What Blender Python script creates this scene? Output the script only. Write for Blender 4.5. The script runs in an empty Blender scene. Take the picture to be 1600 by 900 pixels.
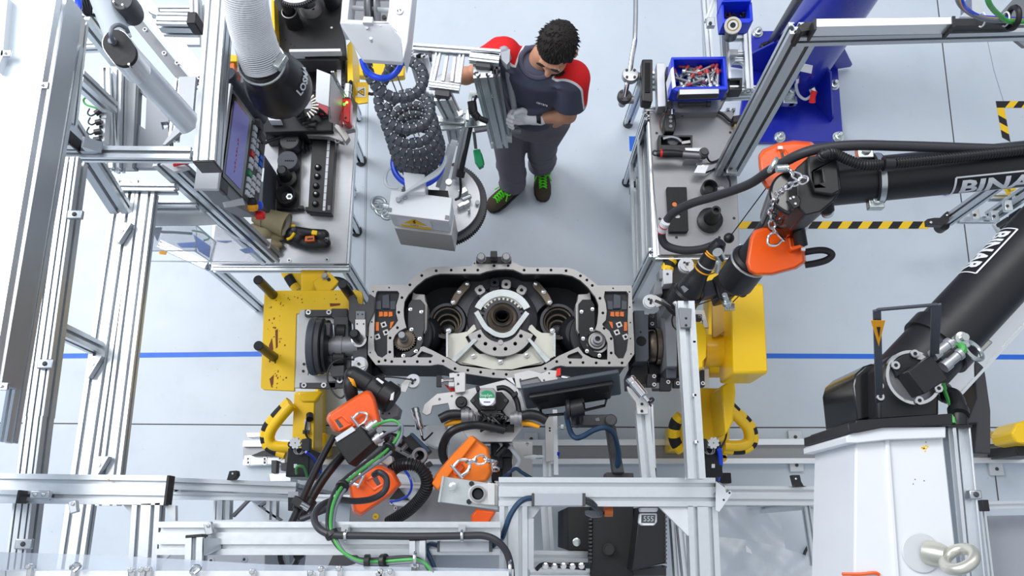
import bpy,bmesh,math,random
from mathutils import Vector,Matrix
from mathutils.geometry import tessellate_polygon
random.seed(7)
C=bpy.context.scene.collection
V=lambda *a:Vector(a)
Z=Vector((0,0,1));X=Vector((1,0,0));Y=Vector((0,1,0))
F,TH,H=1333.0,math.radians(16.0),4.75
cs,sn=math.cos(TH),math.sin(TH)
def ray(px,py):
 u,v=(px-800)/F,(450-py)/F
 return u,v*cs+sn,v*sn-cs
def P(px,py,z=0.0):
 dx,dy,dz=ray(px,py);t=(z-H)/dz
 return Vector((t*dx,t*dy,z))
def S(px,py,z):
 return F/((z-H)/ray(px,py)[2])
def PL(z,pts):return[P(x,y,z) for x,y in pts]
def PZ(*pts):return[P(*p) for p in pts]
def circ(cx,cy,r,n=16,ry=None):
 return[(cx+r*math.cos(6.28318*i/n),cy+(ry or r)*math.sin(6.28318*i/n)) for i in range(n)]
def arc(cx,cy,r,a0,a1,n=12):
 return[(cx+r*math.cos(math.radians(a0+(a1-a0)*i/n)),cy+r*math.sin(math.radians(a0+(a1-a0)*i/n))) for i in range(n+1)]
def lin(c):return tuple((v/12.92 if v<=.04045 else((v+.055)/1.055)**2.4) for v in(x/255 for x in c))
MT={}
def mat(name,rgb,rough=.5,metal=0.,var=.06,scale=30.,bump=0.,coat=0.,stretch=None,emit=0.,rvar=.08,alpha=None,trans=0.,ior=1.45):
 m=bpy.data.materials.new(name);m.use_nodes=True ;nt=m.node_tree
 b=nt.nodes['Principled BSDF'];L=nt.links
 tc=nt.nodes.new('ShaderNodeTexCoord');nz=nt.nodes.new('ShaderNodeTexNoise')
 nz.inputs['Scale'].default_value=scale;nz.inputs['Detail'].default_value=4
 if stretch:
  mp=nt.nodes.new('ShaderNodeMapping');mp.inputs['Scale'].default_value=stretch
  L.new(tc.outputs['Object'],mp.inputs[0]);L.new(mp.outputs[0],nz.inputs[0])
 else:L.new(tc.outputs['Object'],nz.inputs[0])
 c=lin(rgb)
 mx=nt.nodes.new('ShaderNodeMix');mx.data_type='RGBA'
 mx.inputs[6].default_value=(*[v*(1-var) for v in c],1);mx.inputs[7].default_value=(*[min(1,v*(1+var)) for v in c],1)
 L.new(nz.outputs[0],mx.inputs[0]);L.new(mx.outputs[2],b.inputs['Base Color'])
 mr=nt.nodes.new('ShaderNodeMapRange');mr.inputs[3].default_value=max(.02,rough-rvar);mr.inputs[4].default_value=min(1,rough+rvar)
 L.new(nz.outputs[0],mr.inputs[0]);L.new(mr.outputs[0],b.inputs['Roughness'])
 b.inputs['Metallic'].default_value=metal
 if coat:b.inputs['Coat Weight'].default_value=coat;b.inputs['Coat Roughness'].default_value=.12
 if bump:
  bp=nt.nodes.new('ShaderNodeBump');bp.inputs['Strength'].default_value=bump;bp.inputs['Distance'].default_value=.004
  L.new(nz.outputs[0],bp.inputs['Height']);L.new(bp.outputs[0],b.inputs['Normal'])
 if emit:b.inputs['Emission Color'].default_value=(*c,1);b.inputs['Emission Strength'].default_value=emit
 if trans:b.inputs['Transmission Weight'].default_value=trans;b.inputs['IOR'].default_value=ior
 if alpha is not None:b.inputs['Alpha'].default_value=alpha
 MT[name]=m;return m
mat('alu',(222,227,231),.36,.85,.03,60)
mat('alu_plain',(196,201,206),.38,.85,.04,40)
mat('alu_bright',(234,238,242),.34,.7,.03,40)
mat('steel',(186,188,192),.38,.75,.07,14,stretch=(1,6,1),bump=.03)
mat('steel_grey',(150,151,154),.45,.6,.08,25)
mat('plate_grey',(205,205,204),.45,.4,.05,25)
mat('machined',(172,170,168),.42,.55,.08,30)
mat('chrome',(225,226,228),.16,1.,.03,40)
mat('zinc',(205,212,212),.28,.85,.08,20)
mat('zinc_gold',(208,207,196),.35,.6,.10,9)
mat('gunmetal',(72,72,77),.45,.45,.12,20,bump=.05)
mat('cast_black',(34,35,41),.5,.15,.2,60,bump=.12)
mat('oiled_black',(30,31,34),.35,.35,.2,30)
mat('brown_steel',(112,101,90),.35,.75,.15,40)
mat('black',(28,28,31),.42,0,.12,40)
mat('black_matt',(26,26,29),.65,0,.12,60,bump=.05)
mat('black_gloss',(14,14,16),.18,0,.1,10,coat=.5)
mat('void',(9,9,10),.8,0,.1,30)
mat('dark_grey',(66,67,70),.5,0,.08,40)
mat('slate',(72,77,86),.5,0,.08,40)
mat('mid_grey',(128,131,136),.5,.1,.06,40)
mat('grey_plastic',(165,170,178),.45,0,.04,40)
mat('light_grey',(208,212,216),.45,.1,.04,40)
mat('white',(226,229,233),.38,0,.02,20)
mat('white_panel',(218,228,237),.4,0,.02,6)
mat('yellow',(252,205,10),.36,0,.04,8,coat=.25)
mat('yellow_tape',(250,204,22),.5,0,.03,20)
mat('amber',(248,170,14),.45,0,.05,20)
mat('orange',(240,90,8),.36,0,.05,10,coat=.15)
mat('orange_bright',(248,124,8),.38,0,.04,10,coat=.15)
mat('copper',(214,112,52),.4,.2,.1,40)
mat('rust',(126,62,30),.6,.2,.2,60)
mat('brown',(120,78,60),.55,0,.1,40)
mat('blue_paint',(14,34,168),.3,0,.10,12,coat=.35)
mat('blue_bin',(14,52,214),.38,0,.06,10)
mat('blue_tube',(22,74,222),.3,0,.05,20,coat=.3)
mat('tape_blue',(24,104,214),.5,0,.04,20)
mat('red',(222,30,28),.4,0,.05,20)
mat('dull_red',(170,58,66),.5,0,.1,40)
mat('red_gloss',(226,34,22),.3,0,.05,20,coat=.4)
mat('green_cable',(78,168,84),.4,0,.06,20)
mat('green',(20,150,96),.42,0,.06,20)
mat('lime',(90,225,30),.55,0,.1,80)
mat('cable',(48,49,54),.5,0,.08,60)
mat('cable_grey',(120,126,138),.45,0,.08,60)
mat('cable_blue',(30,60,90),.45,0,.08,60)
mat('paper',(232,236,244),.7,0,.02,20)
mat('cardboard',(196,164,92),.7,0,.08,20)
mat('leather',(138,128,98),.75,0,.14,45,bump=.25)
mat('leather_in',(190,186,176),.8,0,.14,60,bump=.2)
mat('skin',(206,152,122),.5,0,.06,25,bump=.05)
mat('hair',(26,21,18),.8,0,.3,60,stretch=(1,1,.2),bump=.5)
mat('shirt',(76,79,98),.85,0,.07,60,bump=.22)
mat('shirt_red',(222,22,26),.8,0,.06,60,bump=.15)
mat('piping',(235,235,238),.7)
mat('trouser',(104,101,112),.85,0,.08,50,bump=.25)
mat('suede',(74,62,48),.8,0,.15,80,bump=.25)
mat('glove',(238,240,244),.85,0,.05,90,bump=.2)
mat('screen',(76,78,138),.15,0,.05,4,emit=.5)
mat('key',(214,220,226),.4)
mat('plastic_clear',(206,216,230),.12,0,.02,10,alpha=.34)
mat('hose_clear',(244,247,250),.3,0,.02,10,alpha=.2)
mat('sheet_clear',(226,231,236),.3,0,.03,3,alpha=.6)
mat('tube_clear',(222,228,234),.2,0,.03,30,alpha=.75)
mat('led_red',(255,60,30),.4,emit=3.)
mat('led_green',(60,255,60),.4,emit=3.)
mat('led_amber',(255,210,80),.4,emit=3.)
mat('lamp_red',(255,40,20),.4,emit=.4)
def cat(pts,k=6,closed=False):
 n=len(pts);out=[]
 if n<3:return list(pts)
 for i in range(n if closed else n-1):
  g=(lambda j:pts[j%n]) if closed else(lambda j:pts[max(0,min(n-1,j))])
  a,b,c,d=g(i-1),g(i),g(i+1),g(i+2)
  for s in range(k):
   t=s/k
   out.append(.5*((2*b)+(c-a)*t+(2*a-5*b+4*c-d)*t*t+(3*b-a-3*c+d)*t**3))
 if not closed:out.append(pts[-1])
 return out
def frame(d,up=None):
 d=d.normalized()
 u=up if up is not None else(Z if abs(d.z)<.9 else Y)
 s=d.cross(u).normalized()
 return d,s,s.cross(d).normalized()
class B:
 def __init__(s):s.v=[];s.f=[];s.m=[];s.mi=0
 def add(s,vs,fs):
  o=len(s.v);s.v+=[Vector(v) for v in vs]
  for f in fs:s.f.append([o+i for i in f]);s.m.append(s.mi)
  return s
 def ext(s,pts,vec,holes=()):
  vec=Vector(vec);loops=[list(pts)]+[list(h) for h in holes]
  flat=[p for l in loops for p in l];n=len(flat)
  tris=tessellate_polygon(loops)
  fs=[list(t) for t in tris]+[[i+n for i in reversed(t)] for t in tris]
  o=0
  for l in loops:
   k=len(l)
   for i in range(k):
    j=(i+1)%k;fs.append([o+i,o+j,o+j+n,o+i+n])
   o+=k
  return s.add(flat+[p+vec for p in flat],fs)
 def prism(s,px,z1,z0,holes=(),zt=None):
  zt=z1 if zt is None else zt;lift=V(0,0,z1-zt)
  return s.ext([p+lift for p in PL(zt,px)],V(0,0,z0-z1),[[p+lift for p in PL(zt,h)] for h in holes])
 def box(s,c,d,a=None,b=None):
  a=(Vector(a) if a is not None else X).normalized();b=(Vector(b) if b is not None else Y)
  b=(b-a*b.dot(a)).normalized();n=a.cross(b);c=Vector(c)
  vs=[c+a*(d[0]/2*i)+b*(d[1]/2*j)+n*(d[2]/2*k) for i in(-1,1) for j in(-1,1) for k in(-1,1)]
  return s.add(vs,[(0,1,3,2),(4,6,7,5),(0,4,5,1),(2,3,7,6),(0,2,6,4),(1,5,7,3)])
 def pbox(s,x0,y0,x1,y1,z1,z0):return s.prism([(x0,y0),(x1,y0),(x1,y1),(x0,y1)],z1,z0)
 def cyl(s,p0,p1,r0,r1=None,n=24,cap=True):
  p0,p1=Vector(p0),Vector(p1);r1=r0 if r1 is None else r1
  d,a,b=frame(p1-p0)
  vs=[p+(a*math.cos(6.28318531*i/n)+b*math.sin(6.28318531*i/n))*r for p,r in((p0,r0),(p1,r1)) for i in range(n)]
  fs=[(i,(i+1)%n,n+(i+1)%n,n+i) for i in range(n)]
  if cap:fs+=[tuple(reversed(range(n))),tuple(range(n,2*n))]
  return s.add(vs,fs)
 def vcyl(s,px,py,rpx,z1,z0,n=24,r1=None):
  c=P(px,py,z1);r=rpx/S(px,py,z1)
  return s.cyl(V(c.x,c.y,z0),c,r if r1 is None else r1/S(px,py,z1),r,n)
 def lathe(s,c,ax,prof,n=28,closed=False):
  d,a,b=frame(Vector(ax));c=Vector(c);k=len(prof)
  vs=[c+d*h+(a*math.cos(6.28318531*i/n)+b*math.sin(6.28318531*i/n))*max(r,1e-5) for r,h in prof for i in range(n)]
  fs=[(j*n+i,j*n+(i+1)%n,((j+1)%k)*n+(i+1)%n,((j+1)%k)*n+i) for j in range(k if closed else k-1) for i in range(n)]
  if not closed:fs+=[tuple(reversed(range(n))),tuple(range((k-1)*n,k*n))]
  return s.add(vs,fs)
 def ring(s,c,ax,ro,ri,h,n=32):return s.lathe(c,ax,[(ri,0),(ro,0),(ro,h),(ri,h)],n,True)
 def torus(s,c,ax,R,r,n=32,k=10):return s.lathe(c,ax,[(R+r*math.cos(6.2832*i/k),r*math.sin(6.2832*i/k)) for i in range(k)],n,True)
 def ball(s,c,r,sc=(1,1,1),a=None,b=None,n=16,k=10):
  a=Vector(a).normalized() if a is not None else X;b=Vector(b) if b is not None else Y
  b=(b-a*b.dot(a)).normalized();w=a.cross(b);c=Vector(c)
  vs=[];fs=[]
  for j in range(k+1):
   ph=math.pi*j/k
   for i in range(n):
    th=6.28318531*i/n
    vs.append(c+a*(r*sc[0]*math.sin(ph)*math.cos(th))+b*(r*sc[1]*math.sin(ph)*math.sin(th))+w*(r*sc[2]*math.cos(ph)))
  fs=[(j*n+i,j*n+(i+1)%n,(j+1)*n+(i+1)%n,(j+1)*n+i) for j in range(k) for i in range(n)]
  return s.add(vs,fs)
 def tube(s,pts,r,n=10,k=6,smooth=True,closed=False,cap=True):
  rs=r if isinstance(r,(list,tuple)) else None
  q=cat(pts,k,closed) if smooth else list(pts)
  m=len(q);vs=[];up=None
  for i in range(m):
   if closed:t=q[(i+1)%m]-q[i-1]
   else:t=q[min(i+1,m-1)]-q[max(i-1,0)]
   if t.length<1e-9:t=Z.copy()
   t.normalize()
   if up is None:d,a,b=frame(t);up=b
   b=up-t*up.dot(t)
   if b.length<1e-6:b=frame(t)[2]
   b.normalize();up=b;a=t.cross(b)
   rr=(rs[min(len(rs)-1,int(i/max(1,m-1)*(len(rs)-1)))]+(rs[min(len(rs)-1,int(i/max(1,m-1)*(len(rs)-1))+1)]-rs[min(len(rs)-1,int(i/max(1,m-1)*(len(rs)-1)))])*((i/max(1,m-1)*(len(rs)-1))%1)) if rs else r
   vs+=[q[i]+(a*math.cos(6.28318531*j/n)+b*math.sin(6.28318531*j/n))*rr for j in range(n)]
  fs=[(i*n+j,i*n+(j+1)%n,((i+1)%m)*n+(j+1)%n,((i+1)%m)*n+j) for i in range(m if closed else m-1) for j in range(n)]
  if not closed and cap:fs+=[tuple(reversed(range(n))),tuple(range((m-1)*n,m*n))]
  return s.add(vs,fs)
 def prof(s,p0,p1,w,h,side=None,nw=None,nh=None):
  p0,p1=Vector(p0),Vector(p1);d=(p1-p0).normalized()
  a=Vector(side) if side is not None else(d.cross(Z) if abs(d.z)<.95 else X)
  a=(a-d*a.dot(d)).normalized();b=a.cross(d)*-1
  if b.z<0 and abs(d.z)<.95:b=-b
  nw=max(1,round(w/.05)) if nw is None else nw;nh=max(1,round(h/.05)) if nh is None else nh
  def cuts(L,n):
   g=min(.015,L*.28/max(n,1));k=min(g*.6,L*.10/max(n,1));o=[]
   for i in range(n):
    c=L*(i+.5)/n-L/2;o+=[(c-g/2,0),(c-g/2,.25),(c-g/2-k,.25),(c-g/2-k,1),(c+g/2+k,1),(c+g/2+k,.25),(c+g/2,.25),(c+g/2,0)]
   return o
  gd=min(.022,min(w,h)*.38);pts=[]
  for(ax,L,n,off) in((0,w,nw,-h/2),(1,h,nh,w/2),(2,w,nw,h/2),(3,h,nh,-w/2)):
   seq=[(-L/2,0)]+cuts(L,n)
   for t,g in seq:
    if ax==0:pts.append((t,off+g*gd))
    if ax==1:pts.append((off-g*gd,t))
    if ax==2:pts.append((-t,off-g*gd))
    if ax==3:pts.append((off+g*gd,-t))
  return s.ext([p0+a*u+b*v for u,v in pts],p1-p0)
 def text(s,body,o,ax,ay,size,ext=.0006,bold=0.):
  cu=bpy.data.curves.new('lettering','FONT');cu.body=body;cu.size=size;cu.resolution_u=2;cu.offset=bold
  ob=bpy.data.objects.new('lettering',cu);C.objects.link(ob)
  bpy.context.view_layer.update()
  me=bpy.data.meshes.new_from_object(ob.evaluated_get(bpy.context.evaluated_depsgraph_get()))
  ax=Vector(ax).normalized();n=ax.cross(Vector(ay)).normalized();ay=n.cross(ax);o=Vector(o)
  w=lambda e:[o+ax*v.co.x+ay*v.co.y+n*e for v in me.vertices]
  k=len(me.vertices);fs=[list(p.vertices) for p in me.polygons]
  s.add(w(ext),fs)
  bpy.data.objects.remove(ob);bpy.data.curves.remove(cu);bpy.data.meshes.remove(me)
  return s
 def pieces(s):
  p=list(range(len(s.v)))
  def r(i):
   while p[i]!=i:p[i]=p[p[i]];i=p[i]
   return i
  for f in s.f:
   for i in f[1:]:p[r(i)]=r(f[0])
  g={}
  for f,m in zip(s.f,s.m):g.setdefault(r(f[0]),[]).append((f,m))
  out=[]
  for fs in g.values():
   q=B();ix={}
   for f,m in fs:
    for i in f:
     if i not in ix:ix[i]=len(q.v);q.v.append(s.v[i])
    q.f.append([ix[i] for i in f]);q.m.append(m)
   out.append(q)
  return out
 def build(s,name,m,parent=None,bev=0.,smooth=35,label=None,root=None):
  if parent is not None and name in SPLIT:
   ps=s.pieces()
   if len(ps)>1 and root is None:return[q.build(name,m,parent,bev,smooth,label,1) for q in ps][-1]
  org=Vector((0,0,0))
  if parent is not None:org=WORLD[parent.name]
  elif s.v:
   org=Vector(((min(v.x for v in s.v)+max(v.x for v in s.v))/2,(min(v.y for v in s.v)+max(v.y for v in s.v))/2,min(v.z for v in s.v)))
  me=bpy.data.meshes.new(name)
  me.from_pydata([v-org for v in s.v],[],s.f)
  for k in(m if isinstance(m,(list,tuple)) else[m]):me.materials.append(MT[k])
  for p,i in zip(me.polygons,s.m):p.material_index=i
  bm=bmesh.new();bm.from_mesh(me)
  bmesh.ops.remove_doubles(bm,verts=bm.verts,dist=1e-6);bmesh.ops.recalc_face_normals(bm,faces=bm.faces)
  bm.to_mesh(me);bm.free()
  if smooth:
   for p in me.polygons:p.use_smooth=True
   me.set_sharp_from_angle(angle=math.radians(smooth))
  o=bpy.data.objects.new(name,me);C.objects.link(o);WORLD[o.name]=org
  if parent is not None:o.parent=parent
  else:o.location=org
  if bev:
   md=o.modifiers.new('edge','BEVEL');md.width=bev;md.segments=2;md.limit_method='ANGLE';md.angle_limit=math.radians(40);md.use_clamp_overlap=True
  if label:o['label']=label
  return o
WORLD={}
SPLIT={'valve_pack','clamp_arm','ball_stop','casting_swell','drum','rear_arm','guard_post','foot_box','tray_foot','sheet','shelf','lug','slot_nuts','swing_plate','top_plate','stop_block','end_cap','rods','connector_row','knob','black_tray','spacer_rod','latch','stand_plate','side_bracket','yellow_trim','steel_frame_plate'}
def proj(p):
 p=Vector(p)-V(0,0,H);d=p.y*sn-p.z*cs
 return 800+F*p.x/d,450-F*(p.y*cs+p.z*sn)/d
def find(o,d,R,px,py,t0,t1,n=60):
 s_=d.cross(Z).normalized();u_=s_.cross(d);best=None
 for i in range(n+1):
  t=t0+(t1-t0)*i/n;r=R(t) if callable(R) else R
  for j in range(120):
   a=6.28318*j/120;nn=s_*math.cos(a)+u_*math.sin(a);q=o+d*t+nn*r
   if nn.dot(V(0,0,H)-q)<0:continue
   x,y=proj(q);e=(x-px)**2+(y-py)**2
   if best is None or e<best[0]:best=(e,t,a)
 return best[1:]
def tag(o,label,category,group=None):
 o['label']=label;o['category']=category
 if group:o['group']=group
 return o
def thing(name,label,category,loc,group=None):
 o=bpy.data.objects.new(name,None);o.empty_display_size=.05;C.objects.link(o);o.location=loc;WORLD[o.name]=Vector(loc)
 return tag(o,label,category,group)
def struct(b,name,m,**k):
 o=b.build(name,m,**k);o['kind']='structure';return o
def beam(parent,a,b,z,wpx,h=.045,zb=None,nw=None,nh=None,name='beam',m='alu',cap=''):
 zb=z if zb is None else zb
 p0,p1=P(a[0],a[1],z),P(b[0],b[1],zb);mid=((a[0]+b[0])/2,(a[1]+b[1])/2)
 w=wpx/S(mid[0],mid[1],(z+zb)/2);dn=V(0,0,-h/2)
 q=B().prof(p0+dn,p1+dn,w,h,nw=nw,nh=nh).build(name,m,parent)
 d=(p1-p0).normalized()
 for k,p,sg in(('a',p0,-1),('b',p1,1)):
  if k in cap:B().box(p+dn+d*(sg*.004),(.009,w*1.02,h*1.02),d,d.cross(Z)).build('end_cap','black',parent,bev=.002)
 return q
def post(parent,p0,p1,w=.045,h=.045,side=X,name='post',m='alu',nw=None,nh=None):
 return B().prof(p0,p1,w,h,side,nw,nh).build(name,m,parent)
def screws(parent,pts,z,r=.006,m='chrome',name='screw',hgt=.004):
 for x,y in pts:
  c=P(x,y,z)
  b=B().cyl(c-Z*.002,c+Z*hgt,r,n=12);b.mi=1;b.cyl(c+Z*(hgt-.0005),c+Z*(hgt+.0005),r*.5,n=6)
  b.build(name,[m,'black'],parent)
def bracket(parent,c,a,b,s=.04,t=.03,m='alu_plain'):
 a=Vector(a).normalized();b=Vector(b).normalized();n=a.cross(b)
 q=B();c=Vector(c)
 q.ext([c-n*t/2,c+a*s-n*t/2,c+a*s+b*.006-n*t/2,c+a*.008+b*s-n*t/2,c+b*s-n*t/2],n*t)
 q.build('corner_bracket',m,parent,bev=.001)
cam=bpy.data.cameras.new('camera');cam.sensor_width=36;cam.lens=F/1600*36;cam.clip_end=60
co=bpy.data.objects.new('camera',cam);C.objects.link(co);co.location=(0,0,H);co.rotation_euler=(TH,0,0)
bpy.context.scene.camera=co
sc=bpy.context.scene
sc.view_settings.view_transform='Standard';sc.view_settings.look='None';sc.view_settings.gamma=1;sc.view_settings.exposure=0.28
sc.view_settings.use_curve_mapping=False
sc.cycles.max_bounces=8;sc.cycles.transparent_max_bounces=24
w=bpy.data.worlds.new('hall_light');sc.world=w;w.use_nodes=True
nt=w.node_tree;bg=nt.nodes['Background']
tc=nt.nodes.new('ShaderNodeTexCoord');sep=nt.nodes.new('ShaderNodeSeparateXYZ');cr=nt.nodes.new('ShaderNodeValToRGB')
nt.links.new(tc.outputs['Generated'],sep.inputs[0])
mr=nt.nodes.new('ShaderNodeMapRange');mr.inputs[1].default_value=-1;mr.inputs[2].default_value=1
nt.links.new(sep.outputs[2],mr.inputs[0]);nt.links.new(mr.outputs[0],cr.inputs[0]);nt.links.new(cr.outputs[0],bg.inputs[0])
e=cr.color_ramp.elements
e[0].position=.3;e[0].color=(.40,.45,.52,1);e[1].position=.5;e[1].color=(.22,.28,.37,1)
for pos,c in((.64,(.44,.52,.62,1)),(.84,(1,1.06,1.14,1)),(1.,(1.1,1.14,1.2,1))):
 n_=e.new(pos);n_.color=c
bg.inputs[1].default_value=.52
def area(name,loc,tgt,sx,sy,power,col=(1,1,1)):
 l=bpy.data.lights.new(name,'AREA');l.shape='RECTANGLE';l.size=sx;l.size_y=sy;l.energy=power;l.color=col
 o=bpy.data.objects.new(name,l);C.objects.link(o);o.location=loc
 o.rotation_euler=(Vector(tgt)-Vector(loc)).to_track_quat('-Z','Y').to_euler();return o
area('left_area_light',(-5.5,3.5,6.8),(-.6,.9,.6),4,6,500,(.97,.975,1))  # unseen area light added to brighten the left side with soft shadows
area('hall_lamp',(1.2,4.6,7.2),(.6,1.0,.5),5,1.6,110,(1,.99,.97))
fm=bpy.data.materials.new('painted_floor');fm.use_nodes=True ;nt=fm.node_tree;L=nt.links;bs=nt.nodes['Principled BSDF']
tc=nt.nodes.new('ShaderNodeTexCoord')
def nz(sc_,det=5,rough=.6):
 n=nt.nodes.new('ShaderNodeTexNoise');n.inputs['Scale'].default_value=sc_;n.inputs['Detail'].default_value=det;n.inputs['Roughness'].default_value=rough
 L.new(tc.outputs['Object'],n.inputs[0]);return n
def mixc(f,a,b,mode='MIX'):
 m=nt.nodes.new('ShaderNodeMix');m.data_type='RGBA';m.blend_type=mode
 for s,v in((0,f),(6,a),(7,b)):
  if hasattr(v,'is_linked'):L.new(v,m.inputs[s])
  else:m.inputs[s].default_value=v
 return m.outputs[2]
def rng(src,a,b,c=0,d=1):
 m=nt.nodes.new('ShaderNodeMapRange');L.new(src,m.inputs[0])
 for i,v in zip((1,2,3,4),(a,b,c,d)):m.inputs[i].default_value=v
 return m.outputs[0]
base=mixc(rng(nz(.9).outputs[0],.35,.65),(*lin((196,207,218)),1),(*lin((206,215,224)),1))
base=mixc(rng(nz(6,8).outputs[0],.52,.75,0,.35),base,(*lin((190,197,205)),1))
base=mixc(rng(nz(38,3).outputs[0],.74,.78,0,.8),base,(*lin((120,124,128)),1))
L.new(base,bs.inputs['Base Color'])
L.new(rng(nz(3).outputs[0],.3,.7,.34,.5),bs.inputs['Roughness'])
bs.inputs['Specular IOR Level'].default_value=.35
MT['floor']=fm
b=B();b.box((0,0,-.06),(14,14,.12));struct(b,'floor','floor')
def strip(pts,wd,z=.0015):
 q=[P(x,y,z) for x,y in pts];b=B()
 for a,c in zip(q,q[1:]):
  s=(c-a).normalized().cross(Z)*wd/2;b.ext([a-s,a+s,c+s,c-s],V(0,0,-z))
 return b
for i,(pts,wd,m) in enumerate([([(1462,-20),(1491,225),(1520,455),(1560,782)],.007,'dark_grey'),([(0,661),(400,664),(1060,668),(1600,668)],.007,'dark_grey'),([(1540,50),(1553,110),(1570,165)],.003,'mid_grey'),([(576,100),(570,450)],.004,'mid_grey'),([(573,100),(568,450)],.002,'mid_grey')]):
 struct(strip(pts,wd,.0006),'trim_%d'%(i+1),m)
tag(strip([(20,557),(410,553)],.028).build('floor_tape','tape_blue'),'long blue line of tape across the floor left of the yellow plate','floor tape')
tag(strip([(1195,556),(1620,558)],.028).build('floor_tape','tape_blue'),'long blue line of tape across the floor right of the yellow stand','floor tape')
b=B();b.prism([(983,213),(994,213),(994,224),(1005,224),(1005,236),(984,236)],.002,0);tag(b.build('floor_tape','tape_blue'),'small blue L-shaped corner of tape on the floor by a bench leg','floor tape')
def hazard(pts_a,pts_b,n,lean,name,label):
 a0,a1=P(*pts_a,.002),P(*pts_b,.002);d=(a1-a0);w=P(0,0,0);wd=.045;s=d.normalized().cross(Z)*wd
 b=B();ln=d.length;u=d.normalized();st=ln/n
 for i in range(n):
  b.mi=i%2
  q0,q1=a0+u*(st*i),a0+u*(st*(i+1));k=u*(lean*wd)
  c=lambda p:a0+u*max(0,min(ln,(p-a0).dot(u)))
  b.ext([c(q0+k),c(q1+k),c(q1)+s,c(q0)+s],V(0,0,-.002))
 return tag(b.build(name,['yellow_tape','black_matt'],smooth=0),label,'floor tape')
hazard((1150,346),(1449,346),19,.8,'hazard_tape','long black and yellow hazard tape on the floor beside the orange tool')
b=B();ca,cb,cc=P(1556,158,.002),P(1620,158,.002),P(1566,214,.002)
u=(cb-ca).normalized();v=(cc-ca).normalized();wd=.045
for i in range(6):
 b.mi=(i+1)%2;b.ext([ca+u*(.05*i+.04*(i>0)),ca+u*(.05*(i+1)+.04),ca+u*(.05*(i+1))-Y*wd,ca+u*(.05*i)-Y*wd],V(0,0,-.002))
for i in range(4):
 b.mi=i%2;o=ca-Y*wd;b.ext([o+v*(.05*i),o+v*(.05*i)+u*wd-Y*.03*(i>0),o+v*(.05*(i+1))+u*wd-Y*.03,o+v*(.05*(i+1))],V(0,0,-.002))
tag(b.build('hazard_tape',['yellow_tape','black_matt'],smooth=0),'corner of black and yellow hazard tape on the floor at the right edge','floor tape')
r=thing('floor_rail','long aluminium rail on the floor running under the two yellow stands','rail',P(900,705,0))
z1=.05
beam(r,(380,693),(1640,689),z1,9,.05,name='guide_rail',nw=0,nh=0,m='alu_bright');beam(r,(380,722),(1640,719),z1,8,.05,name='guide_rail',nw=0,nh=0,m='alu_bright')
b=B();b.prism([(380,698),(1640,694),(1640,716),(380,718)],.02,0);b.build('rail_bed','steel_grey',r)
for x,y in((1242,683),(1244,727),(1556,733),(830,686)):
 b=B();c=P(x,y,.012);b.box(c,(.075,.07,.02));b.mi=1;b.cyl(c,c+Z*.016,.01,n=8);b.build('rail_foot',['light_grey','dark_grey'],r,bev=.003)
# left guard frame
g=thing('guard_gantry','tall aluminium guard frame filling the left edge of the hall','frame',P(190,640,0))
b=B();b.prism([(-40,-40),(92,-40),(87,0),(41,225),(3,490),(-14,600),(-60,900),(-200,900)],2.42,2.40);b.build('white_panel','white_panel',g)
b=B()
for x0,y0,x1,y1,w_ in((89,-10,-12,600,.010),(85.5,-10,-15.5,600,.004),(92.5,-10,-8.5,600,.004)):
 p0,p1=P(x0,y0,2.436),P(x1,y1,2.436);b.box((p0+p1)/2,((p1-p0).length,w_,.03),p1-p0,(p1-p0).cross(Z))
b.build('panel_edge','alu_bright',g)
beam(g,(100,-10),(-4,600),2.40,12,.10,m='alu_plain',nw=0,nh=0,name='door_rail')
beam(g,(111,60),(3,690),2.27,13,.06,name='door_rail',nh=1,nw=1)
b=B();b.prism([(-5,-5),(12,-5),(8,40),(4,88),(-5,110)],2.45,2.42);b.build('panel_flap','white',g)
for x,y in((10,84),(68,134),(4,604)):
 c=P(x,y,2.445);b=B();b.box(c,(.032,.022,.01));b.cyl(c,c+Z*.012,.006,n=8);b.build('clip','chrome',g,bev=.002)
beam(g,(75,236),(297,238),2.0,20,.045,name='cross_beam',nw=1)
beam(g,(57,211),(104,212),2.1,20,.09,name='cross_beam',cap='b',nw=1)
bracket(g,P(138,231,2.01),X,Z,.05,.04)
b=B();c=P(140,232,2.012);b.box(c,(.055,.035,.02));b.mi=1;b.cyl(c+X*.01,c+X*.01+Z*.013,.007,n=8);b.cyl(c-X*.012,c-X*.012+Z*.013,.007,n=8);b.build('corner_bracket',['alu_plain','dark_grey'],g,bev=.003)
beam(g,(114,18),(95,182),2.12,16,.08,name='cable_beam',nw=1,nh=2)
beam(g,(108,245),(52,650),2.08,30,.07,name='long_beam',nw=3,nh=1);beam(g,(52,650),(22,890),2.08,30,.07,name='long_beam',nw=3,nh=1)
beam(g,(197,280),(108,890),1.60,38,.045,name='long_beam',nw=2);beam(g,(226,300),(165,790),1.60,32,.045,name='long_beam',nw=2)
for(x0,y0,z0,x1,y1,z1,w_) in((98,185,1.99,196,338,1.56,.075),(52,497,2.02,158,547,1.56,.05),(128,22,2.0,186,96,1.66,.06),(118,118,1.9,172,168,1.62,.06)):
 post(g,P(x0,y0,z0),P(x1,y1,z1),w_,.045)
for(x,y,z,d) in((72,247,1.98,1),(185,348,1.635,1),(138,556,1.635,1),(148,713,1.635,1)):
 b=B();c=P(x,y,z);b.ext([c,c+X*.05,c-Y*.08+X*.012,c-Y*.08],V(0,0,-.03));b.mi=1;b.cyl(c+V(.018,-.03,0),c+V(.018,-.03,.004),.008,n=8);b.build('gusset',['alu_plain','chrome'],g)
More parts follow.
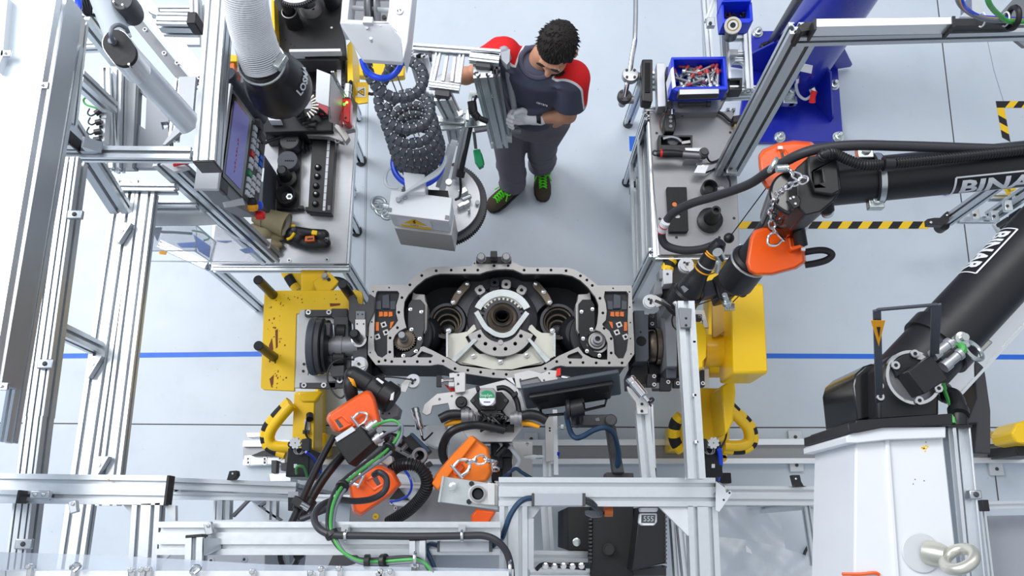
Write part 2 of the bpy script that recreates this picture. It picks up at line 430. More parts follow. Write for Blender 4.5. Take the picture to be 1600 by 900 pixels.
beam(g,(163,105),(168,262),1.55,15,.05,name='long_beam');beam(g,(184,105),(180,262),1.5,12,.06,name='long_beam',m='alu_plain')
beam(g,(148,291),(272,292),1.62,12,.05,name='cross_beam',nw=1);beam(g,(170,318),(306,318),1.5,11,.05,name='cross_beam',nw=1)
for x,y,z in((156,286,1.63),(193,312,1.52),(118,336,2.09),(72,569,2.09),(38,850,2.09)):
 b=B();c=P(x,y,z);b.box(c,(.05,.03,.016));b.mi=1;b.cyl(c,c+Z*.012,.008,n=8);b.build('corner_bracket',['alu_plain','dark_grey'],g,bev=.003)
beam(g,(160,-10),(168,30),1.5,14,.05);beam(g,(212,-10),(312,118),1.55,26,.05,nw=2);beam(g,(122,70),(166,68),1.2,10,.05)
for x,y in((228,48),(258,85),(278,100)):screws(g,[(x,y)],1.56,.01,name='bolt',hgt=.012)
b=B();b.prism([(186,12),(206,12),(304,132),(290,140)],1.5,1.46);b.prism([(196,108),(218,108),(210,262),(190,262)],1.42,1.38);b.build('side_panel','mid_grey',g)
b=B();b.prism([(214,118),(262,166),(268,262),(206,262)],1.40,1.37,[[(217,142),(229,152),(227,202),(213,192)],[(251,191),(262,190),(266,196),(254,203)]]);b.build('perforated_panel','grey_plastic',g)
b=B();b.prism([(186,110),(213,114),(206,262),(184,262)],1.43,1.40);b.build('white_side_panel','light_grey',g)
beam(g,(278,122),(268,214),1.7,10,.05);b=B();b.prism([(280,120),(306,119),(300,190),(258,226),(254,226),(276,194)],1.72,1.70);b.build('corner_plate','light_grey',g)
tag(B().tube([P(122,-5,2.15),P(123,8,2.16),P(121,21,2.16)],.012).build('cable_bundle','blue_tube'),'thick blue cable stub at the top of the left guard frame','cable')
b=B()
for i in range(5):b.tube([P(118+5*i,-8,2.1),P(126+4*i,10,2.08),P(134+2*i,22,2.06),P(147+i,24,2.04)],.006,6)
tag(b.build('cable_bundle','black'),'bundle of black wires at the top of the left guard frame','cable')
b=B();b.tube([P(93,173,2.15),P(93,190,2.13),P(92,199,2.11)],.01);b.mi=1;b.tube([P(101,176,2.15),P(102,188,2.13),P(100,198,2.11)],.01);b.mi=2;b.box(P(92,176,2.15),(.03,.02,.03));b.box(P(102,178,2.15),(.03,.02,.03))
tag(b.build('cable_pair',['brown','cable_blue','black']),'brown and blue cables with black plugs on the left guard frame','cable')
for x0,y0,x1,y1,lab in((149,178,160,170,'second of'),(150,192,158,190,'upper of'),(148,207,158,205,'middle of'),(147,219,157,218,'lowest of')):
 b=B();b.cyl(P(x0,y0,1.62),P(x1,y1,1.62),.012,n=10);b.tube([P(x0,y0,1.62),P(x0-7,y0+3,1.63),P(x0-12,y0-1,1.62),P(x0-9,y0-8,1.6)],.003,6)
 b.build('plug','black',g)
tag(B().tube([P(158,150,1.66),P(142,150,1.66),P(131,155,1.64),P(134,163,1.63),P(148,168,1.63),P(156,172,1.62),P(148,174,1.6)],.004,8).build('signal_cable','green_cable'),'thin green cable loop on the left guard frame','cable')
b=B();b.prism([(156,148),(167,145),(163,220),(153,222)],1.6,1.56)
for i in range(8):b.mi=1;b.prism([(156-i*.2,156+i*8),(161-i*.2,156+i*8),(161-i*.2,160+i*8),(156-i*.2,160+i*8)],1.604,1.6)
b.mi=2;b.prism([(159,169),(167,169),(166,184),(158,184)],1.607,1.6)
tag(b.build('terminal_block',['white','dark_grey','plastic_teal' if 'plastic_teal' in MT else 'light_grey']),'narrow white terminal block with black plugs in the left guard frame','terminal block')
f=thing('overhead_frame','thick aluminium overhead beam with cross stubs left of the clear hose','frame',P(320,130,0))
beam(f,(338,-12),(318,250),2.08,32,.09,name='thick_beam',nw=2,nh=2,cap='b')
beam(f,(232,13),(300,13),1.9,11,.05);beam(f,(244,28),(300,29),1.95,20,.09,nw=2);B().box(P(305,37,1.95),(.035,.05,.08)).build('end_cap','black',f,bev=.004)
b=B();b.prism([(226,8),(248,12),(250,26),(234,20)],1.92,1.88);b.build('hinge_plate','alu_plain',f,bev=.003)
beam(f,(302,-10),(303,36),1.95,12,.08)
b=B();b.prism([(268,36),(312,38),(312,70),(286,70)],1.2,1.18);b.build('back_plate','light_grey',f)
# diagonal bench brace
br=thing('slanted_brace','slanted aluminium brace from the overhead beam down to the bench corner','frame',P(430,414,.9))
p0,p1=P(252,246,1.72),P(420,402,1.0)
B().prof(p0,p1,.075,.06,Y,2,1).build('brace_beam','alu',br)
B().prof(P(276,258,1.7),P(432,404,1.0),.05,.04,Y,1,1).build('brace_beam','alu_plain',br)
b=B();c=P(414,381,1.09);b.box(c,(.05,.05,.004),X,(p1-p0).cross(X));b.mi=1;b.ball(c+Z*.006,.012,(1.3,.7,.5));b.build('label_tag',['white','black'],br)
b=B();b.prism([(247,252),(284,254),(295,262),(272,268)],1.74,1.72);b.build('gusset','light_grey',br)
tag(B().tube([P(272,258,1.75),P(284,255,1.76),P(295,254,1.75)],.007,8).build('cable_stub','red'),'small red cable stub beneath the overhead beam','cable')
# clear box on the frame
k=thing('clear_enclosure','clear plastic box with rounded edges hanging below the slanted brace','box',P(270,370,1.2))
zt=1.42
top=[(200,323),(308,322),(340,352),(400,384),(412,400),(330,402),(306,408),(232,404),(198,390)]
b=B();b.prism([(199,323),(311,322),(340,350),(307,352),(198,351)],zt,zt-.01);b.build('lid','light_grey',k,bev=.004)
b=B();b.ext(PZ((198,352,zt-.02),(307,352,zt-.02),(307,392,zt-.1),(200,392,zt-.1)),V(0,0,-.004))
b.ext(PZ((307,352,zt-.02),(337,378,zt-.08),(330,408,zt-.2),(304,392,zt-.1)),V(.004,0,-.004))
b.ext(PZ((337,352,zt-.04),(404,396,zt-.16),(412,410,zt-.2),(328,410,zt-.2)),V(0,0,-.004));b.build('clear_body','plastic_clear',k)
b=B()
for pts in(((198,352),(307,352),(307,392),(200,392),(198,352)),((307,352),(337,378),(328,408),(304,392)),((200,392),(232,408),(328,409),(412,410)),((232,378),(232,408)),((340,352),(404,392))):
 b.tube([P(x,y,zt-.03-(y-352)*.0022) for x,y in pts],.003,6,smooth=False)
b.build('rim','tube_clear',k)
b=B();b.tube([P(238,355,1.3),P(252,362,1.3),P(272,363,1.3),P(300,365,1.3)],.006,6);b.ext(PZ((236,356,1.31),(252,355,1.31),(245,376,1.28)),V(0,0,-.01));b.build('cable','black',k)
tag(B().tube([P(300,360,1.28),P(318,364,1.27),P(327,372,1.26),P(318,376,1.26)],.004,6).build('signal_cable','green_cable'),'thin green cable inside the clear plastic box','cable')
b=B();b.prism([(248,392),(261,393),(259,398),(249,397)],1.35,1.348);b.build('sticker','amber',k)
b=B()
for q_ in([(276,380),(306,378),(308,386),(282,386)],[(302,366),(328,384),(326,402),(310,392)],[(338,376),(362,376),(352,379)],[(374,390),(392,386),(400,394),(382,395)]):b.prism(q_,1.18,1.17)
tag(b.build('film_scraps','tape_blue'),'blue film pieces seen through the clear plastic box','film')
lf=thing('bench_side_frame','low aluminium frame beside the left bench, below the clear plastic box','frame',P(350,416,0))
beam(lf,(330,417),(545,417),.84,9,.05,nw=1);beam(lf,(248,380),(322,414),.84,12,.05,nw=2);beam(lf,(335,399),(400,399),.8,9,.04,nw=0)
for x,y in((332,416),(540,416)):c=P(x,y,.8);post(lf,c,V(c.x,c.y,0))
b=B();b.box(P(530,416,.842),(.05,.028,.012));b.build('end_cap','black',lf,bev=.002)
# bottom frames nearest the lens
n=thing('front_guard_frame','wide bright aluminium guard frame along the bottom left of the hall','frame',P(120,765,0))
beam(n,(-30,762),(258,766),2.12,45,.045,name='wide_beam',nw=2,cap='b');beam(n,(-30,774),(26,776),2.17,20,.045,cap='b',nw=1)
beam(n,(30,774),(76,775),2.13,16,.03,nw=1);c=P(64,773,2.155)
b=B();b.box(c,(.058,.024,.02));b.mi=1;b.cyl(c+X*.012,c+X*.012+Z*.013,.007,n=10);b.cyl(c-X*.012,c-X*.012+Z*.013,.007,n=10);b.build('corner_bracket',['alu_plain','zinc'],n,bev=.004)
beam(n,(228,787),(220,912),2.12,44,.045,name='wide_beam',nw=2);beam(n,(245,841),(782,841),2.18,50,.045,name='wide_beam',nw=2)
beam(n,(303,840),(301,905),2.24,27,.045,cap='a',nw=1);beam(n,(652,845),(652,912),2.24,25,.045,cap='a',nw=1)
b=B();b.ext(PZ((318,841,2.24),(342,841,2.19),(342,858,2.19),(318,868,2.24)),V(0,0,-.02));b.build('gusset','alu',n)
for x,y in((327,826),(116,792)):
 c=P(x,y,2.2);b=B();b.box(c,(.022,.035,.02),V(1,.3,0));b.mi=1;b.cyl(c+Y*.008,c+Y*.008+Z*.014,.006,n=8);b.build('corner_bracket',['alu_plain','chrome'],n,bev=.003)
for pts in([(257,788),(274,790),(274,814),(268,812)],[(246,862),(270,862),(248,884)],[(192,788),(208,788),(207,806)],[(800,0),(801,0),(801,1)]):
 if pts[0][0]<700:b=B();b.prism(pts,2.1,2.08);b.build('gusset','light_grey',n)
b=B();b.pbox(168,749,171,752,2.121,2.119);b.build('slot_nut','cardboard',n)
m_=thing('machine_guard_frame','square aluminium frame around black cabinets at the bottom middle','frame',P(950,820,0))
beam(m_,(779,768),(1119,769),2.1,44,.045,name='wide_beam',nw=2,cap='b');beam(m_,(802,791),(802,914),2.1,44,.045,name='wide_beam',nw=2);beam(m_,(1098,791),(1103,914),2.1,47,.045,name='wide_beam',nw=2)
b=B();b.prism([(1030,792),(1075,792),(1076,838)],2.09,2.07);b.build('gusset','light_grey',m_);b=B();b.prism([(825,792),(846,792),(834,808),(825,812)],2.09,2.07);b.build('gusset','light_grey',m_)
b=B();b.prism([(1119,752),(1133,762),(1135,770),(1142,766),(1144,772),(1124,800),(1119,798)],2.13,2.12);b.mi=1;b.vcyl(1140,770,1.6,2.132,2.13);b.vcyl(1131,781,1.6,2.132,2.13);b.build('hinge_plate',['light_grey','black'],m_,bev=.002)
b=B();b.tube([P(1119,762,2.1),P(1130,768,2.1),P(1134,764,2.1)],.02,12,smooth=False);b.build('hinge_pin','machined',m_)
beam(m_,(1062,790),(1075,912),1.5,12,.05,nw=1,name='long_beam');beam(m_,(1052,800),(1060,912),1.3,9,.05,nw=1,name='long_beam')
b=B();b.prism([(826,810),(834,810),(834,890),(826,890)],1.8,1.0);b.build('side_plate','light_grey',m_)
beam(m_,(853,790),(858,868),.9,17,.05,name='post',nw=1);beam(m_,(832,869),(919,870),1.2,17,.05,nw=1);beam(m_,(828,896),(922,896),1.3,14,.05,nw=1)
p_=thing('sensor_beam','long upright-looking aluminium bar in front of the right yellow stand','frame',P(1076,700,2.0))
beam(p_,(1072,470),(1089,748),2.2,27,.045,name='long_beam',nw=1)
b=B();b.prism([(1061,480),(1081,482),(1080,512),(1064,512)],2.215,2.2);b.mi=1;b.vcyl(1072,497,2,2.217,2.21);b.vcyl(1072,508,2,2.217,2.21);b.build('clamp_plate',['mid_grey','black'],p_,bev=.002)
for x,y in((1085,618),(1088,691),(1084,535)):B().box(P(x,y,2.19),(.012,.01,.02)).build('slot_clip','white',p_,bev=.002)
s_=thing('sensor_post','aluminium post pair topped by a slanted chrome sensor, left of the long bar','frame',P(1010,720,0))
beam(s_,(1004,640),(1014,748),1.62,22,.045,name='post',nw=1);beam(s_,(1016,632),(1021,742),1.55,9,.04,name='post',nw=1,m='alu_bright')
b=B();b.prism([(980,603),(996,612),(1014,630),(1013,647),(996,647),(994,628),(982,612)],1.66,1.64);b.mi=1
for x,y in((1003,631),(1003,642)):b.vcyl(x,y,2.2,1.665,1.66)
b.build('sensor_bracket',['plate_grey','black'],s_,bev=.002)
def sensor(parent,x0,y0,x1,y1,z,r):
 a,c=P(x0,y0,z),P(x1,y1,z);d=c-a;b=B()
 b.lathe(a,d,[(r*.8,0),(r,.004),(r,d.length*.16),(r*.86,d.length*.17),(r*.86,d.length*.2),(r,d.length*.21),(r,d.length*.74),(r*.8,d.length*.78),(r*.45,d.length*.79),(r*.45,d.length)],20)
 b.build('chrome_sensor','chrome',parent)
sensor(s_,983,590,1013,627,1.69,.019)
b=B();b.tube([P(1010,625,1.68),P(1016,629,1.68),P(1021,625,1.68),P(1018,622,1.69),P(1013,627,1.66),P(1017,634,1.6)],.004,6);b.build('cable','black',s_)
b=B();b.box(P(1018,738,1.56),(.03,.03,.03));b.build('end_cap','black',s_)
q=thing('low_guard_frame','low aluminium frame left of the big white column, at the bottom right','frame',P(1230,800,0))
beam(q,(1120,774),(1310,775),1.25,29,.045,name='wide_beam',nw=2,cap='b');beam(q,(1298,790),(1309,890),1.25,26,.045,name='wide_beam',nw=2);beam(q,(1268,790),(1282,884),1.0,22,.045,name='wide_beam',nw=2)
b=B();b.prism([(1266,790),(1286,790),(1286,800)],1.24,1.22);b.build('gusset','light_grey',q)
for x0,y0,x1,y1 in((1120,774,1120,774),(1300,784,1300,784)):
 c=P(x0,y0,1.2);post(q,c,V(c.x,c.y,0))
b=B();b.prism([(1238,742),(1250,742),(1252,752),(1256,759),(1262,760),(1243,761)],1.29,1.25);b.mi=1;b.vcyl(1244,748,2,1.295,1.29);b.build('foot_bracket',['black','chrome'],q,bev=.003)
u_=thing('low_cross_frame','low aluminium cross frame behind the black hoses at the bottom left','frame',P(380,760,0))
beam(u_,(262,755),(462,763),1.2,18,.05,nw=1,m='alu_plain',name='cross_beam');beam(u_,(262,774),(560,779),1.15,11,.05,nw=1,name='cross_beam');beam(u_,(560,757),(782,760),1.1,9,.05,nw=1,name='cross_beam')
for x,y0,y1,z,w_ in((350,780,812,1.0,18),(338,782,812,.9,8),(424,782,812,1.0,16)):beam(u_,(x,y0),(x-1,y1),z,w_,.05,nw=1)
b=B()
for pts in([(384,782),(389,782),(364,808),(360,806)],[(402,790),(414,782),(417,785),(406,792)],[(402,790),(406,790),(440,812),(436,814)]):b.prism(pts,1.0,.97)
b.build('strut','mid_grey',u_)
b=B();b.prism([(358,736),(370,735),(371,742),(366,749),(354,750)],1.24,1.2);b.mi=1;b.vcyl(363,740,2,1.245,1.24);b.build('foot_bracket',['black','chrome'],u_,bev=.003)
for x in(455,448):c=P(x,764,1.15);post(u_,c,V(c.x,c.y,0))
c=P(275,760,1.15);post(u_,c,V(c.x,c.y,0));c=P(770,760,1.05);post(u_,c,V(c.x,c.y,0))
t_=thing('clear_guard_panel','clear guard panel with chrome clips lying along the bottom edge','panel',P(380,890,2.2))
b=B();b.prism([(-20,862),(180,868),(420,882),(800,889),(800,940),(-20,940)],2.26,2.255);b.build('clear_sheet','plastic_clear',t_)
b=B()
for x0,x1 in((-20,8),(10,200),(202,480),(482,800)):b.prism([(x0,891 if x0<9 else 892),(x1,892),(x1,930),(x0,930)],2.275,2.262)
b.build('edge_strip','alu_bright',t_)
for x,y in((46,885),(115,886),(206,891),(222,890),(232,889),(302,893),(395,893),(502,889),(530,888),(595,893),(610,893),(592,896),(486,895)):
 c=P(x,y,2.28);b=B();b.cyl(c-Z*.01,c+Z*.012,.008,n=8);b.box(c+V(.004,-.014,.0),(.014,.03,.012));b.build('clip','chrome',t_,bev=.002)
for x,y in((110,889),(298,892)):B().tube([P(x,y,2.3),P(x+7,y-8,2.31),P(x+16,y-5,2.3),P(x+6,y+4,2.3)],.004,6).build('wire_clip','chrome',t_)
# the transmission housing in the middle
GZ=1.05
gb=thing('transmission_housing','big black tractor transmission housing with machined flange, clamped in the middle','housing',P(783,520,.55))
outer=[(579,445),(635,445),(644,435),(656,425),(668,419.5),(680,417),(737,416),(739,409),(801,409),(811,414),(821,417.5),(885,418),(899,421.5),(912,429),(923,437),(934,446),(987,446),(989,500),(991,535),(991,553),(978,572.5),(885,572.5),(876,571),(868,572.5),(858,578),(836,586),(813,590),(790,591),(770,590),(725,583),(710,580),(699,574),(692,570),(684,569),(672,571),(587,570),(575,554),(575,535),(577,505)]
inner=[(630.5,484),(632,471),(638,460),(650,447),(665,435),(678,429.5),(688,427.5),(750,427.5),(760,424),(775,421),(790,420),(802,421),(817,427.5),(877,428),(894,431),(907,438),(919,449),(930,463),(935,476),(935,488),(933,506),(930,515),(938,518),(945,525),(949.5,536),(949,562),(939,562),(924,559),(912,553),(906,545),(904,542),(893,547),(873,556),(861,564),(846,572),(829,575),(798,579),(776,578),(748,575),(719,571),(704,562),(692,556),(677,548),(662,541),(657,542.5),(655,548),(650,554),(643,558),(615,559),(614,532),(617,524),(624,517),(632,513),(635,512),(633,505),(631,495)]
winl=[(590,454.5),(621,454.5),(624,458),(623,465),(619,477),(619,490),(622,501),(617,508),(607,518),(605,526),(605,553),(597,559),(590,556),(585,547),(584,533),(585,505),(586,465),(588,457)]
winr=[(945,455),(979,455),(982,459),(981,500),(982,527),(979.5,547),(974,560),(966,560),(960,553),(958,529),(952,517),(942,509),(941,506),(946.5,500),(948,486),(946.5,474),(943.5,464)]
tril=[(659,548.5),(675,554),(677,556),(674,558.5),(653,558.5),(652,556)]
trir=[(886,557.5),(888,554.5),(903,549),(910.5,557),(909,560.5),(888,560)]
big=[(681.5,423),(705,422),(726,422),(746.5,422),(772,415),(794,415),(659,430.5),(640.5,445),(628,465),(623,488),(621,512),(819,422),(840,422),(861,422),(884.5,423),(907,431),(917,437.5),(925.5,446),(937.5,466),(942,489),(944,513),(955,529),(955,551.5),(972,567),(952,567),(931.5,567),(911,566.5),(891,566.5),(870,565),(852,576),(609.5,528),(609,550),(592,565),(602,563),(612,565),(632,565),(652,565),(672,565),(692.5,564),(711,576),(731,578.5),(751,581.5),(771,584),(791,585)]
small=[(958,450.5),(983.5,456),(984,480),(985,504),(985,529),(986,553),(581,503),(580,527),(578.5,551),(583,455.5),(608,449.5),(741.5,411.5)]
holes=[inner,winl,winr,tril,trir]+[circ(x,y,2.3,10) for x,y in big]+[circ(x,y,1.3,8) for x,y in small]
b=B();b.prism(outer,GZ,GZ-.02,holes);b.build('machined_flange','machined',gb,smooth=25)
def grow(pts,k,cx=783,cy=505):return[(x+(cx-x)*k,y+(cy-y)*k) for x,y in pts]
b=B();b.prism(grow(outer,.006),GZ-.0205,.74,[inner]);b.build('cast_body','cast_black',gb,smooth=30)
b=B();b.prism(grow(outer,.01),.80,.60);b.build('inner_floor','cast_black',gb)
b=B()
for w_,z_ in((winl,.965),(winr,.965)):b.prism(grow(w_,-.004),z_+.055,z_+.03)
b.build('window_floor','void',gb)
b=B()
for x,y,r in((630,522,46),(936,523,46)):b.vcyl(x,y,r,.97,.62,40);b.vcyl(x,y,r*.8,.62,.5,32)
b.build('drum','cast_black',gb,bev=.008)
b=B()
for x,y in((661,530),(904,530)):b.lathe(P(x,y,.78),Z,[(.10,0),(.10,.1),(.092,.125),(.07,.145),(.03,.15)],32)
b.build('casting_swell','cast_black',gb)
dz=.90
cover=arc(783,503,78,140,158,4)+arc(699,503,31,66,-66,10)+arc(783,503,78,203,222,4)+arc(783,503,82,222,318,16)+arc(783,503,78,318,337,4)+arc(867,503,31,246,114,10)+arc(783,503,78,382,400,4)+[(838,560),(730,560)]
b=B();b.prism(cover,dz,.78,[circ(785,500,13,24)]);b.build('centre_cover','gunmetal',gb,bev=.006)
b=B();b.lathe(P(785,500,dz),Z,[(.165,0),(.16,.015),(.13,.035),(.118,.04),(.038,.04),(.036,0)],40,True);b.build('cover_boss','gunmetal',gb)
for side in(0,1):
 q_=[(724,441),(731,438),(736,444),(733,450),(727,456),(721,463),(713,476),(706,478),(703,472),(708,461),(715,451)]
 sx=(lambda x:x) if not side else(lambda x:1567-x)
 b=B();b.prism([(sx(x),y) for x,y in q_],dz+.035,dz+.01);b.build('arc_plate','brown_steel',gb,bev=.003)
 for x,y in((730,443),(717.5,456),(708,472)):
  c=P(sx(x),y,dz+.035);b=B();b.lathe(c,Z,[(.011,0),(.011,.003),(.008,.003),(.0085,.009),(.005,.011)],14);b.build('bolt','chrome',gb)
for x,y,a in((750,453,-35),(791,444,5),(815,453,30),(773,441,0)):
 c=P(x,y,dz+.05);d=Matrix.Rotation(math.radians(-a),3,'Z');u,v=d@X,d@Y;k=.022
 sq=[c+u*(k*i)+v*(k*j) for i,j in((-1,-.6),(-.6,-1),(.6,-1),(1,-.6),(1,.6),(.6,1),(-.6,1),(-1,.6))]
 hole=[c+u*(.008*math.cos(t*.785))+v*(.008*math.sin(t*.785)) for t in range(8)]
 b=B();b.ext(sq,V(0,0,-.05),[hole]);b.build('lug','machined' if y!=441 else 'cast_black',gb,bev=.002)
 b=B();b.box(c-Z*.03-v*.03,(.05,.03,.05),u,v);b.build('lug_foot','cast_black',gb,bev=.004)
bc=P(785,499,.95)
def sect(cx,cy,r0,r1,a0,a1,z1,z0,n=22,part='collar',m='zinc',bev=.001):
 b=B();b.prism(arc(cx,cy,r1,a0,a1,n)+arc(cx,cy,r0,a1,a0,n),z1,z0);return b.build(part,m,gb,bev=bev)
sect(785,500,37,48,205,335,.965,.94,part='collar',m='zinc');sect(786,499,26,38,212,328,.955,.93,part='collar',m='zinc_gold')
for x,y in((775,471),(783,469),(790,471)):c=P(x,y,.957);b=B();b.cyl(c,c+Z*.002,.006,n=10);b.build('pin','dark_grey',gb)
b=B()
n_=30
b.prism(sum([[(785+r*math.cos(6.2832*(i+o)/n_),498+r*math.sin(6.2832*(i+o)/n_)) for o,r in((0,33),(.5,33),(.5,29.5),(.98,29.5))] for i in range(n_)],[]),.958,.93,[circ(785,498,25,32)]);b.build('toothed_ring','gunmetal',gb)
b=B();b.lathe(P(785,499,.93),Z,[(.07,0),(.07,.025),(.062,.03),(.047,.02),(.047,0)],40,True);b.build('bearing_ring','brown_steel',gb)
b=B();b.lathe(P(785,499,.88),Z,[(.05,0),(.05,.075),(.043,.08),(.034,.07),(.033,0)],40,True);b.build('inner_race','brown_steel',gb)
b=B();b.lathe(P(785,499,.80),Z,[(.034,0),(.034,.1),(.026,.1),(.024,.03),(.018,.02),(.016,0)],32);b.build('bore','void',gb)
q_=[P(x,y,.985) for x,y in((744,487),(757,509),(765,516),(775,522),(787,524),(799,520),(806,512),(824,488))]
b=B()
qs=cat(q_,4)
ds=[(qs[min(i+1,len(qs)-1)]-qs[max(i-1,0)]).normalized().cross(Z)*.011 for i in range(len(qs))]
b.ext([p+s for p,s in zip(qs,ds)]+[p-s for p,s in reversed(list(zip(qs,ds)))],V(0,0,-.03))
b.build('hook_strap','zinc',gb)
hp=[(749,525),(758.5,537),(773,545),(790,545),(805,537),(814,525)]
b=B();b.prism(arc(782,502,55,22,158,26)+arc(782,502,33,158,22,22),.975,.95,[circ(x,y,3,10) for x,y in hp]);b.build('half_ring','machined',gb,bev=.001)
b=B();b.prism(arc(782,502,34,20,160,22)+arc(782,502,28,160,20,20),.97,.94);b.build('seal_ring','cast_black',gb);c=P(782,535,.975);B().cyl(c,c+Z*.004,.012,n=12).build('seal_screw','machined',gb)
b=B();b.prism([(775,552),(790,552),(791,557),(787,559),(778,559),(774,557)],.972,.945);b.build('ring_tab','cast_black',gb)
br_=arc(783,502,61,24,156,20)
b=B();b.prism([(697,521),(716,521),(730,518),(736,511),(740,507),(749,511)]+list(reversed(br_))+[(822,512),(831,507),(838,515),(846,520),(866,521),(867,556),(846,569),(790,577),(720,569),(697,557)],.935,.925);b.build('zinc_bracket','zinc_gold',gb)
b=B();b.prism([(735,553),(832,553),(846,566),(800,577),(770,577),(722,566)],.945,.937);b.build('bracket_shelf','zinc_gold',gb)
for pts in([(741,528),(746,531),(711,566),(705,562)],[(823,529),(828,528),(860,562),(853,567)]):
 b=B();b.prism(pts,.985,.93);b.build('bracket_rib','zinc',gb,bev=.001)
for pts in([(697,520),(700,520),(700,558),(697,558)],[(865,520),(868,520),(868,557),(865,557)]):
 b=B();b.prism(pts,.985,.93);b.build('bracket_lip','zinc',gb)
for x,y in((701,517),(863,517),(740,556),(823,555),(782,565)):
 c=P(x,y,.95);b=B();b.lathe(c,Z,[(.012,0),(.012,.004),(.008,.004),(.008,.014),(.004,.016)],12);b.build('bolt','chrome',gb)
for x,y in((699,503),(872,504)):
 c=P(x,y,.89);b=B()
 b.ring(c-Z*.03,Z,.085,.072,.05);b.build('bore_ring','gunmetal',gb)
 for i,(r,z_) in enumerate(((.066,.0),(.053,-.018),(.041,-.035),(.030,-.05))):
  b=B();b.torus(c+V(0,-.012*i,z_),Z,r,.006,28,8);b.build('spring_coil','brown_steel',gb)
 b=B();b.lathe(c+V(0,-.03,-.09),Z,[(.07,0),(.07,.01),(.03,.012),(.026,.05),(.012,.055)],24);b.build('bore_pin','oiled_black',gb)
pl=[(638,476),(643,468),(657,468),(663,475),(663,497),(663,514),(661,520),(661,534),(657,543),(650,552),(640,558),(626,558),(628,551),(638,549),(650,540),(651,529),(644,517),(637,513),(637,500)]
for side in(0,1):
 sx=(lambda x:x) if not side else(lambda x:1567-x)
 b=B();b.prism([(sx(x),y) for x,y in pl],1.02,.99);b.build('cover_plate','dark_grey' if not side else 'oiled_black',gb,bev=.002)
 b=B();b.prism([(sx(x),y) for x,y in((645,456),(650,459),(664,460),(665,470),(668,476),(667,514),(663,522),(657,516),(655,475),(643,468))],1.0,.9);b.build('cast_rib','machined',gb,bev=.003)
 for x,y in((641.5,483.5),(658.5,487.5),(643,515),(656,529.5),(630.5,556),(650,549)):
  c=P(sx(x),y,1.02);b=B();b.lathe(c,Z,[(.0085,0),(.0085,.003),(.004,.004)],14);b.mi=1;b.cyl(c+Z*.003,c+Z*.0045,.003,n=6);b.build('screw',['chrome','dark_grey'],gb)
c=P(633,533,.985);b=B();nt_=28;ring_=[]
for i in range(nt_):
 for o,r in((0,.044),(.3,.051),(.55,.051),(.85,.044)):a_=6.2832*(i+o)/nt_;ring_.append(c+V(r*math.cos(a_),r*math.sin(a_),.03))
b.ext(ring_,V(0,0,-.03));b.lathe(c+Z*.03,Z,[(.036,0),(.036,.006),(.022,.008)],24);b.build('spur_gear','brown_steel',gb)
b=B();b.lathe(c,Z,[(.02,0),(.02,.07),(.016,.075),(.016,.125),(.014,.128)],20);b.build('shaft_stub','steel_grey',gb)
b=B();b.ring(P(630,548,.96),Z,.058,.045,.02);b.build('seat_ring','light_grey',gb)
c=P(931,536,.97);b=B();b.ring(c,Z,.056,.046,.04);b.ring(c,Z,.038,.03,.05);b.build('bearing_ring','machined',gb)
b=B();b.ring(c,Z,.046,.038,.035);b.build('bearing_cage','oiled_black',gb)
b=B();b.lathe(c,Z,[(.03,0),(.028,.06),(.02,.062),(.02,.09),(.012,.09),(.012,.05)],24);b.build('shaft_stub','steel_grey',gb)
for side in(0,1):
 sx=(lambda x:x) if not side else(lambda x:1567-x)
 def wp(pts,z1,z0,m,name,bev=.001):
  b=B();b.prism([(sx(x),y) for x,y in pts],z1,z0);return b.build(name,m,gb,bev=bev)
 wp([(588,456),(620,456),(618,463),(590,463)],1.022,1.0,'mid_grey','window_lip')
 wp([(597,461),(608,459),(609,482),(597,482)],1.04,1.0,'slate','connector_block',.003)
 wp([(587,470),(596,469),(596,484),(587,484)],1.035,1.0,'slate','connector_block',.003);wp([(609,470),(619,469),(618,484),(609,484)],1.035,1.0,'slate','connector_block',.003)
 for x in(592,599.5,607):wp([(x,487),(x+6,487),(x+6.5,494),(x,495)],1.034,1.01,'orange_bright' if not side else 'copper','orange_terminal')
 for pts in([(587,503),(592,503),(592,517),(587,517)],[(610,503),(616,502),(611,513),(609,513)]):wp(pts,1.034,1.01,'orange_bright' if not side else 'copper','orange_terminal')
 wp([(586,496),(619,496),(620,500),(586,501)],1.03,1.0,'oiled_black','harness_bar')
 for x,y in((600,508),(603.5,520),(590,527)):
  c=P(sx(x),y,1.02);b=B();b.box(c,(.024,.024,.02),V(1,.4,0));b.mi=1;b.cyl(c+Z*.01,c+Z*.0115,.0065,n=10);b.build('white_terminal',['plate_grey','void'],gb,bev=.002)
 for i in range(7):
  y=533+i*3.2;b=B();b.tube([P(sx(x),yy,1.01+.012*((i+j)%2)) for j,(x,yy) in enumerate(((593,y),(597+i%3,y+3),(601,y-1+i%2*3),(603,y+5)))],.0045,6);b.build('orange_wire','orange' if not side else 'rust',gb)
 wp([(586,531),(604,531),(604,552),(597,557),(591,555),(586,545)],1.004,.99,'rust','wire_bundle')
 wp([(592,545),(603,543),(602,550),(593,552)],1.014,1.0,'red_gloss' if not side else 'copper','wire_plug',.003)
b=B();b.prism([(744,401),(799,401),(799,411),(744,411)],1.06,1.0);b.build('lug_bar','oiled_black',gb,bev=.003)
b=B();c=P(772,404,1.06);b.box(c+Z*.03,(.03,.03,.07));b.build('lug_block','black',gb,bev=.002)
for x in(752,791):
 c=P(x,404,1.06);b=B();b.lathe(c,Z,[(.022,0),(.022,.005),(.019,.005),(.019,.028),(.015,.033)],16);b.build('bolt','steel_grey',gb)
